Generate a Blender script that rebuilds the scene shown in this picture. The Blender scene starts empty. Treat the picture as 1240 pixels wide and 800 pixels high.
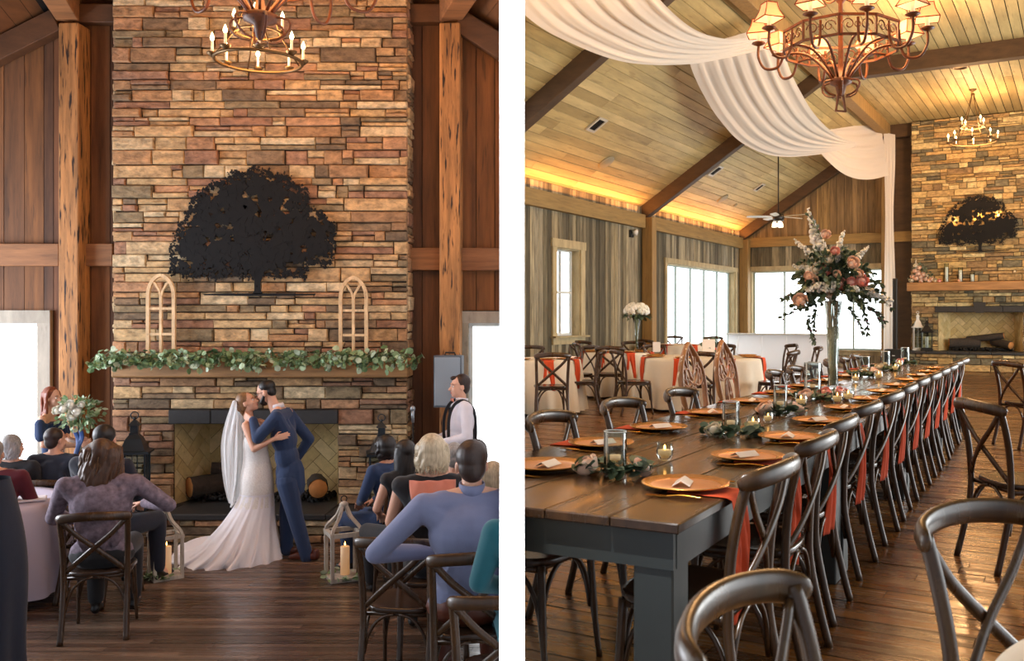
import bpy, bmesh, math, random
from mathutils import Vector, Matrix, Euler, noise
random.seed(11)
C = bpy.context.scene.collection
PI = math.pi
F, CX, CY, HC = 1100.0, 700.0, 385.0, 1.34      # focal length in pixels, horizon, eye height
ZL = -1.14                                       # floor level of the left hall
TH = math.radians(29.0)                          # heading of the right hall
TT = math.radians(27.46)                         # heading of the long table
SIDE = 'L'
SIDES = {}

def P(x, y, D):
    return Vector(((x-CX)/F*D, D, HC-(y-CY)/F*D))
def floorD(y, z=0.0):
    return (HC-z)*F/(y-CY)
def rot2(x, y, a):
    return (x*math.cos(a)-y*math.sin(a), x*math.sin(a)+y*math.cos(a))
def RW(u, v, z=0.0, th=None):
    x, y = rot2(u, v, -(TH if th is None else th)); return Vector((x, y, z))
def UV(x, D, th=None):
    X = (x-CX)/F*D
    return rot2(X, D, (TH if th is None else th))

# ---------------------------------------------------------------- mesh builder
class MB:
    def __init__(s): s.v = []; s.f = []; s.sm = []
    def add(s, vs, fs, smooth=False):
        b = len(s.v); s.v.extend(Vector(p) for p in vs)
        for f in fs: s.f.append(tuple(b+i for i in f)); s.sm.append(smooth)
        return s
    def box(s, c, d, M=None, bev=0.0):
        hx, hy, hz = d[0]/2, d[1]/2, d[2]/2
        c = Vector(c)
        if bev <= 0:
            vs = [Vector((x, y, z)) for x in (-hx, hx) for y in (-hy, hy) for z in (-hz, hz)]
            fs = [(0,1,3,2), (4,6,7,5), (0,4,5,1), (2,3,7,6), (0,2,6,4), (1,5,7,3)]
            if M: vs = [M@p for p in vs]
            return s.add([p+c for p in vs], fs)
        b = min(bev, hx*.9, hy*.9, hz*.9)
        vs = []; idx = {}
        for sx in (-1, 1):
            for sy in (-1, 1):
                for sz in (-1, 1):
                    idx[sx, sy, sz, 0] = len(vs); vs.append(Vector((sx*hx, sy*(hy-b), sz*(hz-b))))
                    idx[sx, sy, sz, 1] = len(vs); vs.append(Vector((sx*(hx-b), sy*hy, sz*(hz-b))))
                    idx[sx, sy, sz, 2] = len(vs); vs.append(Vector((sx*(hx-b), sy*(hy-b), sz*hz)))
        q = [(-1,-1), (1,-1), (1,1), (-1,1)]
        fs = []
        for sg in (-1, 1):
            o = q if sg > 0 else q[::-1]
            fs.append([idx[sg, a, b2, 0] for a, b2 in o])
            fs.append([idx[a, sg, b2, 1] for a, b2 in o[::-1]])
            fs.append([idx[a, b2, sg, 2] for a, b2 in o])
        for a in (-1, 1):
            for b2 in (-1, 1):
                fs.append([idx[a, b2, -1, 0], idx[a, b2, 1, 0], idx[a, b2, 1, 1], idx[a, b2, -1, 1]])
                fs.append([idx[a, -1, b2, 0], idx[a, 1, b2, 0], idx[a, 1, b2, 2], idx[a, -1, b2, 2]])
                fs.append([idx[-1, a, b2, 1], idx[1, a, b2, 1], idx[1, a, b2, 2], idx[-1, a, b2, 2]])
                for c2 in (-1, 1):
                    fs.append([idx[a, b2, c2, 0], idx[a, b2, c2, 1], idx[a, b2, c2, 2]])
        if M: vs = [M@p for p in vs]
        return s.add([p+c for p in vs], fs)
    def beam(s, p0, p1, w, h, up=(0,0,1), bev=0.0):
        p0 = Vector(p0); p1 = Vector(p1); d = p1-p0; L = d.length; y = d/L
        up = Vector(up)
        if abs(y.dot(up)) > .98: up = Vector((1,0,0))
        x = y.cross(up).normalized(); z = x.cross(y).normalized()
        M = Matrix((x, y, z)).transposed()
        return s.box((p0+p1)/2, (w, L, h), M, bev)
    def tube(s, pts, r, n=8, closed=False, cap=True, flat=None, up=(0,0,1)):
        """r: number or list; flat: (w,h) for an elliptical/rectangular section"""
        pts = [Vector(p) for p in pts]; m = len(pts)
        rs = r if isinstance(r, (list, tuple)) else [r]*m
        tang = []
        for i in range(m):
            if closed: t = pts[(i+1) % m]-pts[i-1]
            else: t = pts[min(i+1, m-1)]-pts[max(i-1, 0)]
            tang.append(t.normalized() if t.length > 1e-9 else Vector((0,0,1)))
        u = Vector(up)
        if abs(tang[0].dot(u)) > .9: u = Vector((1,0,0)) if abs(tang[0].x) < .9 else Vector((0,1,0))
        x = tang[0].cross(u).normalized()
        vs = []; b = []
        for i in range(m):
            t = tang[i]; x = (x-t*x.dot(t)).normalized(); y = t.cross(x)
            sx, sy = (flat if flat else (1, 1))
            for k in range(n):
                a = 2*PI*k/n + (PI/n)
                vs.append(pts[i]+x*math.cos(a)*rs[i]*sx+y*math.sin(a)*rs[i]*sy)
        fs = []
        for i in range(m if closed else m-1):
            j = (i+1) % m
            for k in range(n):
                l = (k+1) % n
                fs.append((i*n+k, i*n+l, j*n+l, j*n+k))
        if cap and not closed:
            fs.append(tuple(range(n))[::-1]); fs.append(tuple((m-1)*n+k for k in range(n)))
        return s.add(vs, fs, n > 5)
    def lathe(s, prof, n=20, c=(0,0,0), M=None, cap0=True, cap1=True, smooth=True):
        c = Vector(c); vs = []; fs = []
        for r, z in prof:
            for k in range(n):
                a = 2*PI*k/n; p = Vector((r*math.cos(a), r*math.sin(a), z))
                vs.append((M@p if M else p)+c)
        m = len(prof)
        for i in range(m-1):
            for k in range(n):
                l = (k+1) % n; fs.append((i*n+k, i*n+l, (i+1)*n+l, (i+1)*n+k))
        if cap0: fs.append(tuple(range(n))[::-1])
        if cap1: fs.append(tuple((m-1)*n+k for k in range(n)))
        return s.add(vs, fs, smooth)
    def ell(s, c, r, M=None, n=12, m=8):
        prof = []
        c = Vector(c)
        if not isinstance(r, (tuple, list)): r = (r, r, r)
        vs = [Vector((0, 0, -1))]; fs = []
        for i in range(1, m):
            a = -PI/2+PI*i/m
            for k in range(n):
                b = 2*PI*k/n; vs.append(Vector((math.cos(a)*math.cos(b), math.cos(a)*math.sin(b), math.sin(a))))
        vs.append(Vector((0, 0, 1)))
        for k in range(n): fs.append((0, 1+(k+1) % n, 1+k))
        for i in range(m-2):
            for k in range(n):
                l = (k+1) % n; fs.append((1+i*n+k, 1+i*n+l, 1+(i+1)*n+l, 1+(i+1)*n+k))
        t = len(vs)-1
        for k in range(n): fs.append((1+(m-2)*n+k, 1+(m-2)*n+(k+1) % n, t))
        vs = [Vector((p.x*r[0], p.y*r[1], p.z*r[2])) for p in vs]
        if M: vs = [M@p for p in vs]
        return s.add([p+c for p in vs], fs, True)
    def cap(s, p0, r0, p1, r1, n=10):
        p0 = Vector(p0); p1 = Vector(p1); d = p1-p0; L = d.length
        t = d/L if L > 1e-6 else Vector((0,0,1))
        q = Vector((0,0,1)).rotation_difference(t).to_matrix()
        prof = [(0.0001, -r0)]
        for i in range(1, 4): a = -PI/2+PI/2*i/3; prof.append((r0*math.cos(a), r0*math.sin(a)))
        for i in range(0, 3): a = PI/2*i/3; prof.append((r1*math.cos(a), L+r1*math.sin(a)))
        prof.append((0.0001, L+r1))
        return s.lathe(prof, n, p0, q)
    def prism(s, poly, z0, z1, M=None, c=(0,0,0)):
        """poly: 2D outline, extruded along local z"""
        n = len(poly); c = Vector(c)
        vs = [Vector((x, y, z0)) for x, y in poly]+[Vector((x, y, z1)) for x, y in poly]
        if M: vs = [M@p for p in vs]
        fs = [tuple(range(n))[::-1], tuple(range(n, 2*n))]+[(i, (i+1) % n, n+(i+1) % n, n+i) for i in range(n)]
        return s.add([p+c for p in vs], fs)
    def grid(s, fn, nu, nv, smooth=True, closeu=False):
        vs = [fn(i/(nu-(0 if closeu else 1)), j/(nv-1)) for j in range(nv) for i in range(nu)]
        fs = []
        for j in range(nv-1):
            for i in range(nu if closeu else nu-1):
                k = (i+1) % nu
                fs.append((j*nu+i, j*nu+k, (j+1)*nu+k, (j+1)*nu+i))
        return s.add(vs, fs, smooth)
    def build(s, name, mat, parent=None, loc=None, rz=0, solid=0.0):
        me = bpy.data.meshes.new(name)
        me.from_pydata([tuple(p) for p in s.v], [], s.f)
        me.polygons.foreach_set('use_smooth', s.sm)
        me.materials.append(mat)
        me.update()
        o = bpy.data.objects.new(name, me); C.objects.link(o)
        if parent is not None: o.parent = parent
        if loc is not None: o.location = loc
        if rz: o.rotation_euler.z = rz
        if solid:
            md = o.modifiers.new('thick', 'SOLIDIFY'); md.thickness = solid
        if parent is None: SIDES[o.name] = SIDE
        return o

def structure(o): o['kind'] = 'structure'; return o
def tag(o, label, cat, group=None, kind=None):
    o['label'] = label; o['category'] = cat
    if group: o['group'] = group
    if kind: o['kind'] = kind
    return o
def empty(name, loc=(0,0,0), rz=0, s=1.0):
    o = bpy.data.objects.new(name, None); C.objects.link(o)
    o.location = loc; o.rotation_euler = (0, 0, rz); o.scale = (s, s, s)
    o.empty_display_size = .1
    SIDES[o.name] = SIDE
    return o
def thing(name, label, cat, loc=(0,0,0), rz=0, group=None, s=1.0):
    return tag(empty(name, loc, rz, s), label, cat, group)
def dup(root, loc, rz=0, label=None, group=None, s=None):
    r = root.copy(); C.objects.link(r); r.location = loc; r.rotation_euler = (0, 0, rz)
    if s is not None: r.scale = (s, s, s)
    if label: r['label'] = label
    if group: r['group'] = group
    SIDES[r.name] = SIDE
    for ch in list(root.children):
        c = ch.copy(); C.objects.link(c); c.parent = r
        for g in list(ch.children):
            d = g.copy(); C.objects.link(d); d.parent = c
    return r
def bez(p0, p1, p2, p3, n=10):
    p0, p1, p2, p3 = map(Vector, (p0, p1, p2, p3)); out = []
    for i in range(n+1):
        t = i/n; out.append(p0*(1-t)**3+p1*3*t*(1-t)**2+p2*3*t*t*(1-t)+p3*t**3)
    return out
def spline(pts, n=6):
    pts = [Vector(p) for p in pts]; out = []
    for i in range(len(pts)-1):
        a = pts[max(i-1, 0)]; b = pts[i]; c = pts[i+1]; d = pts[min(i+2, len(pts)-1)]
        for k in range(n):
            t = k/n
            out.append(.5*((2*b)+(c-a)*t+(2*a-5*b+4*c-d)*t*t+(3*b-a-3*c+d)*t**3))
    out.append(pts[-1]); return out

# ---------------------------------------------------------------- materials
def lin(c):
    if isinstance(c, str): c = tuple(int(c[i:i+2], 16) for i in (0, 2, 4))
    o = []
    for v in c[:3]:
        v = v/255.0; o.append(v/12.92 if v <= .04045 else ((v+.055)/1.055)**2.4)
    return (o[0], o[1], o[2], 1.0)
def newmat(name):
    m = bpy.data.materials.new(name); m.use_nodes = True
    nt = m.node_tree; b = nt.nodes['Principled BSDF']
    return m, nt, b
def mat(name, c, rough=.5, metal=0.0, emit=None, es=1.0, trans=0.0, noisy=0.0, nscale=20, bump=0.0, sub=0.0, spec=None, sheen=0.0):
    m, nt, b = newmat(name)
    col = lin(c)
    b.inputs['Base Color'].default_value = col
    b.inputs['Roughness'].default_value = rough
    b.inputs['Metallic'].default_value = metal
    if spec is not None: b.inputs['Specular IOR Level'].default_value = spec
    if trans: b.inputs['Transmission Weight'].default_value = trans
    if sheen: b.inputs['Sheen Weight'].default_value = sheen
    if emit is not None:
        b.inputs['Emission Color'].default_value = lin(emit); b.inputs['Emission Strength'].default_value = es
    if noisy or bump:
        tc = nt.nodes.new('ShaderNodeTexCoord'); nz = nt.nodes.new('ShaderNodeTexNoise')
        nz.inputs['Scale'].default_value = nscale; nz.inputs['Detail'].default_value = 4
        nt.links.new(tc.outputs['Object'], nz.inputs['Vector'])
        if noisy:
            mx = nt.nodes.new('ShaderNodeMix'); mx.data_type = 'RGBA'
            mx.inputs['A'].default_value = tuple(v*(1-noisy) for v in col[:3])+(1,)
            mx.inputs['B'].default_value = tuple(min(1, v*(1+noisy)) for v in col[:3])+(1,)
            nt.links.new(nz.outputs['Fac'], mx.inputs['Factor']); nt.links.new(mx.outputs['Result'], b.inputs['Base Color'])
        if bump:
            bp = nt.nodes.new('ShaderNodeBump'); bp.inputs['Strength'].default_value = bump; bp.inputs['Distance'].default_value = .01
            nt.links.new(nz.outputs['Fac'], bp.inputs['Height']); nt.links.new(bp.outputs['Normal'], b.inputs['Normal'])
    return m
def islands(name, cols, rough=.6, scale=(8, 8, 8), streak=.35, bump=.3, dist=.004, spots=0.0, spotcol='20150c', rough_var=0.0, spec=None, sth=.62):
    """every separate piece of the mesh takes its own tone; noise stretched by scale gives grain"""
    m, nt, b = newmat(name); N = nt.nodes; L = nt.links
    g = N.new('ShaderNodeNewGeometry'); cr = N.new('ShaderNodeValToRGB')
    els = cr.color_ramp.elements
    while len(els) < len(cols): els.new(.5)
    for i, c in enumerate(cols):
        els[i].position = i/len(cols); els[i].color = lin(c)
    cr.color_ramp.interpolation = 'CONSTANT' if len(cols) > 3 else 'LINEAR'
    L.new(g.outputs['Random Per Island'], cr.inputs['Fac'])
    tc = N.new('ShaderNodeTexCoord'); mp = N.new('ShaderNodeMapping'); mp.inputs['Scale'].default_value = scale
    L.new(tc.outputs['Object'], mp.inputs['Vector'])
    sc = N.new('ShaderNodeVectorMath'); sc.operation = 'SCALE'; sc.inputs[0].default_value = (37.1, 51.7, 23.3)
    L.new(g.outputs['Random Per Island'], sc.inputs['Scale'])
    ad = N.new('ShaderNodeVectorMath'); ad.operation = 'ADD'
    L.new(mp.outputs['Vector'], ad.inputs[0]); L.new(sc.outputs['Vector'], ad.inputs[1])
    nz = N.new('ShaderNodeTexNoise'); nz.inputs['Scale'].default_value = 1.0; nz.inputs['Detail'].default_value = 6; nz.inputs['Roughness'].default_value = .65
    L.new(ad.outputs['Vector'], nz.inputs['Vector'])
    mr = N.new('ShaderNodeMapRange'); mr.inputs['From Min'].default_value = .3; mr.inputs['From Max'].default_value = .7
    mr.inputs['To Min'].default_value = 1-streak; mr.inputs['To Max'].default_value = 1+streak*.6
    L.new(nz.outputs['Fac'], mr.inputs['Value'])
    mu = N.new('ShaderNodeVectorMath'); mu.operation = 'SCALE'
    L.new(cr.outputs['Color'], mu.inputs[0]); L.new(mr.outputs['Result'], mu.inputs['Scale'])
    out = mu.outputs['Vector']
    if spots:
        n2 = N.new('ShaderNodeTexNoise'); n2.inputs['Scale'].default_value = 2.3; n2.inputs['Detail'].default_value = 3
        L.new(ad.outputs['Vector'], n2.inputs['Vector'])
        r2 = N.new('ShaderNodeMapRange'); r2.inputs['From Min'].default_value = sth; r2.inputs['From Max'].default_value = sth+.08; r2.inputs['To Max'].default_value = spots
        L.new(n2.outputs['Fac'], r2.inputs['Value'])
        mx = N.new('ShaderNodeMix'); mx.data_type = 'RGBA'; mx.inputs['B'].default_value = lin(spotcol)
        L.new(r2.outputs['Result'], mx.inputs['Factor']); L.new(out, mx.inputs['A']); out = mx.outputs['Result']
    L.new(out, b.inputs['Base Color'])
    b.inputs['Roughness'].default_value = rough
    if spec is not None: b.inputs['Specular IOR Level'].default_value = spec
    if rough_var:
        r3 = N.new('ShaderNodeMapRange'); r3.inputs['From Min'].default_value = .3; r3.inputs['From Max'].default_value = .7
        r3.inputs['To Min'].default_value = rough+rough_var; r3.inputs['To Max'].default_value = max(.05, rough-rough_var)
        L.new(nz.outputs['Fac'], r3.inputs['Value']); L.new(r3.outputs['Result'], b.inputs['Roughness'])
    if bump:
        bp = N.new('ShaderNodeBump'); bp.inputs['Strength'].default_value = bump; bp.inputs['Distance'].default_value = dist
        L.new(nz.outputs['Fac'], bp.inputs['Height']); L.new(bp.outputs['Normal'], b.inputs['Normal'])
    return m
def thin_glass(name, tint='f4fbff', amount=.12, rough=.03):
    m = bpy.data.materials.new(name); m.use_nodes = True; nt = m.node_tree; nt.nodes.clear()
    o = nt.nodes.new('ShaderNodeOutputMaterial'); mx = nt.nodes.new('ShaderNodeMixShader')
    t = nt.nodes.new('ShaderNodeBsdfTransparent'); t.inputs['Color'].default_value = lin(tint)
    g = nt.nodes.new('ShaderNodeBsdfGlossy'); g.inputs['Roughness'].default_value = rough
    fr = nt.nodes.new('ShaderNodeLayerWeight'); fr.inputs['Blend'].default_value = amount
    g.inputs['Color'].default_value = (1, 1, 1, 1)
    nt.links.new(fr.outputs['Fresnel'], mx.inputs['Fac']); nt.links.new(t.outputs[0], mx.inputs[1]); nt.links.new(g.outputs[0], mx.inputs[2])
    nt.links.new(mx.outputs[0], o.inputs['Surface']); return m
def cloth_sheer(name, c, alpha=.6, tr=.5, rough=.9):
    m = bpy.data.materials.new(name); m.use_nodes = True; nt = m.node_tree; nt.nodes.clear()
    o = nt.nodes.new('ShaderNodeOutputMaterial')
    d = nt.nodes.new('ShaderNodeBsdfDiffuse'); d.inputs['Color'].default_value = lin(c)
    tl = nt.nodes.new('ShaderNodeBsdfTranslucent'); tl.inputs['Color'].default_value = lin(c)
    t = nt.nodes.new('ShaderNodeBsdfTransparent')
    m1 = nt.nodes.new('ShaderNodeMixShader'); m1.inputs['Fac'].default_value = tr
    nt.links.new(d.outputs[0], m1.inputs[1]); nt.links.new(tl.outputs[0], m1.inputs[2])
    m2 = nt.nodes.new('ShaderNodeMixShader'); m2.inputs['Fac'].default_value = alpha
    nt.links.new(t.outputs[0], m2.inputs[1]); nt.links.new(m1.outputs[0], m2.inputs[2])
    nt.links.new(m2.outputs[0], o.inputs['Surface']); return m

M = {}
M['stone'] = islands('ledge_stone', ['cfb286', 'a8825c', 'bf9a6c', '92785a', 'dac298', 'a0765a', 'b88c60', '7c6850', 'c8a97a', 'a67e62', 'c0926a', '94805f', 'd0aa78'], .85, (9, 9, 16), .6, 1.0, .03)
M['stone_r'] = islands('ledge_stone_tan', ['ccb27c', 'a68a5a', 'b89c68', '867a5a', 'd8c48e', '957a54', 'b2945e', '6c6650', 'c2a870', '9c855c', 'b49462', '7c745a', 'caa86e'], .85, (9, 9, 16), .6, 1.0, .03)
M['mortar'] = mat('mortar', '2c241d', .95)
M['barn_l'] = islands('brown_barn_board', ['75492a', '83552f', '5f3d24', '8d6238', '6c4729', '7e5129'], .75, (9, 9, .8), .55, .35, .004, .5, '2a1b10')
M['barn_r'] = islands('weathered_barn_board', ['978e76', '675f49', 'a99e80', '554e3b', '847a60', '9a8d6d', '6e664f'], .8, (16, 16, 1.3), .65, .4, .004, .55, '2c2517')
M['barn_gable'] = islands('brown_gable_board', ['937b55', '806a48', '9f8556', '716045', '8b7450'], .8, (10, 10, .7), .6, .4, .004, .5, '2c2114')
M['post_l'] = islands('hewn_timber', ['a97440', 'b27c46'], .7, (14, 14, 1.4), .55, .7, .012, 1.0, '24140a', sth=.56)
M['post_r'] = islands('light_timber', ['927443', '997a48'], .7, (14, 14, 1.4), .3, .3, .005, .3, '4a3820')
M['girt_l'] = islands('girt_timber', ['8e5f3c', '99683f'], .7, (1.2, 10, 14), .4, .3, .005, .3, '3a2414')
M['girt_r'] = islands('light_girt', ['8c7343', '937947'], .7, (1.2, 1.2, 14), .3, .3, .005, .3, '4a3820')
M['dark_beam'] = islands('dark_beam', ['553f28', '4b3824'], .65, (3, 3, 10), .35, .3)
M['rafter_l'] = islands('rafter_brown', ['6b4629', '5f3f26'], .65, (3, 3, 10), .35, .3)
M['ceil_r'] = islands('ceiling_board', ['b29f6c', 'b9a671', 'a79463', 'ae9b68', 'c0ad7a', 'a08d5d', 'b5a26e'], .6, (6, .8, 6), .32, .2, .003, .35, '6a5630')
M['ceil_l'] = islands('ceiling_board_brown', ['8a5c36', '7d5331', '95653b', '764c2c'], .6, (6, .8, 6), .35, .2, .003, .4, '3c2514')
M['floor_l'] = islands('floor_board_brown', ['6e594a', '624e40', '786251', '554437', '6a5444', '806957'], .28, (.9, 22, 8), .45, .15, .002, .4, '2a1c14', .12)
M['floor_r'] = islands('floor_board_amber', ['744a22', '653e1b', '815529', '573516', '6d451e', '8a5f32'], .26, (.9, 22, 8), .5, .13, .002, .5, '2a190c', .14)
M['black_gap'] = mat('dark_gap', '140e09', .9)
M['grey_frame'] = islands('grey_window_board', ['a39c8e', '98917f', 'ada595'], .75, (6, 6, 2), .3, .3, .003, .3, '5a5244')
M['tan_frame'] = islands('tan_window_board', ['b0a078', 'a6966e', 'b9a982'], .75, (6, 6, 2), .3, .3, .003, .3, '6a5c3c')
M['sash'] = mat('white_sash', 'dfe3e0', .5)
M['mullion'] = mat('green_grey_mullion', '9fb0aa', .4)
M['pane'] = thin_glass('window_pane', 'ffffff', .02)
M['white_wall'] = mat('white_paint', 'ffffff', .8, spec=.1)
M['slate'] = mat('black_slate', '2e2d2c', .55, noisy=.35, nscale=18, bump=.3)
M['firebrick'] = islands('firebrick', ['d0b983', 'c8b07a', 'd8c18d', 'c4aa72'], .85, (10, 10, 10), .2, .3, .003, .3, '8a6f40')
M['mantel'] = islands('mantel_timber', ['a87c4c', 'a87c4c'], .6, (1.6, 10, 16), .4, .3, .004, .4, '5a3a1e')
M['iron'] = mat('black_iron', '1a1918', .6, .3)
M['tree_metal'] = mat('flat_black_steel', '161616', .7, .0, spec=.2)
M['ember'] = mat('ember_rock', '1c1a18', .9, bump=.5, nscale=40)
M['bark'] = mat('log_bark', '3c332b', .9, noisy=.6, nscale=30, bump=1.0)
M['cut_wood'] = mat('cut_log_face', 'b5793f', .8, noisy=.2, nscale=25)

# ---------------------------------------------------------------- shared builders
def plank_run(mb, x0, x1, w, fn, gap=.008, jit=.15):
    """fn(xa, xb) adds one plank"""
    x = x0
    while x < x1-1e-4:
        ww = w*(1+random.uniform(-jit, jit)); xb = min(x1, x+ww)
        if x1-xb < w*.25: xb = x1
        fn(x+gap/2, xb-gap/2); x = xb
def wall_planks(mb, rects, w, y, t=.02, gap=.008):
    """vertical boards on a wall in the x-z plane at depth y; rects = (x0,x1,z0,z1 or callable top)"""
    for x0, x1, z0, z1 in rects:
        def one(a, b):
            d = random.uniform(0, .008)
            za = z1(a) if callable(z1) else z1; zb = z1(b) if callable(z1) else z1
            vs = [(a, y-t-d, z0), (b, y-t-d, z0), (b, y-t-d, zb), (a, y-t-d, za), (a, y, z0), (b, y, z0), (b, y, zb), (a, y, za)]
            mb.add(vs, [(0,1,2,3), (5,4,7,6), (4,0,3,7), (1,5,6,2), (3,2,6,7), (4,5,1,0)])
        plank_run(mb, x0, x1, w, one, gap)
def clip_poly(poly, x0, x1, y0, y1):
    def cut(ps, f, inter):
        out = []
        for i in range(len(ps)):
            a = ps[i-1]; b = ps[i]
            if f(b):
                if not f(a): out.append(inter(a, b))
                out.append(b)
            elif f(a): out.append(inter(a, b))
        return out
    def ix(x): return lambda a, b: (x, a[1]+(b[1]-a[1])*(x-a[0])/(b[0]-a[0]))
    def iy(y): return lambda a, b: (a[0]+(b[0]-a[0])*(y-a[1])/(b[1]-a[1]), y)
    for f, it in ((lambda p: p[0] >= x0, ix(x0)), (lambda p: p[0] <= x1, ix(x1)), (lambda p: p[1] >= y0, iy(y0)), (lambda p: p[1] <= y1, iy(y1))):
        if not poly: return []
        poly = cut(poly, f, it)
    return poly
def stones(mb, x0, x1, z0, z1, y, dirx=(1,0), base=.0, dmax=.065):
    """ledge stone courses on the plane y, facing -y"""
    def stone(a, b, c, d):
        if b-a < .012 or d-c < .012: return
        g = .0048; a += g; b -= g; c += g; d -= g
        dp = random.uniform(.010, dmax); e = min(.010, (b-a)/4, (d-c)/4)
        j = lambda k=.004: random.uniform(-k, k)
        cs = [(a+j(), c+j()), (b+j(), c+j()), (b+j(), d+j()), (a+j(), d+j())]
        mx = (a+b)/2; mz = (c+d)/2
        vs = [(x, y, z) for x, z in cs]
        vs += [(x, y-dp+.008, z) for x, z in cs]
        vs += [(x+(e if x < mx else -e), y-dp-random.uniform(0, .012), z+(e if z < mz else -e)) for x, z in cs]
        fs = [(0,1,5,4), (1,2,6,5), (2,3,7,6), (3,0,4,7), (4,5,9,8), (5,6,10,9), (6,7,11,10), (7,4,8,11), (8,9,10,11)]
        mb.add(vs, fs)
    z = z0
    while z < z1-.01:
        h = random.choice([.085, .10, .115, .13, .15, .17])
        if z1-z-h < .05: h = z1-z
        x = x0
        while x < x1-.005:
            w = random.uniform(.22, .72) if random.random() < .75 else random.uniform(.12, .25)
            if x1-x-w < .08: w = x1-x
            if h > .095 and random.random() < .42:
                m = random.uniform(.38, .62)*h
                stone(x, x+w, z, z+m)
                if w > .3 and random.random() < .5:
                    k = random.uniform(.35, .65)*w; stone(x, x+k, z+m, z+h); stone(x+k, x+w, z+m, z+h)
                else: stone(x, x+w, z+m, z+h)
            else: stone(x, x+w, z, z+h)
            x += w
        z += h

def herringbone(mb, x0, x1, z0, z1, y, L=.27, W=.135, face=-1, fn=None):
    g = .006; fn = fn or (lambda a, b: (a, y, b))
    c = math.sqrt(.5)
    R = 22
    for i in range(-R, R):
        for j in range(-R, R):
            k4 = (i-j) % 4
            if k4 not in (0, 2): continue
            for _ in (0,):
                bx, by, bw, bh = (i*W, j*W, 2*W, W) if k4 == 0 else (i*W, (j-1)*W, W, 2*W)
                # keep pattern spacing valid for L = 2W
                q = [(bx+g/2, by+g/2), (bx+bw-g/2, by+g/2), (bx+bw-g/2, by+bh-g/2), (bx+g/2, by+bh-g/2)]
                q = [((a-b)*c+(x0+x1)/2, (a+b)*c+(z0+z1)/2) for a, b in q]
                if max(p[0] for p in q) < x0 or min(p[0] for p in q) > x1 or max(p[1] for p in q) < z0 or min(p[1] for p in q) > z1: continue
                q = clip_poly(q, x0, x1, z0, z1)
                if len(q) < 3: continue
                n = len(q); d = .006
                vs = [Vector(fn(a, b)) for a, b in q]
                nrm = (vs[1]-vs[0]).cross(vs[2]-vs[0])
                if nrm.length < 1e-9: continue
                nrm.normalize()
                if nrm.y*face < 0 and abs(nrm.y) > .05: nrm = -nrm
                mb.add(vs+[v+nrm*d for v in vs], [tuple(range(n, 2*n))]+[(k, (k+1) % n, n+(k+1) % n, n+k) for k in range(n)])
# ================================================================ fireplace (local: x along wall, -y toward the room, z up from floor)
def leaf_poly(w, l, n=5):
    return [(0, 0)]+[(w*math.sin(PI*i/(n+1)), l*i/(n+1)) for i in range(1, n+1)]+[(0, l)]+[(-w*math.sin(PI*i/(n+1)), l*i/(n+1)) for i in range(n, 0, -1)]
def add_leaf(mb, p, d, up, w, l, round_=False, curl=.15):
    """one leaf blade as a small cupped fan"""
    d = Vector(d).normalized(); up = Vector(up)
    x = d.cross(up)
    if x.length < 1e-4: x = d.cross(Vector((1, .3, .1)))
    x.normalize(); z = x.cross(d)
    n = 5; vs = [Vector(p)]; L = []
    for i in range(1, n):
        t = i/n; ww = w*(math.sin(PI*t)**(.6 if round_ else 1.0))
        vs += [Vector(p)+d*l*t-x*ww+z*curl*ww, Vector(p)+d*l*t-z*curl*l*t*t*.3, Vector(p)+d*l*t+x*ww+z*curl*ww]
    vs.append(Vector(p)+d*l-z*curl*l*.3)
    fs = [(0, 2, 1), (0, 3, 2)]
    for i in range(n-2):
        a = 1+3*i; fs += [(a, a+1, a+4, a+3), (a+1, a+2, a+5, a+4)]
    a = 1+3*(n-2); t = len(vs)-1
    fs += [(a, a+1, t), (a+1, a+2, t)]
    mb.add(vs, fs, False)
def rv(s=1.0): return Vector((random.uniform(-s, s), random.uniform(-s, s), random.uniform(-s, s)))

M['leaf'] = islands('eucalyptus_leaf', ['7d9a6c', '94b084', '5f7f52', 'a9c09a', '83a272', 'bccdb0'], .55, (20, 20, 20), .2, 0)
M['leaf_dark'] = islands('dark_green_leaf', ['4b5e44', '5d7056', '394a34', '73856a', '526548'], .55, (20, 20, 20), .2, 0)
M['stem'] = mat('green_stem', '56643f', .7)

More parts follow.
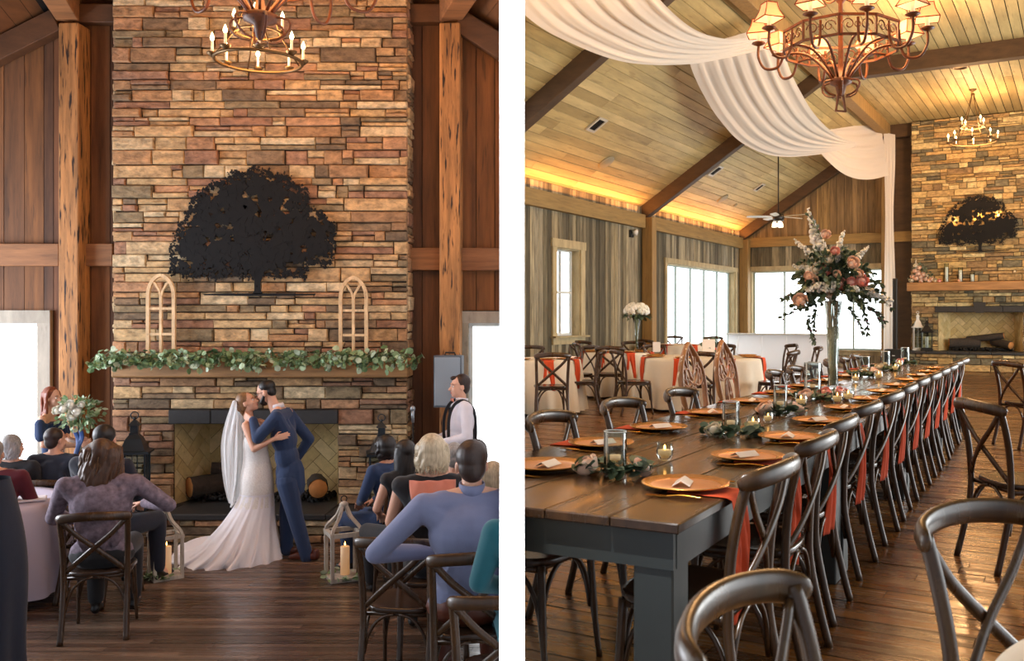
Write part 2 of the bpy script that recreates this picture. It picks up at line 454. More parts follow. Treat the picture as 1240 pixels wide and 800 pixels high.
def cut_tree(w, z0, h, outline, density=1500, hole=0.0, gaps=()):
    """flat steel tree cut-out: trunk, ground line, branches and hundreds of leaf shapes fused on one sheet"""
    mb = MB(); T = .006
    def inside(x, z):
        c = False
        for i in range(len(outline)):
            a = outline[i-1]; b = outline[i]
            if (a[1] > z) != (b[1] > z) and x < (b[0]-a[0])*(z-a[1])/(b[1]-a[1])+a[0]: c = not c
        return c
    def edge_d(x, z):
        d = 9
        for i in range(len(outline)):
            a = Vector(outline[i-1]); b = Vector(outline[i]); p = Vector((x, z)); ab = b-a
            t = max(0, min(1, (p-a).dot(ab)/ab.length_squared)); d = min(d, (a+ab*t-p).length)
        return d
    Mx = Matrix(((1,0,0), (0,0,1), (0,1,0)))
    def sheet(poly, dy): mb.prism(poly, dy, dy+T, Mx)
    xs = [p[0] for p in outline]; zs = [p[1] for p in outline]
    holes = [(random.uniform(min(xs), max(xs)), random.uniform(min(zs)+.1, max(zs)-.2), random.uniform(.015, .05)) for _ in range(60)]
    holes += [(random.gauss(.0, .45), random.gauss((min(zs)+max(zs))/2, .2), random.uniform(.03, .09)) for _ in range(int(45*hole))]
    n = 0; tries = 0
    while n < density and tries < density*8:
        tries += 1
        x = random.uniform(min(xs), max(xs)); z = random.uniform(min(zs), max(zs))
        if not inside(x, z): continue
        e = edge_d(x, z)
        if any(abs(x-a) < rx and abs(z-b) < rz and noise.noise(Vector((x*24, z*24, 5.5))) > -.18 for a, b, rx, rz in gaps): continue
        if any((x-a)**2+(z-b)**2 < r*r*1.6 for a, b, r in holes): continue
        if e < .16 and noise.noise(Vector((x*14, z*14, 3.1))) > .22: continue
        if hole and noise.noise(Vector((x*9, z*9, 8.1))) > .28: continue
        r = random.uniform(.014, .03) if e < .1 else random.uniform(.03, .055)
        if e < r*.6: r = .016
        a0 = random.uniform(0, 6); k = 8
        sheet([(x+r*(1.0 if q % 2 else .62)*math.cos(a0+q*2*PI/k), z+r*(1.0 if q % 2 else .62)*math.sin(a0+q*2*PI/k)) for q in range(k)], random.uniform(-.004, .004)); n += 1
    for i in range(int(density*.35)):
        k = random.randrange(len(outline)); a = Vector(outline[k-1]); b = Vector(outline[k]); p = a.lerp(b, random.random())
        x, z = p.x+random.gauss(0, .016), p.y+random.gauss(0, .018); r = random.uniform(.010, .022); a0 = random.uniform(0, 6)
        sheet([(x+r*(1.0 if q % 2 else .5)*math.cos(a0+q*PI/4), z+r*(1.0 if q % 2 else .5)*math.sin(a0+q*PI/4)) for q in range(8)], random.uniform(-.004, .004))
    zb = z0
    sheet([(-.055, zb+.01), (-.03, zb+.05), (-.028, zb+.16), (-.06, zb+.27), (-.16, zb+.34), (.2, zb+.34), (.08, zb+.26), (.042, zb+.14), (.045, zb+.05), (.07, zb+.01)], 0)
    sheet([(-.62, zb+.012), (-.3, zb+.02), (.3, zb+.02), (.68, zb+.014), (.66, zb-.004), (.1, zb-.012), (-.1, zb-.012), (-.6, zb-.004)], 0)
    for i in range(16):
        a = PI*(.06+.88*i/15); L = random.uniform(.5, .8)*(.9 if .3 < a < 2.8 else 1.0)
        p0 = Vector((0, 0, zb+.25)); p3 = Vector((math.cos(a)*L*1.1, 0, zb+.36+math.sin(a)*L*.9)); p1 = p0+Vector((0, 0, .15)); p2 = (p0+p3)/2+Vector((0, 0, .06))
        k0 = len(mb.v); mb.tube(bez(p0, p1, p2, p3, 6), [.022, .018, .015, .012, .009, .007, .005], 4)
        for q in range(k0, len(mb.v)): mb.v[q].y *= .1
    return mb

def fireplace(loc, rz, pr, label, stone):
    w, H = pr['w'], pr['H']; ox0, ox1, oz0, oz1 = pr['open']; hh = pr['hh']; hd = pr['hd']; dep = .62
    hw0, hw1 = pr['hearth']
    R = thing('stone_fireplace', label, 'fireplace', loc, rz)
    mb = MB()
    stones(mb, -w/2, ox0, hh, pr['lin'][1], 0); stones(mb, ox1, w/2, hh, pr['lin'][1], 0)
    stones(mb, -w/2, w/2, pr['lin'][1], H, 0)
    so = mb.build('stonework', M[stone], R)
    mb = MB(); cd = pr['cd']
    mb.box(((-w/2+ox0)/2+.01, cd/2+.003, H/2), (ox0+w/2-.02, cd, H)); mb.box(((w/2+ox1)/2-.01, cd/2+.003, H/2), (w/2-ox1-.02, cd, H))
    mb.box(((ox0+ox1)/2, cd/2+.003, (oz1+H)/2), (ox1-ox0, cd, H-oz1))
    mb.build('mortar_core', M['mortar'], R)
    # side returns of the breast, stone faced
    for sx in (-1, 1):
        mb = MB(); stones(mb, 0, cd, 0.0, H, 0, dmax=.04)
        Mr = Matrix.Rotation(sx*PI/2, 3, 'Z')
        mb.v = [Mr@Vector((p.x-(cd/2), p.y, p.z))+Vector((sx*(w/2-.02), cd/2, 0)) for p in mb.v]
        mb.build('side_stonework', M[stone], R)
    # lintel
    mb = MB(); lx0, lx1 = pr['lin_x']; n = pr['lin_n']
    for i in range(n):
        a = lx0+(lx1-lx0)*i/n; b = lx0+(lx1-lx0)*(i+1)/n
        mb.box(((a+b)/2, -.035, sum(pr['lin'])/2), (b-a-.008, .13, pr['lin'][1]-pr['lin'][0]), None, .008)
    if pr.get('key'):
        c = (ox0+ox1)/2; k0, k1 = pr['lin'][0]-.02, pr['lin'][1]+.1
        mb.prism([(c-.10, k0), (c+.10, k0), (c+.15, k1), (c-.15, k1)], -.12, -.02, Matrix(((1,0,0), (0,0,1), (0,1,0))))
    mb.build('lintel', M['slate'], R)
    # firebox: splayed cheeks, herringbone back, dark floor
    sp = pr.get('splay', .16)
    mb = MB(); mb.add([(ox0, .0, oz0-.02), (ox0+sp, dep, oz0-.02), (ox0+sp, dep, oz1+.1), (ox0, .0, oz1+.1)], [(0,1,2,3)])
    mb.add([(ox1, .0, oz0-.02), (ox1-sp, dep, oz0-.02), (ox1-sp, dep, oz1+.1), (ox1, .0, oz1+.1)], [(3,2,1,0)])
    mb.add([(ox0+sp, dep, oz0-.02), (ox1-sp, dep, oz0-.02), (ox1-sp, dep, oz1+.1), (ox0+sp, dep, oz1+.1)], [(0,1,2,3)])
    mb.add([(ox0, .0, oz1+.05), (ox1, .0, oz1+.05), (ox1-sp, dep, oz1+.05), (ox0+sp, dep, oz1+.05)], [(0,1,2,3)])
    mb.build('firebox_lining', mat('firebox_mortar', '6d5c3c', .95), R)
    mb = MB(); herringbone(mb, ox0+sp, ox1-sp, oz0, oz1+.05, dep-.012)
    mb.build('firebrick_back', M['firebrick'], R)
    for sx, x0, x1 in ((1, ox0, ox0+sp), (-1, ox1, ox1-sp)):
        mb = MB()
        herringbone(mb, 0, dep, oz0, oz1+.05, 0, fn=lambda a, b: (x0+(x1-x0)*a/dep+sx*.006, a, b))
        mb.build('firebrick_cheek', M['firebrick'], R)
    # hearth
    mb = MB(); stones(mb, hw0, hw1, .0, hh-.07, -hd+.03, dmax=.05)
    mb.build('hearth_stonework', M[stone], R)
    mb = MB(); mb.box(((hw0+hw1)/2, (-hd+.035)/2, (hh-.07)/2), (hw1-hw0, hd-.04, hh-.07)); mb.build('hearth_core', M['mortar'], R)
    mb = MB(); n = pr['slab_n']
    for i in range(n):
        a = hw0-.02+(hw1-hw0+.04)*i/n; b = hw0-.02+(hw1-hw0+.04)*(i+1)/n
        mb.box(((a+b)/2, (-hd-.04+.0)/2, hh-.035), (b-a-.006, hd+.05, .07), None, .012)
    mb.box(((ox0+ox1)/2, dep/2, hh-.035), (ox1-ox0+.05, dep+.02, .066))
    mb.build('hearth_slab', M['slate'], R)
    # mantel
    mz0, mz1 = pr['mantel']; md = pr['md']; m0, m1 = pr['mx']
    mb = MB(); mb.box(((m0+m1)/2, -md/2, (mz0+mz1)/2), (m1-m0, md, mz1-mz0), None, .015)
    mb.build('mantel_beam', M['mantel'], R)
    return R

def log_thing(label, loc, rz, L, r, tilt=0.0, group='gas logs in the firebox'):
    t = thing('fire_log', label, 'log', loc, rz, group); t.rotation_euler.y = tilt
    mb = MB(); n = 14; vs = []; m = 12
    def fn(u, v):
        a = 2*PI*u; rr = r*(1+.10*noise.noise(Vector((math.cos(a)*2, math.sin(a)*2, v*L*5)))+.05*math.sin(7*a+3*v))
        return Vector(((v-.5)*L, rr*math.cos(a), rr*math.sin(a)+r))
    mb.grid(fn, 18, 12, True, True)
    mb.build('bark', M['bark'], t)
    for sx in (-1, 1):
        mb = MB(); mb.lathe([(r*.93, 0), (r*.9, .006), (.001, .010)], 18, (sx*(L/2-.006), 0, r), Matrix.Rotation(sx*PI/2, 3, 'Y'), False, False)
        mb.build('cut_face', M['cut_wood'], t)
    return t

# ================================================================ LEFT HALL
SIDE = 'L'
DW = 10.8                                        # wall plane
def XL(x, D=DW): return (x-CX)/F*D
def ZLp(y, D=DW): return HC-(y-CY)/F*D
sk = Vector((-.3545, 1, 0))                      # run of the purlins and boards
# floor
mb = MB(); y = 1.2
while y < 10.85:
    w = .083*random.uniform(.93, 1.07); x = -8.5+random.uniform(0, 1)
    while x < 1.2:
        L = random.uniform(1.2, 3.2); dz = random.uniform(-.0012, .0012)
        mb.add([(x, y, ZL+dz), (x+L-.003, y, ZL+dz), (x+L-.003, y+w-.004, ZL+dz), (x, y+w-.004, ZL+dz)], [(0,1,2,3)])
        x += L
    y += w
structure(mb.build('floor_left', M['floor_l']))
mb = MB(); mb.box((-4, 5.9, ZL-.06), (11, 9.9, .11)); structure(mb.build('trim_9', M['black_gap']))
# back wall boards round the two windows
xa, xb = XL(-60), XL(640)
Wz0, Wz1 = ZL+.35, ZLp(391)                      # window opening heights
wl0, wl1, wr0, wr1 = XL(-70), XL(50), XL(568), XL(700)
top = ZLp(-60)
mb = MB()
wall_planks(mb, [(XL(-120), wl1+.16, Wz1+.15, top), (wl1+.16, XL(200), ZL, top), (XL(200), XL(420), ZLp(495), top), (XL(420), wr0-.14, ZL, top), (wr0-.14, XL(720), Wz1+.15, top), (XL(-120), wl1+.16, ZL, Wz0), (wr0-.14, XL(720), ZL, Wz0)], .235, DW)
structure(mb.build('wall_back', M['barn_l']))
mb = MB()
for r in ((XL(-120), wl1, Wz1, top), (wl1, XL(200), ZL, top), (XL(200), XL(420), ZLp(495), top), (XL(420), wr0, ZL, top), (wr0, XL(720), Wz1, top), (XL(-120), wl1, ZL, Wz0), (wr0, XL(720), ZL, Wz0)):
    mb.box(((r[0]+r[1])/2, DW+.06, (r[2]+r[3])/2), (r[1]-r[0], .11, r[3]-r[2]))
structure(mb.build('wall_back_core', M['black_gap']))
def win_L(n, x0, x1, f0, f1):
    mb = MB(); z0, z1 = Wz0, Wz1; fw = f1
    mb.box(((x0+x1)/2, DW-.05, z1+fw/2), (x1-x0+2*fw, .07, fw)); 
    mb.box((x0-fw/2, DW-.05, (z0+z1)/2), (fw, .07, z1-z0)); mb.box((x1+fw/2, DW-.05, (z0+z1)/2), (fw, .07, z1-z0))
    mb.box(((x0+x1)/2, DW-.06, z0-.04), (x1-x0+2*fw, .12, .08))
    w = structure(mb.build('window_%d' % n, M['grey_frame']))
    mb = MB(); s = .04
    for a, b in ((x0, x0+s), (x1-s, x1)): mb.box(((a+b)/2, DW+.03, (z0+z1)/2), (s, .05, z1-z0))
    for zz in (z0+s/2, z1-s/2): mb.box(((x0+x1)/2, DW+.03, zz), (x1-x0-2*s, .05, s))
    mb.build('window_sash', M['sash'], w)
    mb = MB(); mb.box(((x0+x1)/2, DW+.035, (z0+z1)/2), (x1-x0-2*s, .006, z1-z0-2*s)); mb.build('window_pane', M['pane'], w)
win_L(1, wl0, wl1, 0, .15); win_L(2, wr0, wr1, 0, .14)
# timber posts, girts, purlins, rafters
for i, (a, b) in enumerate(((70.5, 95), (532, 557))):
    mb = MB(); Dp = DW-.28
    x0, x1 = XL(a, Dp), XL(b, Dp)
    mb.box(((x0+x1)/2, Dp+.13, (ZL+ZLp(27, Dp))/2), (x1-x0, .26, ZLp(27, Dp)-ZL), None, .012)
    structure(mb.build('trim_%d' % (10+i), M['post_l']))
mb = MB()
for a, b in ((-60, 72), (94, 137), (490, 534), (556, 680)):
    x0, x1 = XL(a, DW-.1), XL(b, DW-.1); z0, z1 = ZLp(322, DW-.1), ZLp(295, DW-.1)
    if a > 400: z0 -= .05; z1 -= .05
    mb.box(((x0+x1)/2, DW-.07, (z0+z1)/2), (x1-x0, .1, z1-z0), None, .006)
structure(mb.build('trim_12', M['girt_l']))
mb = MB()
for a, b in ((90, 150), (484, 538)):
    x0, x1 = XL(a, DW-.15), XL(b, DW-.15); z0, z1 = ZLp(28, DW-.15), ZLp(6, DW-.15)
    mb.box(((x0+x1)/2, DW-.12, (z0+z1)/2), (x1-x0, .14, z1-z0), None, .006)
structure(mb.build('trim_13', M['rafter_l']))
for i, (a, b) in enumerate(((70, 96), (532, 558))):
    mb = MB(); Dp = DW-.15
    p1 = Vector((XL((a+b)/2, Dp), Dp, ZLp(27, Dp)+.17)); p0 = p1-sk*9
    mb.beam(p0, p1, XL(b, Dp)-XL(a, Dp), .34, (0,0,1), .01)
    structure(mb.build('trim_%d' % (14+i), M['girt_l']))
mb = MB()
for s, (pa, pb) in ((1, ((71, 24), (-60, 90))), (-1, ((556, 24), (660, 90)))):
    Dp = DW-.16; a = Vector((XL(pa[0], Dp), Dp, ZLp(pa[1], Dp)-.02)); b = Vector((XL(pb[0], Dp), Dp, ZLp(pb[1], Dp)-.02))
    mb.beam(a, b, .16, .26, (0,0,1), .006)
structure(mb.build('trim_16', M['rafter_l']))
# ceiling boards: flat middle and two slopes, boards run with the purlins
mb = MB()
def ceil_strip(pa, pb, n, t=.02):
    for i in range(n):
        a = pa.lerp(pb, i/n); b = pa.lerp(pb, (i+1)/n-.025/n*1.2)
        k = 0.0
        while k < 10.5:
            L = random.uniform(2.5, 4.5); e = min(k+L, 10.6)
            A, B = a-sk*k, b-sk*k; A2, B2 = a-sk*(e-.006), b-sk*(e-.006)
            up = Vector((0,0,t)); mb.add([A, B, B2, A2, A+up, B+up, B2+up, A2+up], [(0,1,2,3), (7,6,5,4), (0,4,5,1), (1,5,6,2), (2,6,7,3), (3,7,4,0)])
            k = e
cz = ZLp(5)
cl, crr = XL(83), XL(545)
ceil_strip(Vector((cl, DW, cz)), Vector((crr, DW, cz)), 26)
sl = (XL(-60)-XL(71), ZLp(82)-ZLp(8))
ceil_strip(Vector((cl-.02, DW, cz)), Vector((cl+sl[0]*1.6, DW, cz+sl[1]*1.6)), 11)
ceil_strip(Vector((crr+.02, DW, cz)), Vector((crr-sl[0]*1.6, DW, cz+sl[1]*1.6)), 11)
structure(mb.build('ceiling_left', M['ceil_l']))
# roof above so no sky leaks between boards
mb = MB()
for pa, pb in ((Vector((cl, DW+.2, cz+.05)), Vector((crr, DW+.2, cz+.05))), (Vector((cl, DW+.2, cz+.05)), Vector((cl+sl[0]*1.6, DW+.2, cz+sl[1]*1.6+.05))), (Vector((crr, DW+.2, cz+.05)), Vector((crr-sl[0]*1.6, DW+.2, cz+sl[1]*1.6+.05)))):
    q = [pa, pb, pb-sk*10.8, pa-sk*10.8]
    mb.add(q+[p+Vector((0,0,.06)) for p in q], [(0,1,2,3), (7,6,5,4), (0,4,5,1), (1,5,6,2), (2,6,7,3), (3,7,4,0)])
structure(mb.build('ceiling_left_roof', M['black_gap']))

DC = 10.5; cxL = XL(316, DC)
def lx(x, D=DC): return XL(x, D)-cxL
def lz(y, D=DC): return ZLp(y, D)-ZL
prL = dict(w=3.40, H=lz(-50), open=(lx(211), lx(410), .33, lz(512)), hh=.33, hd=.5, lin=(lz(512), lz(495)), lin_x=(lx(208), lx(412)), lin_n=4,
           hearth=(-1.78, 1.78), slab_n=4, mantel=(lz(457, 10.2), lz(436, 10.2)), md=.3, mx=(lx(134, 10.2), lx(494, 10.2)), cd=.28)
FPL = fireplace((cxL, DC, ZL), 0, prL, 'tall tan ledge-stone fireplace behind the kissing couple', 'stone')
# steel tree
outl = [(208,330),(207,304),(214,282),(226,262),(232,243),(244,232),(258,222),(272,219),(284,208),(296,211),(306,204),(322,207),(330,213),(346,212),(354,224),(370,230),(372,242),(368,250),(388,256),(392,264),(402,272),(404,290),(402,314),(394,321),(384,316),(372,322),(368,336),(352,330),(338,336),(318,333),(300,336),(282,332),(262,337),(246,331),(230,335),(214,329)]
def tree_obj(name, label, loc, rz, pts, z0, w, density, hole, gaps=()):
    t = thing(name, label, 'wall art', loc, rz)
    cut_tree(w, z0, 1, pts, density, hole, gaps).build('tree_cutout', M['tree_metal'], t)
    mb = MB()
    for x, z in ((-.5, z0+.65), (.5, z0+.65), (0, z0+.1), (0, z0+1.2)): mb.tube([(x, 0, z), (x, .09, z)], .01, 8)
    mb.build('standoff', M['iron'], t)
ptsL = [((x-311)/F*10.4, (385-y)/F*10.4) for x, y in outl]
tree_obj('steel_oak_tree', 'black steel oak tree cut-out on the stone above the couple', (XL(311, 10.4), 10.4, HC), 0, ptsL, (385-357)/F*10.4, 2, 2600, 0)
def embers(frame_loc, rz, x0, x1, y0, y1, z, label):
    mb = MB()
    for i in range(420):
        p = Vector((random.uniform(x0, x1), random.uniform(y0, y1), z+random.uniform(.0, .07)))
        mb.ell(p, (random.uniform(.015, .035), random.uniform(.015, .03), random.uniform(.012, .025)), Euler(rv(3)).to_matrix(), 6, 4)
    o = mb.build('ember_bed', M['ember'], None, frame_loc, rz)
    tag(o, label, 'embers', kind='stuff'); return o
def RF(u, v, z=0): return RW(u, v, z)
# left fire
o3 = FPL.location
ox0, ox1, oz0, oz1 = prL['open']
embers(o3, 0, ox0+.15, ox1-.15, .1, .5, .34, 'black ember rocks under the logs behind the couple')
log_thing('split log with a round orange cut face left of the bride', (XL(258, 10.75), 10.80, ZL+.38), .75, .60, .125, 0)
log_thing('short charred log with a grey cut end right of the groom', (XL(384, 10.75), 10.76, ZL+.38), -1.25, .42, .115, 0)
log_thing('charred log lying across the top of the left pile', (XL(276, 10.75), 10.92, ZL+.60), .3, .5, .075, .05)

# ---------------------------------------------------------------- arched window frames on the mantel
M['ivory'] = islands('chipped_ivory_wood', ['d9b582', 'e2c193'], .7, (20, 20, 6), .35, .3, .003, .5, '7a4c26')
def arch_frame(label, loc, w, h):
    t = thing('arched_window_frame', label, 'window frame decoration', loc, 0, 'arched frames on the mantel')
    b = .042; sp = h-.9*w/2*1.7
    def arch(r_w, n=9):
        L = [Vector((-r_w, 0, sp))]; R_ = []
        pts = []
        apex = h-b/2
        for i in range(n+1):
            a = i/n; x = -r_w+r_w*(1-math.cos(a*PI/2))*1.0; z = sp+(apex-sp)*math.sin(a*PI/2*.93)/math.sin(PI/2*.93)
            pts.append(Vector((x, 0, z)))
        return pts
    half = arch(w/2-b/2)
    line = [Vector((-w/2+b/2, 0, 0))]+half+[Vector((-p.x, 0, p.z)) for p in half[::-1][1:]]+[Vector((w/2-b/2, 0, 0))]
    mb = MB(); mb.tube(line, b/2*1.25, 4, up=(0,1,0)); mb.build('outer_frame', M['ivory'], t)
    mb = MB(); mb.beam((0, 0, 0), (0, 0, sp), .03, .03); 
    mb.tube([(0, 0, sp-.02), (-.02, 0, sp+.06), (-w*.2, 0, sp+.14), (-w*.33, 0, sp+.17)], .016, 4, up=(0,1,0))
    mb.tube([(0, 0, sp-.02), (.02, 0, sp+.06), (w*.2, 0, sp+.14), (w*.33, 0, sp+.17)], .016, 4, up=(0,1,0))
    mb.build('centre_muntin', M['ivory'], t)
    mb = MB()
    for z in (.0+b/2, sp*.40, sp*.80): mb.beam((-w/2+b, 0, z), (w/2-b, 0, z), .028, .028)
    mb.build('cross_muntin', M['ivory'], t)
    return t
mz = ZL+prL['mantel'][1]
arch_frame('chipped ivory arched window frame over the left end of the mantel', (XL(195, 10.33), 10.33, mz), .335, (436-331)/F*10.3)
arch_frame('chipped ivory arched window frame over the right end of the mantel', (XL(428, 10.33), 10.33, mz), .335, (436-334)/F*10.3)

# garland
def garland():
    t = thing('eucalyptus_garland', 'trailing eucalyptus garland lying along the wooden mantel above the couple', 'garland', (XL(315, 10.3), 10.3, mz))
    mb = MB(); lf = MB()
    w = (510-117)/F*10.3
    for k in range(5):
        pts = []
        for i in range(30):
            u = i/29; x = (u-.5)*w*(1 if k < 2 else .92)
            z = .05+.035*math.sin(i*1.7+k*2)+random.uniform(-.015, .02); 
            if abs(x) > 1.72: z -= (abs(x)-1.72)*.35
            pts.append(Vector((x, -.12+.1*math.sin(i*.9+k)-.03*k, z)))
        mb.tube(pts, .004, 5)
        for i in range(29):
            for q in range(4):
                p = pts[i].lerp(pts[i+1], random.random()); d = rv(); d.z = d.z*.8-.25; d.y -= .35
                r = random.uniform(.022, .044)
                add_leaf(lf, p+rv(.045), d, rv(), r, r*1.9, True)
                if random.random() < .28:
                    e = p+Vector((random.uniform(-.05, .05), -.10, -random.uniform(.03, .13)))
                    mb.tube([p, (p+e)/2+Vector((0, -.02, .02)), e], .0025, 4)
                    for _ in range(3): add_leaf(lf, p.lerp(e, random.uniform(.5, 1)), rv()+Vector((0, -.2, -.6)), rv(), r*.9, r*1.9, True)
    mb.build('stems', M['stem'], t); o = lf.build('leaves', M['leaf'], t)
garland()

# ---------------------------------------------------------------- lanterns
M['white_wash'] = islands('whitewashed_wood', ['c9c3b8', 'bdb5a8'], .75, (14, 14, 3), .35, .3, .003, .6, '8a7d6c')
M['wax'] = mat('candle_wax', 'f3e3c4', .5, emit='ffb066', es=.25)
M['wax_white'] = mat('white_wax', 'f2efe6', .5)
M['flame'] = mat('candle_flame', 'ffcf8a', .5, emit='ffb45a', es=12)
M['glass'] = thin_glass('clear_glass', 'f6faf9', .12)
def wooden_lantern(label, loc, h, w):
    t = thing('wooden_lantern', label, 'lantern', loc, .22+math.atan((CX-(loc[0]/loc[1]*F+CX))/F), 'white wooden lanterns on the floor')
    b = .03*w/.28; hb = h*.56
    mb = MB(); mb.box((0, 0, .02), (w, w, .04), None, .004); mb.build('base', M['white_wash'], t)
    for sx in (-1, 1):
        for sy in (-1, 1):
            mb = MB(); x, y = sx*(w/2-b/2), sy*(w/2-b/2)
            mb.beam((x, y, .03), (x, y, hb), b, b)
            mb.build('corner_post', M['white_wash'], t)
            mb = MB(); mb.tube(spline([(x, y, hb-.005), (x*.92, y*.92, hb+h*.07), (x*.42, y*.42, hb+h*.19), (x*.22, y*.22, hb+h*.28), (x*.1, y*.1, hb+h*.34)], 5), b*.62, 4, up=(0,1,0))
            mb.build('roof_rib', M['white_wash'], t)
    mb = MB(); 
    for s in (-1, 1):
        mb.box((0, s*(w/2-b/2), hb), (w+.01, b*1.1, b*1.2)); mb.box((s*(w/2-b/2), 0, hb), (b*1.1, w-b, b*1.2))
    mb.build('top_rail', M['white_wash'], t)
    mb = MB(); mb.lathe([(.035, 0), (.045, .02), (.03, .04), (.012, .05)], 12, (0, 0, hb+h*.34-.02)); mb.build('finial', M['white_wash'], t)
    mb = MB(); zc = hb+h*.34+.05; mb.tube([(.028*math.cos(a*PI/7), 0, zc+.03*math.sin(a*PI/7)) for a in range(14)], .005, 6, True); mb.build('hanging_ring', M['iron'], t)
    return t
def candle(label, loc, r, h, group=None, lit=True, wax='wax'):
    t = thing('pillar_candle', label, 'candle', loc, 0, group)
    mb = MB(); mb.lathe([(r, 0), (r, h-.004), (r*.93, h), (r*.5, h-.008), (.002, h-.01)], 18); mb.build('wax_body', M[wax], t)
    mb = MB(); mb.tube([(0, 0, h-.01), (.001, 0, h+.012)], .0015, 5); mb.build('wick', M['iron'], t)
    if lit:
        mb = MB(); mb.lathe([(.0005, 0), (.006, .008), (.007, .016), (.003, .03), (.0003, .042)], 8, (0, 0, h+.006)); mb.build('flame', M['flame'], t)
    return t
def sprig(label, loc, R_, n, mat_='leaf', group=None, cat='greenery', name='greenery_sprig', z=.02):
    t = thing(name, label, cat, loc, 0, group)
    lf = MB(); st = MB()
    for i in range(n):
        a = random.uniform(0, 2*PI); r = R_*random.uniform(.55, 1.0)
        p = Vector((r*math.cos(a), r*math.sin(a), z+random.uniform(0, .03)))
        add_leaf(lf, p, Vector((math.cos(a+.9), math.sin(a+.9), random.uniform(-.1, .5))), rv()+Vector((0,0,1)), random.uniform(.018, .03), random.uniform(.05, .08), True)
    st.tube([(R_*.75*math.cos(a*.5), R_*.75*math.sin(a*.5), z) for a in range(12)], .004, 5)
    st.build('stems', M['stem'], t); lf.build('leaves', M[mat_], t); return t
for (px, base, tp, wd, where) in ((200.5, 707, 603, .27, 'left of the aisle'), (416.5, 708, 595, .31, 'right of the aisle')):
    D = 2.48*F/(base-8-CY); h = (base-8-tp)/F*D; lo = P(px, base-8, D); lo.z = ZL
    wooden_lantern('whitewashed wooden lantern with a curved open top, '+where, lo, h-.04, wd)
    candle('tall lit ivory pillar candle inside the lantern '+where, lo+Vector((.01, 0, .042)), .043, h*(.34 if px < 300 else .32), 'candles in the wooden lanterns')
    sprig('eucalyptus leaves round the foot of the lantern '+where, lo+Vector((0, -.02, 0)), wd*.62, 34, group='leaves at the lantern feet')

M['grey_metal'] = mat('dark_zinc', '3a4248', .35, .6)
M['white_metal'] = mat('white_painted_metal', 'd6d8d4', .5)
def metal_lantern(label, loc, h, w, m='grey_metal', rz=.25, parts=True):
    t = thing('metal_lantern', label, 'lantern', loc, rz)
    hb = h*.58
    mb = MB(); mb.box((0, 0, .025), (w, w, .05), None, .006); mb.box((0, 0, .06), (w*.88, w*.88, .03)); mb.build('base', M[m], t)
    mb = MB(); 
    for sx in (-1, 1):
        for sy in (-1, 1): mb.beam((sx*w*.42, sy*w*.42, .06), (sx*w*.42, sy*w*.42, hb), .018, .018)
    for s in (-1, 1):
        mb.beam((0, s*w*.42, .07), (0, s*w*.42, hb), .010, .010); mb.beam((s*w*.42, 0, .07), (s*w*.42, 0, hb), .01, .01)
    mb.build('cage', M[m], t)
    mb = MB()
    for sx, sy in ((1, 0), (-1, 0), (0, 1), (0, -1)):
        mb.box((sx*w*.41, sy*w*.41, (hb+.07)/2), (.003 if sx else w*.8, .003 if sy else w*.8, hb-.08))
    mb.build('glass_panes', M['glass'], t)
    mb = MB(); q = math.sqrt(2)
    Mr = Matrix.Rotation(PI/4, 3, 'Z')
    mb.lathe([(w*.56*q, hb), (w*.56*q, hb+.025), (w*.42*q, hb+.04), (w*.34*q, hb+h*.09), (w*.26*q, hb+h*.15), (w*.16*q, hb+h*.19), (w*.15*q, hb+h*.20)], 4, (0,0,0), Mr, True, True, False)
    mb.lathe([(w*.17*q, hb+h*.20), (w*.17*q, hb+h*.205), (w*.13*q, hb+h*.21), (w*.13*q, hb+h*.28), (w*.19*q, hb+h*.285), (w*.10*q, hb+h*.32), (w*.02*q, hb+h*.345)], 4, (0,0,0), Mr, True, True, False)
    mb.ell((0, 0, hb+h*.355), w*.06); mb.build('roof_cap', M[m], t)
    mb = MB(); mb.tube([(w*.13*math.cos(a*PI/8), 0, hb+h*.385+w*.13*math.sin(a*PI/8)) for a in range(16)], .006, 6, True); mb.build('ring_handle', M[m], t)
    return t
hearthz = ZL+.33
metal_lantern('tall dark zinc lantern with glass sides on the left end of the hearth', (XL(163, 10.22), 10.22, hearthz), (620-502)/F*10.2, .31)
metal_lantern('tall dark zinc lantern on the right end of the hearth behind the seated women', (XL(462, 10.22), 10.22, hearthz), (620-505)/F*10.2, .30)

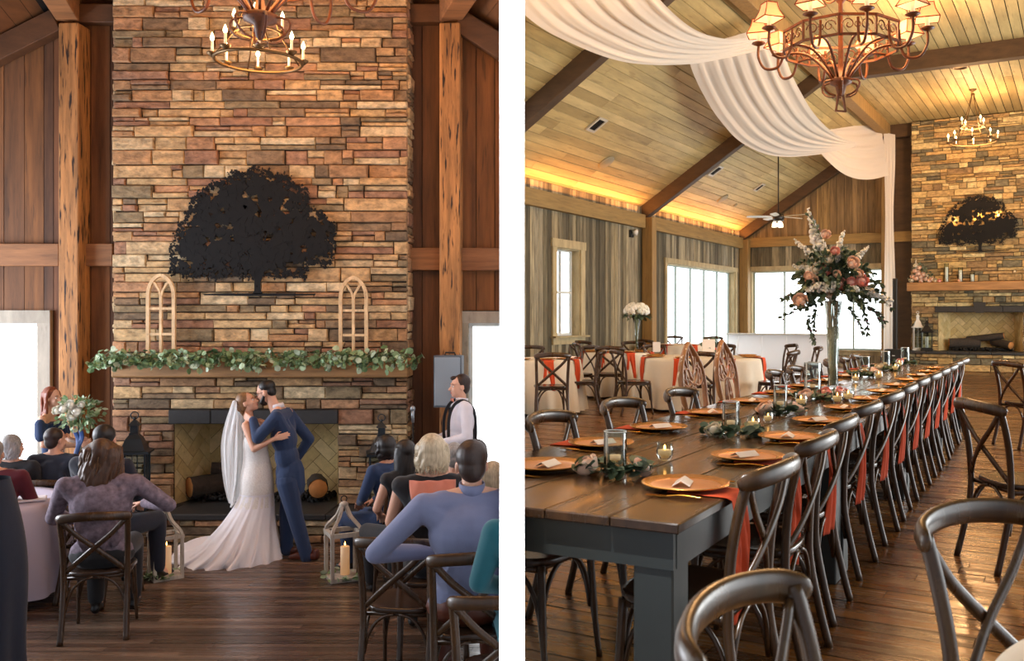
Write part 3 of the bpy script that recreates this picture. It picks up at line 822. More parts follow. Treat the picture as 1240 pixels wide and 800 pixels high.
# ---------------------------------------------------------------- cross-back chair (local: faces +y, stands on z = 0)
M['chair'] = islands('dark_walnut_chair', ['46301a', '4d351e', '3f2a17'], .30, (16, 16, 3), .5, .2, .002, .25, '7f6f5c', .08)  # greyish spots put soft highlights into the brown itself
M['seat_wood'] = islands('walnut_seat', ['33241a', '3b2a1e'], .22, (3, 18, 3), .4, .1)
def make_chair(detail=1):
    t = empty('crossback_chair')
    mb = MB(); n = 28
    def outline(s):
        o = []
        for k in range(n):
            a = 2*PI*k/n; ca, sa = math.cos(a), math.sin(a)
            x = .215*s*math.copysign(abs(ca)**.62, ca); y = .205*s*math.copysign(abs(sa)**.62, sa)
            x *= 1.0+.07*(y/.2)
            o.append((x, y+.0))
        return o
    prof = [(1.0-.03, .435), (1.0, .442), (1.0, .458), (.975, .466), (.9, .464), (.6, .458)]
    vs = []; fs = []
    for s_, z in prof: vs += [Vector((x, y, z)) for x, y in outline(s_)]
    for i in range(len(prof)-1):
        for k in range(n): fs.append((i*n+k, i*n+(k+1) % n, (i+1)*n+(k+1) % n, (i+1)*n+k))
    fs += [tuple(range(n))[::-1], tuple((len(prof)-1)*n+k for k in range(n))]
    mb.add(vs, fs, True); mb.build('seat', M['seat_wood'], t)
    for s in (-1, 1):
        mb = MB()
        mb.tube(spline([(s*.205, -.275, 0), (s*.20, -.235, .16), (s*.198, -.200, .34), (s*.198, -.195, .46), (s*.202, -.205, .62), (s*.207, -.232, .76), (s*.21, -.262, .862)], 4), .0165, 8, flat=(1.0, 1.25))
        mb.build('rear_leg', M['chair'], t)
        mb = MB()
        mb.tube(spline([(s*.195, .20, 0), (s*.187, .178, .2), (s*.178, .165, .44)], 4), [.0125]*4+[.016]*5, 8)
        mb.build('front_leg', M['chair'], t)
    mb = MB()
    rail = spline([(-.235, -.238, .848), (-.19, -.285, .862), (-.1, -.318, .872), (0, -.328, .876), (.1, -.318, .872), (.19, -.285, .862), (.235, -.238, .848)], 5)
    mb.tube(rail, [.010, .017, .021, .022]+[.023]*(len(rail)-8)+[.022, .021, .017, .010], 10, flat=(.72, 1.35))
    mb.build('top_rail', M['chair'], t)
    for s in (-1, 1):
        mb = MB(); o = -.006 if s > 0 else .006
        mb.tube(spline([(s*.195, -.262, .835), (s*.11, -.258+o, .74), (0, -.248+o, .645), (-s*.10, -.225+o, .555), (-s*.185, -.196, .475)], 4), .0155, 6, flat=(.62, 1.15))
        mb.build('cross_bar', M['chair'], t)
    mb = MB()
    for x0, y0, x1, y1 in ((-.19, -.2, .19, -.2), (-.178, .165, .178, .165), (-.19, -.2, -.178, .165), (.19, -.2, .178, .165)):
        for a, b in (((x0, y0), (x1, y1)), ((x1, y1), (x0, y0))):
            p = Vector((a[0], a[1], 0)); q = Vector((b[0], b[1], 0)); m_ = p.lerp(q, .46)
            mb.tube(bez(p+Vector((0,0,.20)), p.lerp(q, .04)+Vector((0,0,.34)), p.lerp(q, .2)+Vector((0,0,.425)), m_+Vector((0,0,.432)), 8), .0095, 6)
    mb.build('arch_brace', M['chair'], t)
    mb = MB()
    mb.tube([(-.205, -.17, .425), (.205, -.17, .425)], .014, 6); mb.tube([(-.18, .15, .425), (.18, .15, .425)], .014, 6)
    mb.tube([(-.195, -.17, .425), (-.18, .15, .425)], .014, 6); mb.tube([(.195, -.17, .425), (.18, .15, .425)], .014, 6)
    mb.build('seat_rail', M['chair'], t)
    return t
CHAIR0 = make_chair(); CH_USED = [False]
def chair(loc, face, label, group=None, s=1.0):
    """face: (fx, fy) direction the sitter looks"""
    rz = math.atan2(-face[0], face[1])
    if not CH_USED[0]:
        CH_USED[0] = True; CHAIR0.location = loc; CHAIR0.rotation_euler.z = rz; CHAIR0.scale = (s, s, s); SIDES[CHAIR0.name] = SIDE
        return tag(CHAIR0, label, 'chair', group)
    r = dup(CHAIR0, loc, rz, label, None, s); r['category'] = 'chair'
    if group: r['group'] = group
    elif 'group' in r: del r['group']
    return r

# ---------------------------------------------------------------- chandeliers
M['rust_iron'] = islands('rusted_iron', ['6b3514', '5c2d12', '754018'], .5, (14, 14, 14), .5, .3, .003, .7, '241208')
M['bronze'] = mat('aged_bronze', '6e5636', .4, .7)
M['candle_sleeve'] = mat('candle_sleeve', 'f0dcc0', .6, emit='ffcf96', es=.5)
M['bulb'] = mat('lit_bulb', 'fff0d0', .4, emit='ffd8a0', es=14)
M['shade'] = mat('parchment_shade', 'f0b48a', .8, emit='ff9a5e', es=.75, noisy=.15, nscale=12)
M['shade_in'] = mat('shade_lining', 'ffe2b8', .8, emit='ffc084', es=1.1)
M['shade_trim'] = mat('shade_rust_trim', '8c3d16', .7)
def ring_chandelier(label, loc, r, htop):
    """candle ring chandelier hung from the ceiling"""
    t = thing('candle_chandelier', label, 'chandelier', loc, .2)
    mb = MB(); mb.tube([(r*math.cos(a*PI/24), r*math.sin(a*PI/24), 0) for a in range(48)], .016, 8, True); mb.build('lower_ring', M['bronze'], t)
    mb = MB(); mb.tube([(r*.52*math.cos(a*PI/16), r*.52*math.sin(a*PI/16), .34*r/.5) for a in range(32)], .010, 8, True); mb.build('upper_ring', M['bronze'], t)
    for i in range(4):
        a = i*PI/2+.4
        mb = MB(); mb.tube([(r*math.cos(a), r*math.sin(a), 0), (r*.52*math.cos(a), r*.52*math.sin(a), .34*r/.5), (.03*math.cos(a), .03*math.sin(a), 1.05*r/.5)], .008, 6); mb.build('rod', M['bronze'], t)
    def cnd(a, rr, z):
        c = Vector((rr*math.cos(a), rr*math.sin(a), z))
        mb = MB(); mb.lathe([(.012, -.03), (.045, .0), (.05, .012), (.02, .01)], 12, c); cu = mb.build('drip_cup', M['bronze'], t)
        mb = MB(); mb.lathe([(.012, .01), (.012, .12)], 10, c); mb.build('sleeve', M['candle_sleeve'], cu)
        mb = MB(); mb.lathe([(.008, .12), (.018, .135), (.020, .15), (.012, .175), (.002, .20)], 10, c); mb.build('bulb', M['bulb'], cu)
    for i in range(8): cnd(i*PI/4+.15, r*1.03, .03)
    for i in range(4): cnd(i*PI/2+.0, r*.55, .36*r/.5)
    mb = MB(); mb.ell((0, 0, 1.07*r/.5), .045); k = .08+1.05*r/.5
    n = int((htop-k)/.06)
    for i in range(n):
        z = k+.03+i*.06; Mx = Matrix.Rotation(PI/2*(i % 2), 3, 'Z')
        mb.tube([Mx@Vector((.018*math.cos(a*PI/5), 0, .036*math.sin(a*PI/5)))+Vector((0,0,z)) for a in range(10)], .0045, 5, True)
    mb.build('chain', M['bronze'], t)
    mb = MB(); mb.lathe([(.02, htop-.06), (.08, htop-.02), (.085, htop)], 16); mb.build('ceiling_rose', M['bronze'], t)
    lamp('POINT', loc[0], loc[1], loc[2]+.16, 1.0, t.name)
    return t
LAMPS = []
def lamp(kind, x, y, z, k, who): LAMPS.append((x, y, z, k))
def shade_chandelier(label, loc, r, htop, shades=True, rz=0.0, lower=True):
    t = thing('shaded_chandelier' if shades else 'iron_chandelier', label, 'chandelier', loc, rz)
    N = 10; m = M['rust_iron']
    def pol(a, rr, z): return Vector((rr*math.cos(a), rr*math.sin(a), z))
    # decagon band with scrollwork
    mb = MB(); Rb = r*.70
    for z in (-.075, .075): mb.tube([pol(2*PI*(i+.5)/N, Rb, z*r/.65) for i in range(N)], .013, 4, True)
    for i in range(N): mb.tube([pol(2*PI*(i+.5)/N, Rb, -.08*r/.65), pol(2*PI*(i+.5)/N, Rb, .08*r/.65)], .011, 4)
    mb.build('band', m, t)
    mb = MB()
    for i in range(N):
        a0, a1 = 2*PI*(i+.5)/N, 2*PI*(i+1.5)/N; A, B = pol(a0, Rb, 0), pol(a1, Rb, 0); ex = (B-A).normalized(); L = (B-A).length; mid = (A+B)/2
        for s in (-1, 1):
            pts = []
            for k in range(14):
                th_ = k/13*2.4*PI; rr = .05*(1-k/16)*r/.65
                pts.append(mid+ex*(s*(L*.24)+s*rr*math.cos(th_))+Vector((0,0,rr*math.sin(th_))))
            mb.tube(pts, .0055, 4)
        mb.tube([mid+ex*(.022*math.cos(k*PI/4))+Vector((0,0,.022*math.sin(k*PI/4))) for k in range(8)], .005, 4, True)
    mb.build('scrollwork', m, t)
    for i in range(N):
        a = 2*PI*i/N+PI/N*0
        mb = MB(); k = r/.65
        # rib from band down to the hub, then out arm that dips and rises to the cup
        mb.tube(bez(pol(a, Rb*.97, -.07*k), pol(a, Rb*.6, -.05*k), pol(a, .22*k, -.08*k), pol(a, .05, -.32*k), 8), .011, 6)
        mb.build('rib', m, t)
        mb = MB()
        mb.tube(spline([pol(a, Rb*.97, .05*k), pol(a, Rb*1.0, -.09*k), pol(a, Rb*1.10, -.17*k), pol(a, r*.92, -.17*k), pol(a, r*1.0, -.08*k), pol(a, r*1.0, .02*k)], 5), .012, 6)
        ar = mb.build('arm', m, t)
        c = pol(a, r, .02*k)
        mb = MB(); mb.lathe([(.012, 0), (.03, .008), (.058*k, .022), (.05*k, .03), (.012, .024)], 12, c); mb.build('drip_cup', m, ar)
        mb = MB(); mb.lathe([(.017, .025), (.017, .12), (.014, .125)], 10, c); mb.build('candle_sleeve', M['candle_sleeve'], ar)
        if shades:
            mb = MB(); q = math.sqrt(2); Mr = Matrix.Rotation(PI/4+a, 3, 'Z'); s = .74*k
            prof = [(.118*s*q, .09), (.098*s*q, .12), (.078*s*q, .155), (.066*s*q, .19), (.062*s*q, .215)]
            mb.lathe(prof, 4, c, Mr, False, False, False); sh = mb.build('shade', M['shade'], ar)
            mb = MB(); mb.lathe([(pr_-.004, z) for pr_, z in prof], 4, c, Mr, False, False, False); mb.f = [f[::-1] for f in mb.f]; mb.build('shade_lining', M['shade_in'], ar)
            mb = MB()
            for pr_, z in (prof[0], prof[-1]): mb.tube([c+Mr@Vector((pr_*math.cos(j*PI/2), pr_*math.sin(j*PI/2), z)) for j in range(4)], .006, 4, True)
            for j in range(4): mb.tube([c+Mr@Vector((pr_*math.cos(j*PI/2), pr_*math.sin(j*PI/2), z)) for pr_, z in prof], .0045, 4)
            mb.build('shade_trim', M['shade_trim'], ar)
            mb = MB(); mb.ell(c+Vector((0, 0, .155)), (.017, .017, .026)); mb.build('bulb', M['bulb'], ar)
    k = r/.65
    mb = MB(); mb.lathe([(.012, -.44*k), (.03, -.42*k), (.045, -.36*k), (.085*k, -.34*k), (.09*k, -.31*k), (.04, -.28*k), (.022, -.2*k), (.018, .3*k), (.05, .34*k), (.05, .38*k), (.018, .42*k), (.018, .9*k)], 12)
    mb.build('hub_column', m, t)
    mb = MB(); z1, z2 = -.56*k, -.42*k
    if lower:
        for s in (-1, 1): mb.beam((s*.045, 0, z1), (s*.02, 0, z2), .014, .014)
        mb.beam((-.05, 0, z1), (.05, 0, z1), .014, .014)
    for i in range(6):
        a = i*PI/3; pts = [pol(a, (.05+.11*math.sin(q*.42)*(1 if q < 6 else .8))*k, (-.38-.06*math.cos(q*.5))*k) for q in range(9)]
        mb.tube(pts, .009, 5)
    mb.build('finial', m, t)
    mb = MB()
    for i in range(8):
        a = i*PI/4+.2; mb.tube(bez(pol(a, .04, .36*k), pol(a, .12*k, .30*k), pol(a, .26*k, .38*k), pol(a, .2*k, .62*k), 8), .008, 5)
        mb.tube(bez(pol(a, .2*k, .62*k), pol(a, .15*k, .8*k), pol(a, .08*k, .85*k), pol(a, .02, .88*k), 6), .008, 5)
    mb.build('crown_scrolls', m, t)
    mb = MB(); z = .92*k; i = 0
    while z < htop-.08:
        Mx = Matrix.Rotation(PI/2*(i % 2), 3, 'Z'); mb.tube([Mx@Vector((.022*math.cos(b*PI/5), 0, .042*math.sin(b*PI/5)))+Vector((0,0,z)) for b in range(10)], .006, 5, True); z += .068; i += 1
    mb.build('chain', m, t)
    mb = MB(); mb.lathe([(.02, htop-.08), (.09, htop-.03), (.10, htop)], 16); mb.build('ceiling_rose', m, t)
    return t
SIDE = 'L'
zt = cz+.0
D = 8.6; p = P(313, 74, D); ring_chandelier('small candle-ring chandelier with lit bulbs in front of the stone chimney', p, .395, zt-p.z)
D = 6.3; p = P(315, -53, D); shade_chandelier('large rusty iron chandelier cut off by the top of the view', p, .86, zt-p.z+.3, False, 0, False)
# ================================================================ RIGHT HALL (mesh coordinates u, v in the hall's own axes)
SIDE = 'R'
UL, VB, ZE, ZC, UC = -8.7, 25.6, 3.85, 6.5, -4.6      # left wall, back wall, eave, flat ceiling, ceiling break
SL = (ZC-ZE)/(UC-UL)
V0 = 1.0
def rb(mb, name, m, parent=None): return structure(mb.build(name, M[m] if isinstance(m, str) else m, parent, None, -TH))
mb = MB(); v = 1.2
while v < VB:
    w = .128*random.uniform(.93, 1.07); u = -9.0+random.uniform(0, 1)
    while u < 5.0:
        L = random.uniform(1.4, 3.6); dz = random.uniform(-.0014, .0014)
        mb.add([(u, v, dz), (u+L-.004, v, dz), (u+L-.004, v+w-.005, dz), (u, v+w-.005, dz)], [(0,1,2,3)]); u += L
    v += w
rb(mb, 'floor_right', 'floor_r')
mb = MB(); mb.box((-2, 13.4, -.06), (14.5, 24.6, .11)); rb(mb, 'trim_20', 'black_gap')
def onleft(mb, i0=0):
    for i in range(i0, len(mb.v)):
        p = mb.v[i]; mb.v[i] = Vector((UL-p.y, p.x, p.z))
# left wall
WA = (14.78, 15.72, 1.0, 2.68); WB = (20.0, 24.9, .3, 2.66)
ZT = ZE+.0
mb = MB(); w = .14
wall_planks(mb, [(11.5, WA[0]-.02, 0, ZT), (WA[0]-.02, WA[1]+.02, WA[3]+.02, ZT), (WA[0]-.02, WA[1]+.02, 0, WA[2]-.02), (WA[1]+.02, WB[0]-.02, 0, ZT),
                 (WB[0]-.02, WB[1]+.02, WB[3]+.02, ZT), (WB[0]-.02, WB[1]+.02, 0, WB[2]-.02), (WB[1]+.02, VB, 0, ZT)], w, 0)
onleft(mb); rb(mb, 'wall_left', 'barn_r')
mb = MB()
for a, b, c, d in ((11.5, WA[0], 0, ZT), (WA[0], WA[1], WA[3], ZT), (WA[0], WA[1], 0, WA[2]), (WA[1], WB[0], 0, ZT), (WB[0], WB[1], WB[3], ZT), (WB[0], WB[1], 0, WB[2]), (WB[1], VB+.1, 0, ZT)):
    mb.box(((a+b)/2, .11, (c+d)/2), (b-a, .21, d-c))
onleft(mb); rb(mb, 'wall_left_core', 'black_gap')
def win_R(n, W, fw, muls, hbar=(), back=.16, left=True, frame='tan_frame', mulm='mullion', mw=.05):
    a, b, c, d = W
    mb = MB()
    mb.box(((a+b)/2, -.045, d+fw/2), (b-a+2*fw+.06, .05, fw)); mb.box((a-fw/2, -.04, (c+d)/2), (fw, .04, d-c)); mb.box((b+fw/2, -.04, (c+d)/2), (fw, .04, d-c))
    mb.box(((a+b)/2, -.05, c-fw*.6), (b-a+2*fw, .04, fw*.8)); mb.box(((a+b)/2, -.08, c-.015), (b-a+2*fw+.08, .14, .035))
    mb.box((a+.012, .06, (c+d)/2), (.024, .16, d-c)); mb.box((b-.012, .06, (c+d)/2), (.024, .16, d-c)); mb.box(((a+b)/2, .06, d-.012), (b-a-.05, .16, .024))
    if left: onleft(mb)
    else: mb.v = [Vector((p.x, p.y+VB, p.z)) for p in mb.v]
    o = rb(mb, 'window_%d' % n, frame)
    mb = MB(); s = .05
    for x in [a+.024+s/2, b-.024-s/2]+[a+(b-a)*m for m in muls]: mb.box((x, back, (c+d)/2), (s if x in (a, b) else mw, .05, d-c))
    for z in [c+s/2, d-s/2]+[c+(d-c)*h for h in hbar]: mb.box(((a+b)/2, back+.001, z), (b-a-.05, .045, s))
    if left: onleft(mb)
    else: mb.v = [Vector((p.x, p.y+VB, p.z)) for p in mb.v]
    mb.build('window_mullions', M[mulm], o)
    mb = MB(); mb.box(((a+b)/2, back, (c+d)/2), (b-a-.06, .006, d-c-.05))
    if left: onleft(mb)
    else: mb.v = [Vector((p.x, p.y+VB, p.z)) for p in mb.v]
    mb.build('window_pane', M['pane'], o)
win_R(3, WA, .16, (.5,), (.5,), mulm='sash', mw=.03)
win_R(4, WB, .12, (.2, .4, .6, .8))
# back wall with its wide window; chimney breast from u=-3.9 to -.5
WC = (-8.42, -4.72, .45, 2.70)
mb = MB()
zt = lambda u: min(ZC, ZE+SL*(u-UL)) if u < 0 else min(ZC, ZC-(u-.2)*SL if u > .2 else ZC)
wall_planks(mb, [(UL, WC[0], 0, ZE-.45), (WC[0], WC[1], WC[3], ZE-.45), (WC[0], WC[1], 0, WC[2]), (WC[1], -3.8, 0, ZE-.45), (-.6, 4.3, 0, ZE-.45)], .2, VB)
rb(mb, 'wall_back_right', 'barn_r')
mb = MB(); wall_planks(mb, [(UL, UC, ZE-.45, zt), (UC, -3.8, ZE-.45, ZC), (-.6, 4.3, ZE-.45, zt)], .2, VB); rb(mb, 'wall_gable', 'barn_gable')
mb = MB()
for a, b, c, d in ((UL, WC[0], 0, 3.4), (WC[0], WC[1], WC[3], 3.4), (WC[0], WC[1], 0, WC[2]), (WC[1], -3.5, 0, 3.4), (-.9, 4.3, 0, 3.4), (UL, 4.3, 3.4, ZC+.1)): mb.box(((a+b)/2, VB+.11, (c+d)/2), (b-a, .2, d-c))
rb(mb, 'wall_back_right_core', 'black_gap')
win_R(5, WC, .13, (.255, .78), left=False)
# light timber girt on the back wall and cornice over the left wall
mb = MB(); mb.box(((UL-3.8)/2, VB-.09, 3.52), (-3.8-UL, .14, .27)); mb.box((2, VB-.09, 3.52), (5, .14, .27)); rb(mb, 'trim_21', 'girt_r')
mb = MB()
for a, b in ((11.6, 18.5), (18.95, 25.2)): mb.box((UL+.12, (a+b)/2, 3.50), (.10, b-a, .30)); mb.box((UL+.06, (a+b)/2, 3.38), (.2, b-a, .05))
rb(mb, 'trim_22', M['girt_rv'] if 'girt_rv' in M else 'girt_r')
mb = MB()
for v in (11.9, 18.7, 25.35): mb.box((UL+.17, v, 1.8), (.26, .24, 3.6), None, .01)
mb.box((UC, VB-.14, ZC/2), (.24, .24, ZC), None, .01)
rb(mb, 'trim_23', 'post_r')
mb = MB(); mb.box((-4.17, VB-.05, ZC/2), (.5, .06, ZC)); rb(mb, 'trim_28', 'dark_beam')
mb = MB()
for v in (4.6, 11.9, 18.7, 25.4):
    mb.beam((UL-.1, v, ZE-.22), (UC+.05, v, ZC-.12), .20, .30, (0,0,1), .01)
    mb.box((-2.2, v, ZC-.17), (4.9, .24, .34)); mb.beam((.2, v, ZC-.12), (4.3, v, ZE-.2), .24, .36)
rb(mb, 'trim_24', 'dark_beam')
mb = MB(); mb.box((UC, 13.6, ZC-.14), (.26, 24, .30), None, .01); mb.box((.2, 13.6, ZC-.14), (.26, 24, .30), None, .01); rb(mb, 'trim_25', 'post_r')
# ceiling boards
mb = MB()
def cboards(a, b, n):
    (u0, z0), (u1, z1) = a, b
    for i in range(n):
        ua, ub = u0+(u1-u0)*i/n, u0+(u1-u0)*(i+1)/n; za, zb = z0+(z1-z0)*i/n, z0+(z1-z0)*(i+1)/n
        ub -= (u1-u0)/n*.09; zb -= (z1-z0)/n*.09; v = 1.0-random.uniform(0, 2)
        while v < VB:
            L = random.uniform(4.5, 9); e = min(v+L, VB); dz = random.uniform(0, .004)
            mb.add([(ua, v, za+dz), (ub, v, zb+dz), (ub, e-.006, zb+dz), (ua, e-.006, za+dz), (ua, v, za+.02), (ub, v, zb+.02), (ub, e-.006, zb+.02), (ua, e-.006, za+.02)], [(0,3,2,1), (4,5,6,7), (0,1,5,4), (1,2,6,5), (2,3,7,6), (3,0,4,7)])
            v = e
cboards((UL-.1, ZE-SL*.1), (UC, ZC), 27); cboards((UC, ZC), (.2, ZC), 26); cboards((.2, ZC), (4.4, ZE), 24)
rb(mb, 'ceiling_right', 'ceil_r')
mb = MB()
for (a, za), (b, zb) in (((UL-.4, ZE-SL*.4), (UC, ZC)), ((UC, ZC), (.2, ZC)), ((.2, ZC), (4.5, ZE))):
    mb.add([(a, 0, za+.03), (b, 0, zb+.03), (b, VB+.3, zb+.03), (a, VB+.3, za+.03), (a, 0, za+.1), (b, 0, zb+.1), (b, VB+.3, zb+.1), (a, VB+.3, za+.1)], [(0,3,2,1), (4,5,6,7), (0,1,5,4), (1,2,6,5), (2,3,7,6), (3,0,4,7)])
rb(mb, 'ceiling_right_roof', 'black_gap')

# ---- second fireplace
prR = dict(w=3.40, H=ZC-.02, open=(-1.05, .93, .50, 1.49), hh=.50, hd=.55, lin=(1.49, 1.64), lin_x=(-1.12, 1.0), lin_n=4, key=True,
           hearth=(-1.75, 1.75), slab_n=7, mantel=(2.04, 2.26), md=.3, mx=(-1.78, 1.78), cd=.5, splay=.22)
FU, FV = -2.2, 25.1
fpR = RF(FU, FV, 0)
FPR = fireplace(fpR, -TH, prR, 'tan ledge-stone fireplace at the far end of the dining hall', 'stone_r')
def FW(x, y, z): return RF(FU+x, FV+y, z)       # point in the fireplace's own frame
embers(fpR, -TH, -.8, .7, .1, .5, .51, 'black ember rocks under the logs in the dining hall fireplace')
log_thing('log with a round tan cut face in the dining hall fireplace', FW(-.45, .3, .58), -TH+.25, .75, .12, 0, 'logs in the dining hall fireplace')
log_thing('charred log crossing the top of the pile in the dining hall fireplace', FW(.05, .34, .76), -TH-.15, .9, .08, -.12, 'logs in the dining hall fireplace')
log_thing('charred log leaning at the right of the pile in the dining hall fireplace', FW(.42, .28, .60), -TH-.7, .6, .10, .15, 'logs in the dining hall fireplace')
sc_ = .98; ptsR = [((x-311)/106*sc_, 3.02+(357-y)/106*sc_) for x, y in outl]
tree_obj('steel_oak_tree', 'black steel oak tree cut-out over the dining hall fireplace', FW(-.05, -.13, 0), -TH, ptsR, 3.02, 2, 2300, 0, ((-.62, 3.85, .17, .13), (-.05, 3.88, .14, .22), (.42, 3.92, .2, .10)))
# mantel pieces
mzR = 2.26
metal_lantern('tall white lantern standing at the back of the left hearth end', FW(-1.52, -.2, .50), 1.02, .24, 'white_metal', -TH+.3)
metal_lantern('black metal lantern with a candle at the left of the hearth', FW(-1.28, -.33, .50), .82, .30, 'iron', -TH+.1)
candle('white candle inside the black hearth lantern', FW(-1.28, -.33, .58), .04, .28, None, False, 'wax_white')
for i, (x, h) in enumerate(((-.83, .48), (-.50, .37), (-.22, .23))):
    p = FW(x, -.15, mzR)
    t = thing('glass_cylinder_candle', ['tallest white candle in clear glass on the far mantel', 'middle-height white candle in clear glass on the far mantel', 'shortest white candle in clear glass on the far mantel'][i], 'candle', p, 0, 'glass candles on the far mantel')
    mb = MB(); mb.lathe([(.055, 0), (.058, .01), (.058, h), (.054, h), (.054, .012)], 16, cap1=False); mb.build('glass_cylinder', M['glass'], t)
    mb = MB(); mb.lathe([(.038, .012), (.038, h*.8), (.002, h*.8+.004)], 14); mb.build('wax_body', M['wax_white'], t)
for i, (x, h) in enumerate(((.75, .26), (.98, .32), (1.2, .38))):
    p = FW(x, -.15, mzR)
    t = thing('stem_votive', ['low stemmed glass votive on the right half of the far mantel', 'middle stemmed glass votive on the right half of the far mantel', 'tall stemmed glass votive on the right half of the far mantel'][i], 'votive', p, 0, 'stemmed votives on the far mantel')
    mb = MB(); mb.lathe([(.04, 0), (.006, .012), (.005, h-.06), (.03, h-.045), (.038, h), (.035, h), (.002, h-.04)], 14); mb.build('glass_stem', M['glass'], t)
    mb = MB(); mb.lathe([(.028, h-.035), (.028, h-.012), (.002, h-.01)], 10); mb.build('tealight', M['wax'], t)

# ---- flowers
M['rose_peach'] = islands('peach_petals', ['fdd9bf', 'fde0ca', 'fbcfb0', 'fee8d8'], .6, (9, 9, 9), .12, 0)
M['rose_coral'] = islands('coral_petals', ['fbb8a8', 'f8ac9c', 'fcc6b8', 'f6a090'], .6, (9, 9, 9), .12, 0)
M['rose_cream'] = islands('cream_petals', ['f1e6cf', 'ece0c4', 'f6eedc', 'e6d8b8'], .6, (9, 9, 9), .12, 0)
M['bloom_white'] = islands('white_blossoms', ['e9e6da', 'dedccf', 'f3f1e8', 'd4d4c4'], .6, (20, 20, 20), .15, 0)
M['berry_twig'] = mat('plum_buds', '6e4450', .6)
def rose(mb, c, d, r):
    """cupped petals wrapped in rings round a closed heart"""
    d = Vector(d).normalized(); q = Vector((0,0,1)).rotation_difference(d).to_matrix(); c = Vector(c)
    mb.ell(c, r*.55, None, 8, 6)
    for ring, (n, R_, t0, fl) in enumerate(((3, .55, .15, .0), (4, .70, .55, .06), (5, .86, .88, .14), (5, 1.0, 1.15, .24))):
        a0 = random.uniform(0, 6)
        for k in range(n):
            a = a0+2*PI*k/n; wd = 2*PI/n*.62
            def pt(u, v):
                th = t0+(2.3-t0)*(1-v)+.25*abs(u-.5)*v; ph = a+(u-.5)*2*wd*math.sin(PI*(.18+.64*v)); rr = r*R_*(1+fl*v**4+.06*(u-.5))
                return c+q@Vector((rr*math.sin(th)*math.cos(ph), rr*math.sin(th)*math.sin(ph), rr*math.cos(th)*.9))
            mb.grid(pt, 5, 5)
    return mb
def spike(mb, p, d, L, r=.02, n=26):
    d = Vector(d).normalized()
    for i in range(n):
        t = i/n; c = Vector(p)+d*L*t+rv(r*(1-t*.7)); mb.ell(c, r*(1-.65*t)*random.uniform(.5, .9), Euler(rv(3)).to_matrix(), 5, 4)
def flower_ball(mb, c, r, n=60, pr=.018, flat=.75):
    for _ in range(n):
        d = rv(1); d.z = abs(d.z)*1.0-.15 if flat < 1 else d.z
        d.normalize(); mb.ell(Vector(c)+Vector((d.x*r, d.y*r, d.z*r*flat)), pr*random.uniform(.7, 1.2), None, 6, 4)

# mantel arrangement on the far fireplace
t = thing('mantel_flowers', 'peach rose arrangement at the left end of the far mantel', 'flower arrangement', FW(-1.45, -.17, mzR), -TH)
mb = MB()
for x, z, r in ((-.1, .12, .07), (.02, .06, .07), (.12, .1, .065), (-.05, .24, .065), (.07, .2, .06), (-.13, .3, .05), (.2, .04, .06), (-.02, .38, .05), (.28, .08, .05), (-.2, .16, .05), (.0, .15, .06)):
    rose(mb, (x, -.08+random.uniform(-.04, .04), z), (x*.5, -1, .5), r)
mb.build('peach_roses', M['rose_peach'], t)
mb = MB()
for x, z, r in ((-.22, .06, .06), (-.12, .44, .05), (.36, .04, .05), (.16, .18, .04)): rose(mb, (x, -.06, z), (x*.5, -1, .5), r)
spike(mb, (-.1, 0, .4), (-.1, 0, 1), .25, .03, 20); mb.build('cream_roses', M['rose_cream'], t)
mb = MB()
for _ in range(170):
    x = random.gauss(.04, .16); z = random.uniform(0, .55)*max(.1, 1-abs(x)*2.2); add_leaf(mb, (x, random.uniform(-.1, .05), z), rv()+Vector((x, -.4, .3)), rv(), .016, .07)
mb.build('leaves', M['leaf_dark'], t)
t = thing('mantel_sprig', 'small sprig of orange blooms at the right of the far mantel', 'flowers', FW(1.35, -.17, mzR), -TH)
mb = MB(); [rose(mb, (x, -.03, z), (0, -1, .6), .035) for x, z in ((-.1, .05), (0, .09), (.08, .04), (-.02, .16))]; mb.build('orange_blooms', M['rose_peach'], t)
mb = MB(); [add_leaf(mb, rv(.1)+Vector((0, 0, .1)), rv()+Vector((0, 0, .5)), rv(), .014, .07) for _ in range(40)]; mb.build('leaves', M['leaf_dark'], t)
for i, x in enumerate((-.02, -.33)):
    t = thing('loose_rose', ['loose coral rose lying beside the mantel arrangement', 'small peach bloom lying among the mantel candles'][i], 'rose', FW(-.9+ (x+.02)*-1.5 - .08, -.26, mzR+.03), -TH)
    mb = MB(); rose(mb, (0, 0, .0), (0, -1, .5), .045 if i == 0 else .035); mb.build('petals', M['rose_coral' if i == 0 else 'rose_peach'], t)

# ---- speaker column, ceiling fittings, fan
M['plastic'] = mat('black_plastic', '121413', .5)
p = RF(*UV(1084, floorD(446)*1.0)); D_ = 1474/(452-385.0); p = P(1084, 385, D_); p.z = 0
t = thing('column_speaker', 'black column loudspeaker on a square bass box by the white drape', 'speaker', p, -TH)
mb = MB(); mb.box((0, 0, .3), (.44, .44, .58), None, .015); mb.build('bass_box', M['plastic'], t)
mb = MB(); mb.box((0, .0, 1.44), (.10, .12, 1.72), None, .01); mb.build('speaker_column', M['plastic'], t)
mb = MB(); mb.box((0, -.226, .44), (.06, .006, .02)); mb.build('badge', M['sash'], t)
def slope_pt(x, y):
    ku = (x-CX)/F*math.cos(TH)-math.sin(TH); kz = -(y-CY)/F
    D = (ZE-SL*UL-HC)/(kz-SL*ku); D = D*1.0
    return P(x, y, D)
M['vent_grey'] = mat('vent_grey', 'b8b4a6', .5); M['speaker_grille'] = mat('tan_grille', '8d8468', .6)
nrm = Vector((-SL, 0, 1)).normalized(); Rl = Matrix.Rotation(math.atan(SL), 4, 'Y').inverted()
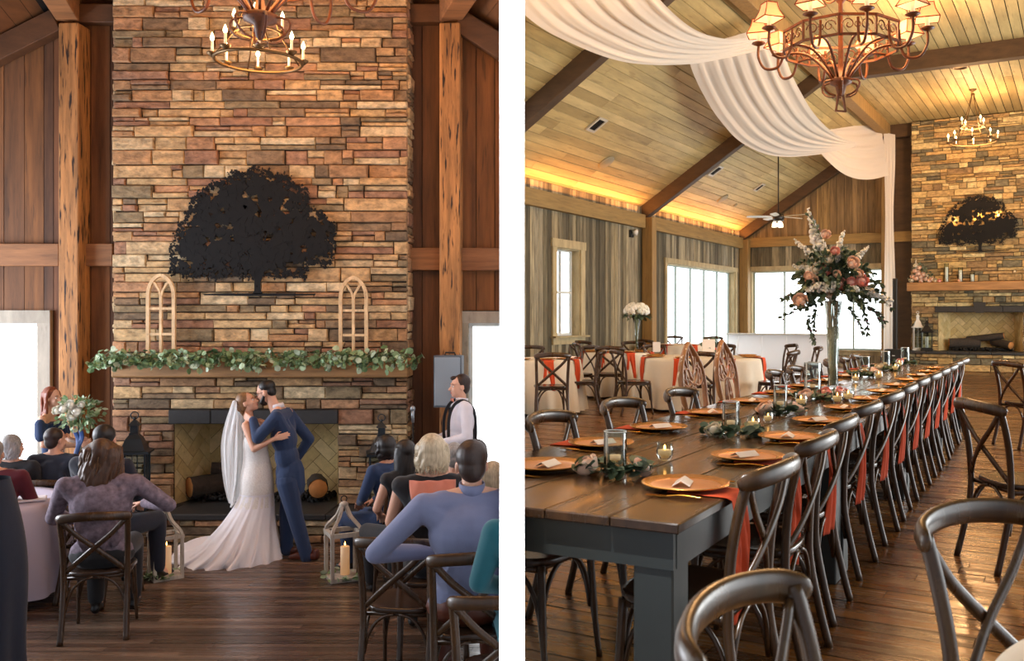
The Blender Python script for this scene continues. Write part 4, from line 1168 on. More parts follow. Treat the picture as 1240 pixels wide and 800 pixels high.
def on_slope(name, label, cat, x, y, build):
    p = slope_pt(x, y); t = thing(name, label, cat, p, 0); t.rotation_euler = (Matrix.Rotation(-TH, 4, 'Z')@Rl).to_euler(); build(t); return t
def vent(w, h):
    def b(t):
        mb = MB()
        for s in (-1, 1): mb.box((0, s*(h/2-.02), -.02), (w, .04, .03)); mb.box((s*(w/2-.02), 0, -.02), (.04, h-.08, .03))
        mb.build('vent_frame', M['vent_grey'], t)
        mb = MB(); mb.box((0, 0, -.006), (w-.08, h-.08, .01)); mb.build('duct_backing', M['black_gap'], t)
        mb = MB()
        for k in range(6): mb.box((0, -h/2+.06+(h-.12)*k/5, -.018), (w-.09, .012, .012))
        mb.build('louvres', M['iron'], t)
    return b
on_slope('ceiling_vent', 'square black ceiling vent nearest the upper left beam', 'vent', 722, 150, vent(.34, .30))
on_slope('ceiling_vent', 'square black vent in the ceiling bay beyond the dark beam', 'vent', 866, 206, vent(.34, .30))
on_slope('ceiling_vent', 'small dark vent near the ceiling fan', 'vent', 919, 226, vent(.30, .26))
def spk(r):
    def b(t):
        mb = MB(); mb.lathe([(r, 0), (r, -.02), (r*.9, -.03), (.001, -.032)], 24, cap0=False, cap1=False); mb.f = [f[::-1] for f in mb.f]; mb.build('round_grille', M['speaker_grille'], t)
    return b
on_slope('ceiling_speaker', 'round ceiling speaker grille below the large vent', 'ceiling speaker', 734, 196, spk(.17))
on_slope('ceiling_speaker', 'round ceiling speaker grille in the bay beyond the beam', 'ceiling speaker', 875, 240, spk(.16))
on_slope('ceiling_speaker', 'small round fitting between the round grille and the fan', 'ceiling fitting', 890, 248, spk(.06))
# flat-ceiling smoke detector
D = (ZC-HC)*F/(CY-81); p = P(1163, 81, D); p.z = ZC
t = thing('recessed_light', 'round dark recessed light in the flat ceiling near the candle chandelier', 'ceiling light', p, 0)
mb = MB(); mb.lathe([(.17, 0), (.17, -.02), (.13, -.025), (.12, -.004), (.001, -.004)], 24, cap0=False, cap1=False); mb.build('trim_ring', M['bronze'], t)
# wall flood light
kx = (762-CX)/F; D = UL/(kx*math.cos(TH)-math.sin(TH)); p = P(762, 283, D)
t = thing('wall_spotlight', 'small black double spotlight high on the weathered wall', 'spotlight', p+RW(.05, 0), -TH)
mb = MB(); mb.box((0, 0, 0), (.06, .16, .16), None, .01); mb.build('wall_plate', M['iron'], t)
mb = MB(); mb.tube([(.03, 0, 0), (.10, .02, -.01)], .02, 8); mb.lathe([(.03, 0), (.06, .06), (.065, .12)], 12, (.10, .04, -.03), Matrix.Rotation(.6, 3, 'X')); mb.build('lamp_head', M['sash'], t)
# ceiling fan
D = 21.5; p = P(942.5, 262, D); zt_ = ZE+SL*(UV(942.5, D)[0]-UL)
M['fan_metal'] = mat('dark_fan_metal', '2e2a24', .4, .4); M['fan_blade'] = mat('pale_fan_blade', 'cfd2c8', .5); M['fan_glass'] = mat('frosted_light_glass', 'fff4dc', .5, emit='fff0d0', es=2.5)
t = thing('ceiling_fan', 'ceiling fan with pale blades and a small light kit', 'ceiling fan', p, .3)
mb = MB(); mb.lathe([(.04, -.12), (.12, -.10), (.14, -.03), (.12, .05), (.03, .10)], 18); mb.build('motor', M['fan_metal'], t)
mb = MB(); mb.tube([(0, 0, .08), (0, 0, zt_-p.z-.06)], .016, 8); mb.lathe([(.03, zt_-p.z-.16), (.08, zt_-p.z-.08), (.085, zt_-p.z+.02)], 14); mb.build('downrod', M['fan_metal'], t)
for i in range(5):
    mb = MB(); Mr = Matrix.Rotation(i*2*PI/5+.25, 3, 'Z')@Matrix.Rotation(.2, 3, 'X')
    mb.prism([(.16, -.05), (.30, -.07), (.68, -.075), (.74, -.05), (.74, .05), (.68, .075), (.30, .07), (.16, .05)], -.005, .005, Mr); mb.build('blade', M['fan_blade'], t)
for i in range(3):
    mb = MB(); a = i*2*PI/3+.4; mb.lathe([(.03, .0), (.055, -.05), (.06, -.13)], 12, (.09*math.cos(a), .09*math.sin(a), -.12)); mb.build('light_shade', M['fan_glass'], t)
# white half wall by the windows
mb = MB()
t = thing('white_counter', 'long white panelled half wall in front of the far windows', 'counter', RF(-6.6, 22.0), -TH)
mb = MB(); mb.box((0, .12, .46), (2.5, .2, .92)); 
for k in range(4): mb.box((-1.0+k*.62, .01, .46), (.05, .03, .85))
M['translucent_white'] = cloth_sheer('white_translucent_panel', 'ffffff', 1.0, .75); mb.build('panel_body', M['translucent_white'], t)  # half wall made translucent so its face turns brighter
mb = MB(); mb.box((0, .11, .94), (2.6, .32, .04), None, .008); mb.build('ledge', M['sash'], t)

# ---- chandeliers of the dining hall
D = 7.4; p = P(1018, 50, D); shade_chandelier('rusty iron chandelier with ten square parchment shades over the long table', p, .66, ZC-p.z, True, .32)
D = 20.5; p = P(1178, 172, D); ring_chandelier('candle-ring chandelier with lit bulbs in front of the far chimney', p, .50, ZC-p.z)

# ---- white drapes swagged under the ceiling
M['drape'] = cloth_sheer('white_voile', 'e6e0d6', .97, .3)
def ribbon(name, label, e0, e1, nf=5, amp=.05, nu=40, nv=90, group='white ceiling drapes'):
    """surface between two long edges given as 3D points; folds run lengthwise"""
    t = thing(name, label, 'drape', (0, 0, 0), 0, group)
    a = spline(e0, 12); b = spline(e1, 12); m = min(len(a), len(b))
    def at(L, v): f = v*(len(L)-1); i = min(int(f), len(L)-2); return L[i].lerp(L[i+1], f-i)
    mb = MB()
    def fn(u, v):
        A, B = at(a, v), at(b, v); p = A.lerp(B, u); w = (B-A).length
        n_ = (B-A).cross(Vector((at(a, min(1, v+.02))-at(a, max(0, v-.02))))); n_ = n_.normalized() if n_.length > 1e-6 else Vector((0,0,1))
        f = math.sin(u*nf*2*PI+1.2*math.sin(v*4))*.6+math.sin(u*nf*3.7*PI+2+v*3)*.4
        ed = min(1, 6*min(u, 1-u)+.3)
        return p+n_*amp*f*ed*min(1, w)*min(1, 5*v+.1, 5*(1-v)+.1)
    mb.grid(fn, nu, nv); o = mb.build('drape_cloth', M['drape'], t); return t
# first swag: near, hangs from the upper left towards the middle beam
ribbon('ceiling_drape', 'broad white swag crossing the top left of the dining hall ceiling',
       [P(560, -70, 7.6), P(635, 18, 8.8), P(690, 52, 10), P(760, 76, 11.2), P(830, 78, 12.8), P(880, 70, 13.8), P(925, 60, 14.4)],
       [P(740, -90, 8.4), P(790, -12, 9.6), P(822, 22, 10.8), P(850, 40, 12), P(880, 47, 13.2), P(905, 46, 14), P(930, 42, 14.6)], 6, .038)
# second swag: drops from the middle beam, its cloth facing the tables, and runs on to the far post
ribbon('ceiling_drape', 'second white swag sagging from behind the large chandelier',
       [P(832, 60, 14.4), P(838, 85, 14.9), P(852, 115, 15.8), P(872, 146, 16.8), P(900, 174, 17.9), P(940, 189, 19.3), P(990, 187, 20.8), P(1034, 178, 22.2)],
       [P(935, 30, 14.9), P(948, 60, 15.4), P(958, 88, 16.2), P(970, 112, 17.1), P(984, 135, 18.2), P(1000, 153, 19.5), P(1018, 166, 20.9), P(1040, 174, 22.3)], 7, .040)
ribbon('ceiling_drape', 'short last white swag beside the top of the far timber post',
       [P(988, 178, 21.9), P(1000, 192, 22.2), P(1018, 208, 22.6), P(1036, 216, 23), P(1056, 217, 23.5), P(1076, 212, 24.0)],
       [P(1003, 156, 22.3), P(1016, 155, 22.6), P(1030, 153, 22.9), P(1042, 151, 23.3), P(1054, 149, 23.7), P(1066, 147, 24.0)], 5, .035)
ribbon('drape_tail', 'narrow white drape falling down the timber post at the far corner',
       [P(1070, 160, 24.0), P(1071, 200, 24.0), P(1072, 260, 24.0), P(1071, 330, 24.0), P(1070, 400, 24.0), P(1070, 438, 24.0)],
       [P(1084, 163, 24.0), P(1084, 200, 24.0), P(1082, 260, 24.0), P(1084, 330, 24.0), P(1086, 400, 24.0), P(1087, 438, 24.0)], 3, .05, 20)
# ================================================================ long table and its settings
def TW(a, b, z=0.0): return RW(a, b, z, TT)
M['table_top'] = islands('dark_stained_table_board', ['432c1a', '4d331e', '392515', '533821'], .22, (14, 1.1, 10), .5, .3, .002, .5, '22150c', .10)
M['grey_paint'] = mat('slate_grey_paint', '2c3130', .5, noisy=.12, nscale=8, bump=.15)
M['copper'] = mat('rose_gold_charger', 'dd9f70', .34, .4)
M['copper_rim'] = mat('gold_charger_rim', 'dd9a48', .25, .65)
M['card'] = mat('white_card', 'efe6dc', .7)
M['napkin'] = mat('burnt_orange_linen', 'c8481e', .9, noisy=.12, nscale=30, bump=.2)
M['gold'] = mat('gold_cutlery', 'd99a3a', .22, 1.0)
M['linen'] = mat('cream_linen', 'ddd3c0', .9, noisy=.04, nscale=30)
A0, A1, B0 = -2.02, -.926, 2.395
def long_table(label, b0, b1):
    t = thing('farmhouse_table', label, 'table', TW((A0+A1)/2, (b0+b1)/2), -TT, 'long farmhouse tables')
    w, l = A1-A0, b1-b0
    mb = MB(); n = 5
    for i in range(n):
        x0 = -w/2+w*i/n; x1 = x0+w/n
        mb.box(((x0+x1)/2, 0, .745), (x1-x0-.003, l-.006+random.uniform(-.004, .004), .030), None, .004)
    mb.build('tabletop', M['table_top'], t)
    mb = MB()
    for s in (-1, 1): mb.box((0, s*(l/2-.035), .675), (w-.05, .025, .108)); mb.box((s*(w/2-.035), 0, .675), (.025, l-.09, .108))
    mb.build('apron', M['grey_paint'], t)
    for sx in (-1, 1):
        for sy in (-1, 1):
            mb = MB(); mb.box((sx*(w/2-.09), sy*(l/2-.09), .365), (.125, .125, .73), None, .006); mb.build('leg', M['grey_paint'], t)
    return t
names = ['near end', 'second', 'third', 'far end']
lab = ['dark-topped farmhouse table with grey legs nearest the viewer', 'second dark farmhouse table of the long row', 'third farmhouse table of the row, under the tall flower vase', 'last farmhouse table of the row, nearest the far fireplace']
for i in range(4): long_table(lab[i], B0+2.4*i, B0+2.4*(i+1)-.004)
ZT_ = .762
def charger_mesh():
    t = empty('charger_plate')
    mb = MB(); mb.lathe([(.10, .0), (.112, .004), (.145, .013), (.150, .016), (.149, .019), (.118, .010)], 40, cap1=False); mb.build('gold_rim', M['copper_rim'], t)
    mb = MB(); mb.lathe([(.119, .010), (.108, .0065), (.06, .006), (.0005, .0062)], 40, cap0=False, cap1=False); mb.build('rose_gold_well', M['copper'], t)
    return t
def card_mesh():
    t = empty('menu_card')
    mb = MB(); mb.add([(-.055, -.03, 0), (.055, -.03, 0), (.055, .0, .018), (-.055, .0, .018), (.055, .03, .0), (-.055, .03, .0)], [(0,1,2,3), (3,2,4,5)]); o = mb.build('folded_card', M['card'], t, solid=.0012)
    return t
def napkin_mesh():
    t = empty('linen_napkin')
    def fn(u, v):
        # v runs from under the plate, over the edge, down
        x = (u-.5)*(.165-.04*math.sin(PI*min(1, v*1.1))*(v > .35)+.03*v)
        L = v*.62
        if L < .20: y, z = L-.20, .003
        elif L < .23: q = (L-.20)/.03*PI/2; y, z = .02*math.sin(q), .003-.02*(1-math.cos(q))
        else: y, z = .022+.012*math.sin((L-.23)*9), -.017-(L-.23)
        if v > .36: y += .010*math.sin(u*13+v*5)*min(1, (v-.36)*5); z -= .02*abs(u-.5)
        return Vector((x, y, z))
    mb = MB(); mb.grid(fn, 18, 40); mb.build('linen_cloth', M['napkin'], t, solid=.002); return t
def fork_mesh():
    t = empty('gold_fork')
    mb = MB(); mb.tube(spline([(0, -.10, .006), (0, -.03, .010), (0, .02, .004)], 5), .0035, 6, flat=(1.3, .6)); mb.build('handle', M['gold'], t)
    mb = MB(); mb.prism([(-.003, .018), (.003, .018), (.011, .035), (.011, .05), (-.011, .05), (-.011, .035)], .003, .006)
    for k in range(4): mb.box((-.009+.006*k, .068, .005), (.003, .04, .002))
    mb.build('tines', M['gold'], t); return t
def knife_mesh():
    t = empty('gold_knife')
    mb = MB(); mb.tube([(0, -.10, .005), (0, 0, .005)], .0042, 6, flat=(1.2, .6)); mb.build('handle', M['gold'], t)
    mb = MB(); mb.prism([(-.004, 0), (.006, 0), (.009, .03), (.008, .08), (.0, .105), (-.004, .08)], .003, .005); mb.build('blade', M['gold'], t); return t
def once(proto):
    used = [False]
    def put(loc, rz, label, cat, group=None, s=1.0):
        if not used[0]:
            used[0] = True; proto.location = loc; proto.rotation_euler.z = rz; proto.scale = (s, s, s); SIDES[proto.name] = SIDE
            return tag(proto, label, cat, group)
        r = dup(proto, loc, rz, label, group, s); r['category'] = cat; return r
    return put
put_plate, put_card, put_nap, put_fork, put_knife = [once(f()) for f in (charger_mesh, card_mesh, napkin_mesh, fork_mesh, knife_mesh)]
ords = ['first', 'second', 'third', 'fourth', 'fifth', 'sixth', 'seventh', 'eighth', 'ninth', 'tenth', 'eleventh', 'twelfth', 'thirteenth']
def setting(a, b, sgn, i, row, last):
    """sgn +1: sitter on the +a side"""
    where = '%s from near end, %s row of long table' % (ords[i], row)
    rz = -TT+(0 if sgn > 0 else PI)
    # local +y of napkins points to the table edge
    rzn = rz-PI/2
    put_plate(TW(a, b, ZT_+.004), 0, 'gold-rimmed copper charger, '+where, 'charger plate', 'copper chargers on the long table')
    put_card(TW(a-.01*sgn, b+.0, ZT_+.015), rzn+random.uniform(-.6, .6), 'small folded white card, '+where, 'card', 'cards on the chargers')
    put_nap(TW(A1 if sgn > 0 else A0, b-.02*sgn, ZT_), rzn, 'burnt orange hanging napkin, '+where, 'napkin', 'orange napkins at the long table')
    put_fork(TW(a+.02*sgn, b-.175*sgn, ZT_), rzn+PI+.1, 'gold fork, '+where, 'fork', 'gold forks on the long table')
    put_knife(TW(a+.02*sgn, b+.175*sgn, ZT_), rzn+PI-.1, 'gold knife, '+where, 'knife', 'gold knives on the long table')
nr = 12
BR = [2.91, 3.62, 4.30, 5.07, 5.86]+[5.86+.735*k for k in range(1, nr-4)]
for i, b in enumerate(BR): setting(-1.10 if i < 3 else -1.13, b, 1, i, 'right', nr-1)
BLr = [3.04, 3.69, 4.37, 5.20, 6.05, 6.85, 7.6, 8.35, 9.1, 9.85, 10.6, 11.35]
for i, b in enumerate(BLr): setting(-1.72 if i == 0 else -1.80, b, -1, i, 'left', 11)
# chairs along the right side, backs outwards
er = (math.cos(TT), -math.sin(TT)); dr = (math.sin(TT), math.cos(TT))
for i, b in enumerate(BR):
    a = [-1.07, -1.10, -1.13, -1.15][min(i, 3)]+.02+random.uniform(-.012, .012)
    tw = random.uniform(-.05, .05); f = rot2(-er[0], -er[1], tw)
    chair(TW(a, b-.08+random.uniform(-.02, .02)), f, 'cross-back chair, %s from near end, right side of long table' % ords[i], 'cross-back chairs along the right side of the long table')
for i, b in enumerate(BLr):
    if i in (4, 5): continue
    a = -1.80+random.uniform(-.02, .02); tw = random.uniform(-.06, .06); f = rot2(er[0], er[1], tw)
    bb = [3.05, 3.72, 4.5, 5.33][i] if i < 4 else b
    chair(TW(a-.0, bb), f, 'cross-back chair, %s place from near end, left side of long table' % ords[i], 'cross-back chairs along the left side of the long table')
# carved bridal chairs
M['carved'] = islands('carved_chestnut_wood', ['94663f', 'a07048'], .3, (14, 14, 5), .4, .3, .003, .95, 'eadfce')  # pale spots paint highlights into the wood colour
def throne(label, loc, f):
    t = thing('carved_chair', label, 'chair', loc, math.atan2(-f[0], f[1]), 'carved pointed-back chairs')
    yb = lambda z: -.22-.10*(z-.45)/.7
    def pt(x, z): return Vector((x, yb(z), z))
    mb = MB()
    L = [pt(-.15, .46), pt(-.18, .60), pt(-.215, .76), pt(-.228, .90), pt(-.185, 1.01), pt(-.09, 1.10), pt(0, 1.16)]
    R_ = [Vector((-p.x, p.y, p.z)) for p in L[::-1]][1:]
    mb.tube(spline(L, 4)[:-1]+[L[-1]]+spline(R_, 4), .017, 8, flat=(1.25, .8)); mb.build('back_frame', M['carved'], t)
    mb = MB()
    for s in (-1, 1):
        for pts in ([(.03, .47), (.045, .62), (.075, .72), (.05, .82), (.02, .87)], [(.012, .47), (.02, .6), (.04, .70), (.025, .8), (.01, .86)],
                    [(.0, .87), (.06, .90), (.12, .96), (.15, 1.02)], [(.02, .88), (.10, .86), (.17, .88), (.21, .93)], [(.0, .9), (.05, .98), (.04, 1.06), (0, 1.13)], [(.0, .93), (.08, 1.0), (.10, 1.06)],
                    [(.10, .86), (.13, .92), (.10, .98), (.05, .97), (.03, .92)], [(.16, .90), (.18, .96), (.13, 1.0)]):
            mb.tube(spline([pt(s*x, z) for x, z in pts], 5), .009, 6)
    mb.build('carved_splat', M['carved'], t)
    mb = MB(); n = 24
    prof = [(.92, .40), (1.0, .41), (1.0, .455), (.95, .475), (.6, .49), (.01, .492)]
    vs = [Vector((.235*s*math.copysign(abs(math.cos(2*PI*k/n))**.7, math.cos(2*PI*k/n)), .22*s*math.copysign(abs(math.sin(2*PI*k/n))**.7, math.sin(2*PI*k/n)), z)) for s, z in prof for k in range(n)]
    fs = [(i*n+k, i*n+(k+1) % n, (i+1)*n+(k+1) % n, (i+1)*n+k) for i in range(5) for k in range(n)]
    mb.add(vs, fs, True); mb.build('padded_seat', M['linen'], t)
    for sx in (-1, 1):
        mb = MB(); mb.tube(spline([(sx*.2, .19, .41), (sx*.235, .23, .30), (sx*.2, .2, .12), (sx*.215, .235, 0)], 5), [.028]*6+[.022]*5+[.014]*5, 8); mb.build('front_leg', M['carved'], t)
        mb = MB(); mb.tube(spline([(sx*.17, -.215, .50), (sx*.18, -.22, .3), (sx*.185, -.29, 0)], 5), .018, 8); mb.build('rear_leg', M['carved'], t)
    return t
throne('carved pointed-back chair, the nearer of the pair at the long table', TW(-1.97, 6.10), er)
throne('carved pointed-back chair, the farther of the pair at the long table', TW(-1.97, 6.86), er)

# ---- centre pieces
M['water'] = thin_glass('cylinder_glass', 'f4f8f6', .26)
def glass_cyl(label, loc, r, h, lit=True, group='glass cylinders on the long table'):
    t = thing('glass_cylinder', label, 'glass cylinder', loc, 0, group)
    mb = MB(); mb.lathe([(r*.96, 0), (r, .004), (r, h-.002), (r*.99, h), (r*.93, h), (r*.93, .012)], 32, cap1=False, smooth=False); mb.build('glass_wall', M['water'], t)
    mb = MB(); mb.tube([(r*.965*math.cos(k*PI/16), r*.965*math.sin(k*PI/16), h) for k in range(32)], .0022, 6, True); mb.build('glass_rim', M['rim_glint'], t)
    mb = MB(); mb.lathe([(r*.92, h*.35), (.0005, h*.35)], 24, cap0=False, cap1=False); mb.build('water_surface', thin_glass_water, t)
    mb = MB(); mb.lathe([(.02, .0), (.021, .018), (.002, .018)], 12, (0, 0, h*.35-.006)); mb.build('floating_candle', M['wax'], t)
    return t
thin_glass_water = thin_glass('water', 'fafdfc', .06)
M['rim_glint'] = mat('painted_rim_glint', 'dfe8e8', .1, spec=1.0)  # opaque pale ring that paints the bright edge onto clear glass
M['mercury'] = mat('mercury_glass', 'd8c49a', .35, .0, emit='ffb868', es=.25, noisy=.4, nscale=60)
def votive(label, loc, s=1.0, group='votive glasses on the long table'):
    t = thing('votive_glass', label, 'votive', loc, 0, group, s)
    mb = MB(); mb.lathe([(.020, 0), (.026, .006), (.034, .025), (.035, .045), (.030, .058), (.031, .072), (.029, .072), (.028, .058), (.032, .045), (.031, .025), (.020, .010)], 28, cap1=False, smooth=False); mb.build('glass_cup', M['glass'], t)
    mb = MB(); mb.lathe([(.018, .011), (.029, .026), (.029, .042), (.002, .042)], 16); mb.build('wax_fill', M['mercury'], t)
    mb = MB(); mb.lathe([(.0005, 0), (.005, .006), (.004, .014), (.0004, .022)], 8, (0, 0, .043)); mb.build('flame', M['flame'], t)
    return t
def nest(label, loc, R_, roses, n=85, group='low flower rings on the long table'):
    t = thing('flower_ring', label, 'flower ring', loc, random.uniform(0, 6), group)
    mb = MB()
    for i in range(n):
        a = random.uniform(0, 2*PI); r = R_*random.uniform(.6, 1.05); add_leaf(mb, (r*math.cos(a), r*math.sin(a), random.uniform(.005, .035)), (math.cos(a+.8), math.sin(a+.8), random.uniform(-.05, .5)), rv()+Vector((0,0,1)), random.uniform(.016, .027), random.uniform(.045, .07), True)
    mb.build('leaves', M['leaf_dark'], t)
    for a, m, r in roses:
        r *= 1.2
        mb = MB(); rose(mb, (R_*.95*math.cos(a-t.rotation_euler.z), R_*.95*math.sin(a-t.rotation_euler.z), r*.75), (math.cos(a-t.rotation_euler.z)*.5, math.sin(a-t.rotation_euler.z)*.5, .8), r); mb.build('rose', M[m], t)
    return t
def TP(x, y, z=ZT_):
    """table point seen at a pixel"""
    D = (HC-z)*F/(y-CY); p = P(x, y, D); return p
S = -PI/2
cy = [(745, 572, .043, .155, [(S-1.3, 'rose_peach', .036), (S+1.1, 'rose_peach', .030)], 'near end of the long table, ringed by peach roses'),
      (885, 526, .042, .165, [(S-1.0, 'rose_cream', .034)], 'beyond the first votive, with a cream rose at its foot'),
      (945, 500, .042, .17, [(S-1.2, 'rose_peach', .04), (S+1.2, 'rose_peach', .036)], 'in the third flower ring, between two peach roses'),
      (984, 483, .06, .26, [(S-.6, 'rose_peach', .04), (S+1.2, 'rose_coral', .036)], 'wide and tall, just before the flower vase'),
      (1047, 456, .05, .20, [(S+.9, 'rose_peach', .05)], 'just beyond the tall flower vase'),
      (1072, 448, .05, .21, [(S-.9, 'rose_cream', .04)], 'on the far half of the long table'),
      (1096, 441, .05, .21, [(S-.9, 'rose_coral', .04)], 'nearest the far end of the long table')]
for x, y, r, h, ro, w_ in cy:
    p = TP(x, y); glass_cyl('clear glass cylinder, '+w_, p, r, h)
    nest('eucalyptus and rose ring, '+w_, p, r+.075, ro)
for i, (x, y, s, w_) in enumerate(((805, 557, 1.0, 'alone near the front charger'), (912, 520, 1.0, 'beside the second glass cylinder'), (930, 511, .8, 'small, before the third flower ring'), (970, 492, 1.15, 'left of the tall glass cylinder'),
                     (1014, 488, 1.15, 'left one of the pair before the vase'), (1027, 485, 1.15, 'right one of the pair before the vase'), (1064, 459, 1.2, 'past the vase on the right'), (1036, 462, 1.1, 'just behind the vase'), (1084, 449, 1.2, 'on the far part of the table'), (1089, 444, 1.2, 'at the far end of the table'))):
    votive('small glowing votive glass, '+w_, TP(x, y), s)
nest('loose coral roses and leaves at the foot of the vase, near side', TP(1008, 481), .10, [(S-.9, 'rose_coral', .04), (S+.6, 'rose_coral', .042), (S+2.3, 'rose_peach', .03)], 50)

# tall vase arrangement
vp = TW(-1.585, 7.6, ZT_)
t = thing('tall_vase', 'tall tapering mercury glass vase standing on the long table', 'vase', vp)
VH = .72
M['vase_glass'] = mat('gold_speckled_glass', 'dccaa4', .25, .2, noisy=.6, nscale=70)
mb = MB(); mb.lathe([(.048, 0), (.05, .01), (.042, .05), (.040, .2), (.046, .4), (.056, .6), (.070, VH), (.066, VH), (.052, .6), (.042, .4), (.036, .2), (.036, .03)], 28, cap1=False, smooth=False); mb.build('vase_body', M['water'], t)
mb = MB(); mb.lathe([(.036, .03), (.036, .2), (.042, .4), (.050, .50), (.002, .51)], 20); mb.build('gold_speckled_fill', M['vase_glass'], t)
mb = MB(); [mb.tube([(.03*math.cos(k), .03*math.sin(k), .44), (.05*math.cos(k+.4), .05*math.sin(k+.4), VH)], .005, 5) for k in range(20)]; mb.build('flower_stems', mat('pale_stems', 'b8965c', .6), t)
mb = MB()
for k in range(12): a = k*PI/6; mb.tube([(.042*math.cos(a), .042*math.sin(a), .2), (.048*math.cos(a), .048*math.sin(a), .4), (.058*math.cos(a), .058*math.sin(a), .6), (.072*math.cos(a), .072*math.sin(a), VH)], .003, 5)
mb.build('glass_ribs', M['water'], t)
t = thing('tall_flower_arrangement', 'large peach, coral and white arrangement in the tall vase', 'flower arrangement', vp+Vector((0, 0, VH)))
Dv = vp.y
def fp(x, y, d=0): return (P(x, y, Dv+d)-(vp+Vector((0,0,VH))))
for nm, m, L in (('coral_rose', 'rose_coral', [(997, 327, .095), (1017, 344, .085), (1044, 340, .085), (1011, 304, .06), (1031, 342, .07)]),
             ('peach_rose', 'rose_peach', [(983, 340, .085), (969, 364, .095), (1033, 318, .085), (1000, 284, .065), (1013, 332, .055), (979, 334, .06), (1040, 331, .06)]),
             ('cream_rose', 'rose_cream', [(1003, 314, .06), (988, 326, .055)])):
    for x, y, r in L:
        mb = MB(); c = fp(x, y, -.16+random.uniform(-.04, .04)); rose(mb, c, Vector((c.x*.9, -1, .35)), r*.57); mb.build(nm, M[m], t)
mb = MB()
for x0, y0, x1, y1 in ((1003, 320, 985, 268), (1000, 325, 964, 292), (1008, 320, 1021, 282), (1000, 330, 962, 322), (1012, 320, 1018, 292), (1020, 330, 1050, 300), (1040, 350, 1080, 364), (990, 310, 979, 255), (1000, 350, 1015, 372)):
    a, b = fp(x0, y0, -.05), fp(x1, y1, random.uniform(-.1, .1)); spike(mb, a.lerp(b, .15), b-a, (b-a).length*.9, .030, 80)
for x, y in ((993, 348), (1003, 350), (984, 352), (1032, 352), (1000, 352), (1008, 346)): flower_ball(mb, fp(x, y, -.17), .05, 60, .013)
mb.build('white_blossoms', M['bloom_white'], t)
mb = MB(); st = MB(); bd = MB()
c0 = Vector((0, 0, .03))
for k in range(150):
    a = random.uniform(0, 2*PI); el = random.uniform(-.55, 1.2); L = random.uniform(.18, .40)
    if el < 0: L *= 1.0
    e = Vector((math.cos(a)*math.cos(el)*L*1.05, math.sin(a)*math.cos(el)*L*.8, math.sin(el)*L*.85+.10))
    pts = bez(c0, c0+Vector((e.x*.3, e.y*.3, .12)), Vector((e.x*.8, e.y*.8, e.z+.06)), e, 7); st.tube(pts, .0025, 4)
    for q in range(2, 8):
        for s in (-1, 1, 1): add_leaf(mb, pts[q], rv(.8)+(pts[q]-pts[q-1]).normalized()+Vector((0,0,-.2)), rv(), random.uniform(.010, .022), random.uniform(.04, .065), random.random() < .5)
for x0, y0, x1, y1 in ((985, 372, 948, 384), (985, 380, 985, 410), (1040, 365, 1070, 388), (1030, 378, 1044, 400), (990, 360, 950, 362), (1045, 345, 1078, 372), (1000, 300, 980, 262), (975, 390, 985, 412), (1062, 380, 1068, 392), (1045, 372, 1050, 402)):
    a, b = fp(x0, y0, -.05), fp(x1, y1, -.05); pts = bez(c0*.3+a*.7, a+Vector((0,0,.03)), (a+b)/2+Vector((0,0,.04)), b, 9); st.tube(pts, .002, 4)
    for q in range(1, 10):
        for s in range(4): add_leaf(mb, pts[q], rv(.8)+(pts[q]-pts[q-1]).normalized()*1.2, rv(), .010, .048)
    for q in range(6, 10): bd.ell(pts[q]+rv(.02), .008)
st.build('stems', M['stem'], t); mb.build('leaves', M['leaf_dark'], t); bd.build('plum_buds', M['berry_twig'], t)['kind'] = 'stuff'

# ---- round guest tables beyond
def round_table(label, x, D, r, n_nap, sp=0, group='round guest tables in cream cloths', zb=0.0, H=.76, top='linen', s=1.0):
    p = P(x, 385, D); p.z = zb
    t = thing('round_table', label, 'table', p, sp, group)
    mb = MB(); mb.lathe([(r-.01, H-.03), (r-.01, H-.008)], 40); mb.build('tabletop', M['grey_paint'], t)
    mb = MB(); mb.lathe([(.3, 0), (.28, .03), (.05, .06), (.05, H-.06), (.2, H-.03)], 16); mb.build('pedestal', M['iron'], t)
    return t
def table_cloth(label, x, D, r, zb=0.0, H=.76, drop=.72, m='linen', group='cream cloths on the round tables', nf=18, amp=.045):
    p = P(x, 385, D); p.z = zb
    t = thing('tablecloth', label, 'tablecloth', p, 0, group)
    def fn(u, v):
        a = 2*PI*u
        if v < .3: rr = r*v/.3; z = H; k = 0
        else:
            k = (v-.3)/.7; rr = r+.012*math.sin(min(1, k*8)*PI/2)+k*.05; z = H-drop*k**1.0; rr += amp*k*(math.sin(nf*a)+.4*math.sin(nf*.5*a+1))
        return Vector((rr*math.cos(a), rr*math.sin(a), z+.002))
    mb = MB(); mb.grid(fn, 144, 30, True, True); mb.build('cloth', M[m], t); return t
guest = [(650, 12.95, .62, 'at the left edge of the dining hall'), (748, 15.6, .62, 'under the white hydrangea vase'), (850, 13.6, .92, 'in the middle behind the carved chairs'), (822, 20.0, .8, 'far back before the tall windows')]
for k, (x, D, r, w_) in enumerate(guest):
    round_table('round guest table '+w_, x, D, r, 0); table_cloth('cream tablecloth on the round table '+w_, x, D, r)
    c = P(x, 385, D); c.z = 0
    for j in range(8):
        a = j*PI/4+.3; lo = c+Vector((math.cos(a)*(r+.008), math.sin(a)*(r+.008), .765))
        if math.sin(a) > .5: continue
        put_nap(lo, a-PI/2, 'burnt orange napkin hanging on the round table '+w_, 'napkin', 'orange napkins on the table '+w_)
        lo2 = c+Vector((math.cos(a)*(r-.17), math.sin(a)*(r-.17), .768)); put_plate(lo2, 0, 'copper charger on the round table '+w_, 'charger plate', 'copper chargers on the table '+w_)
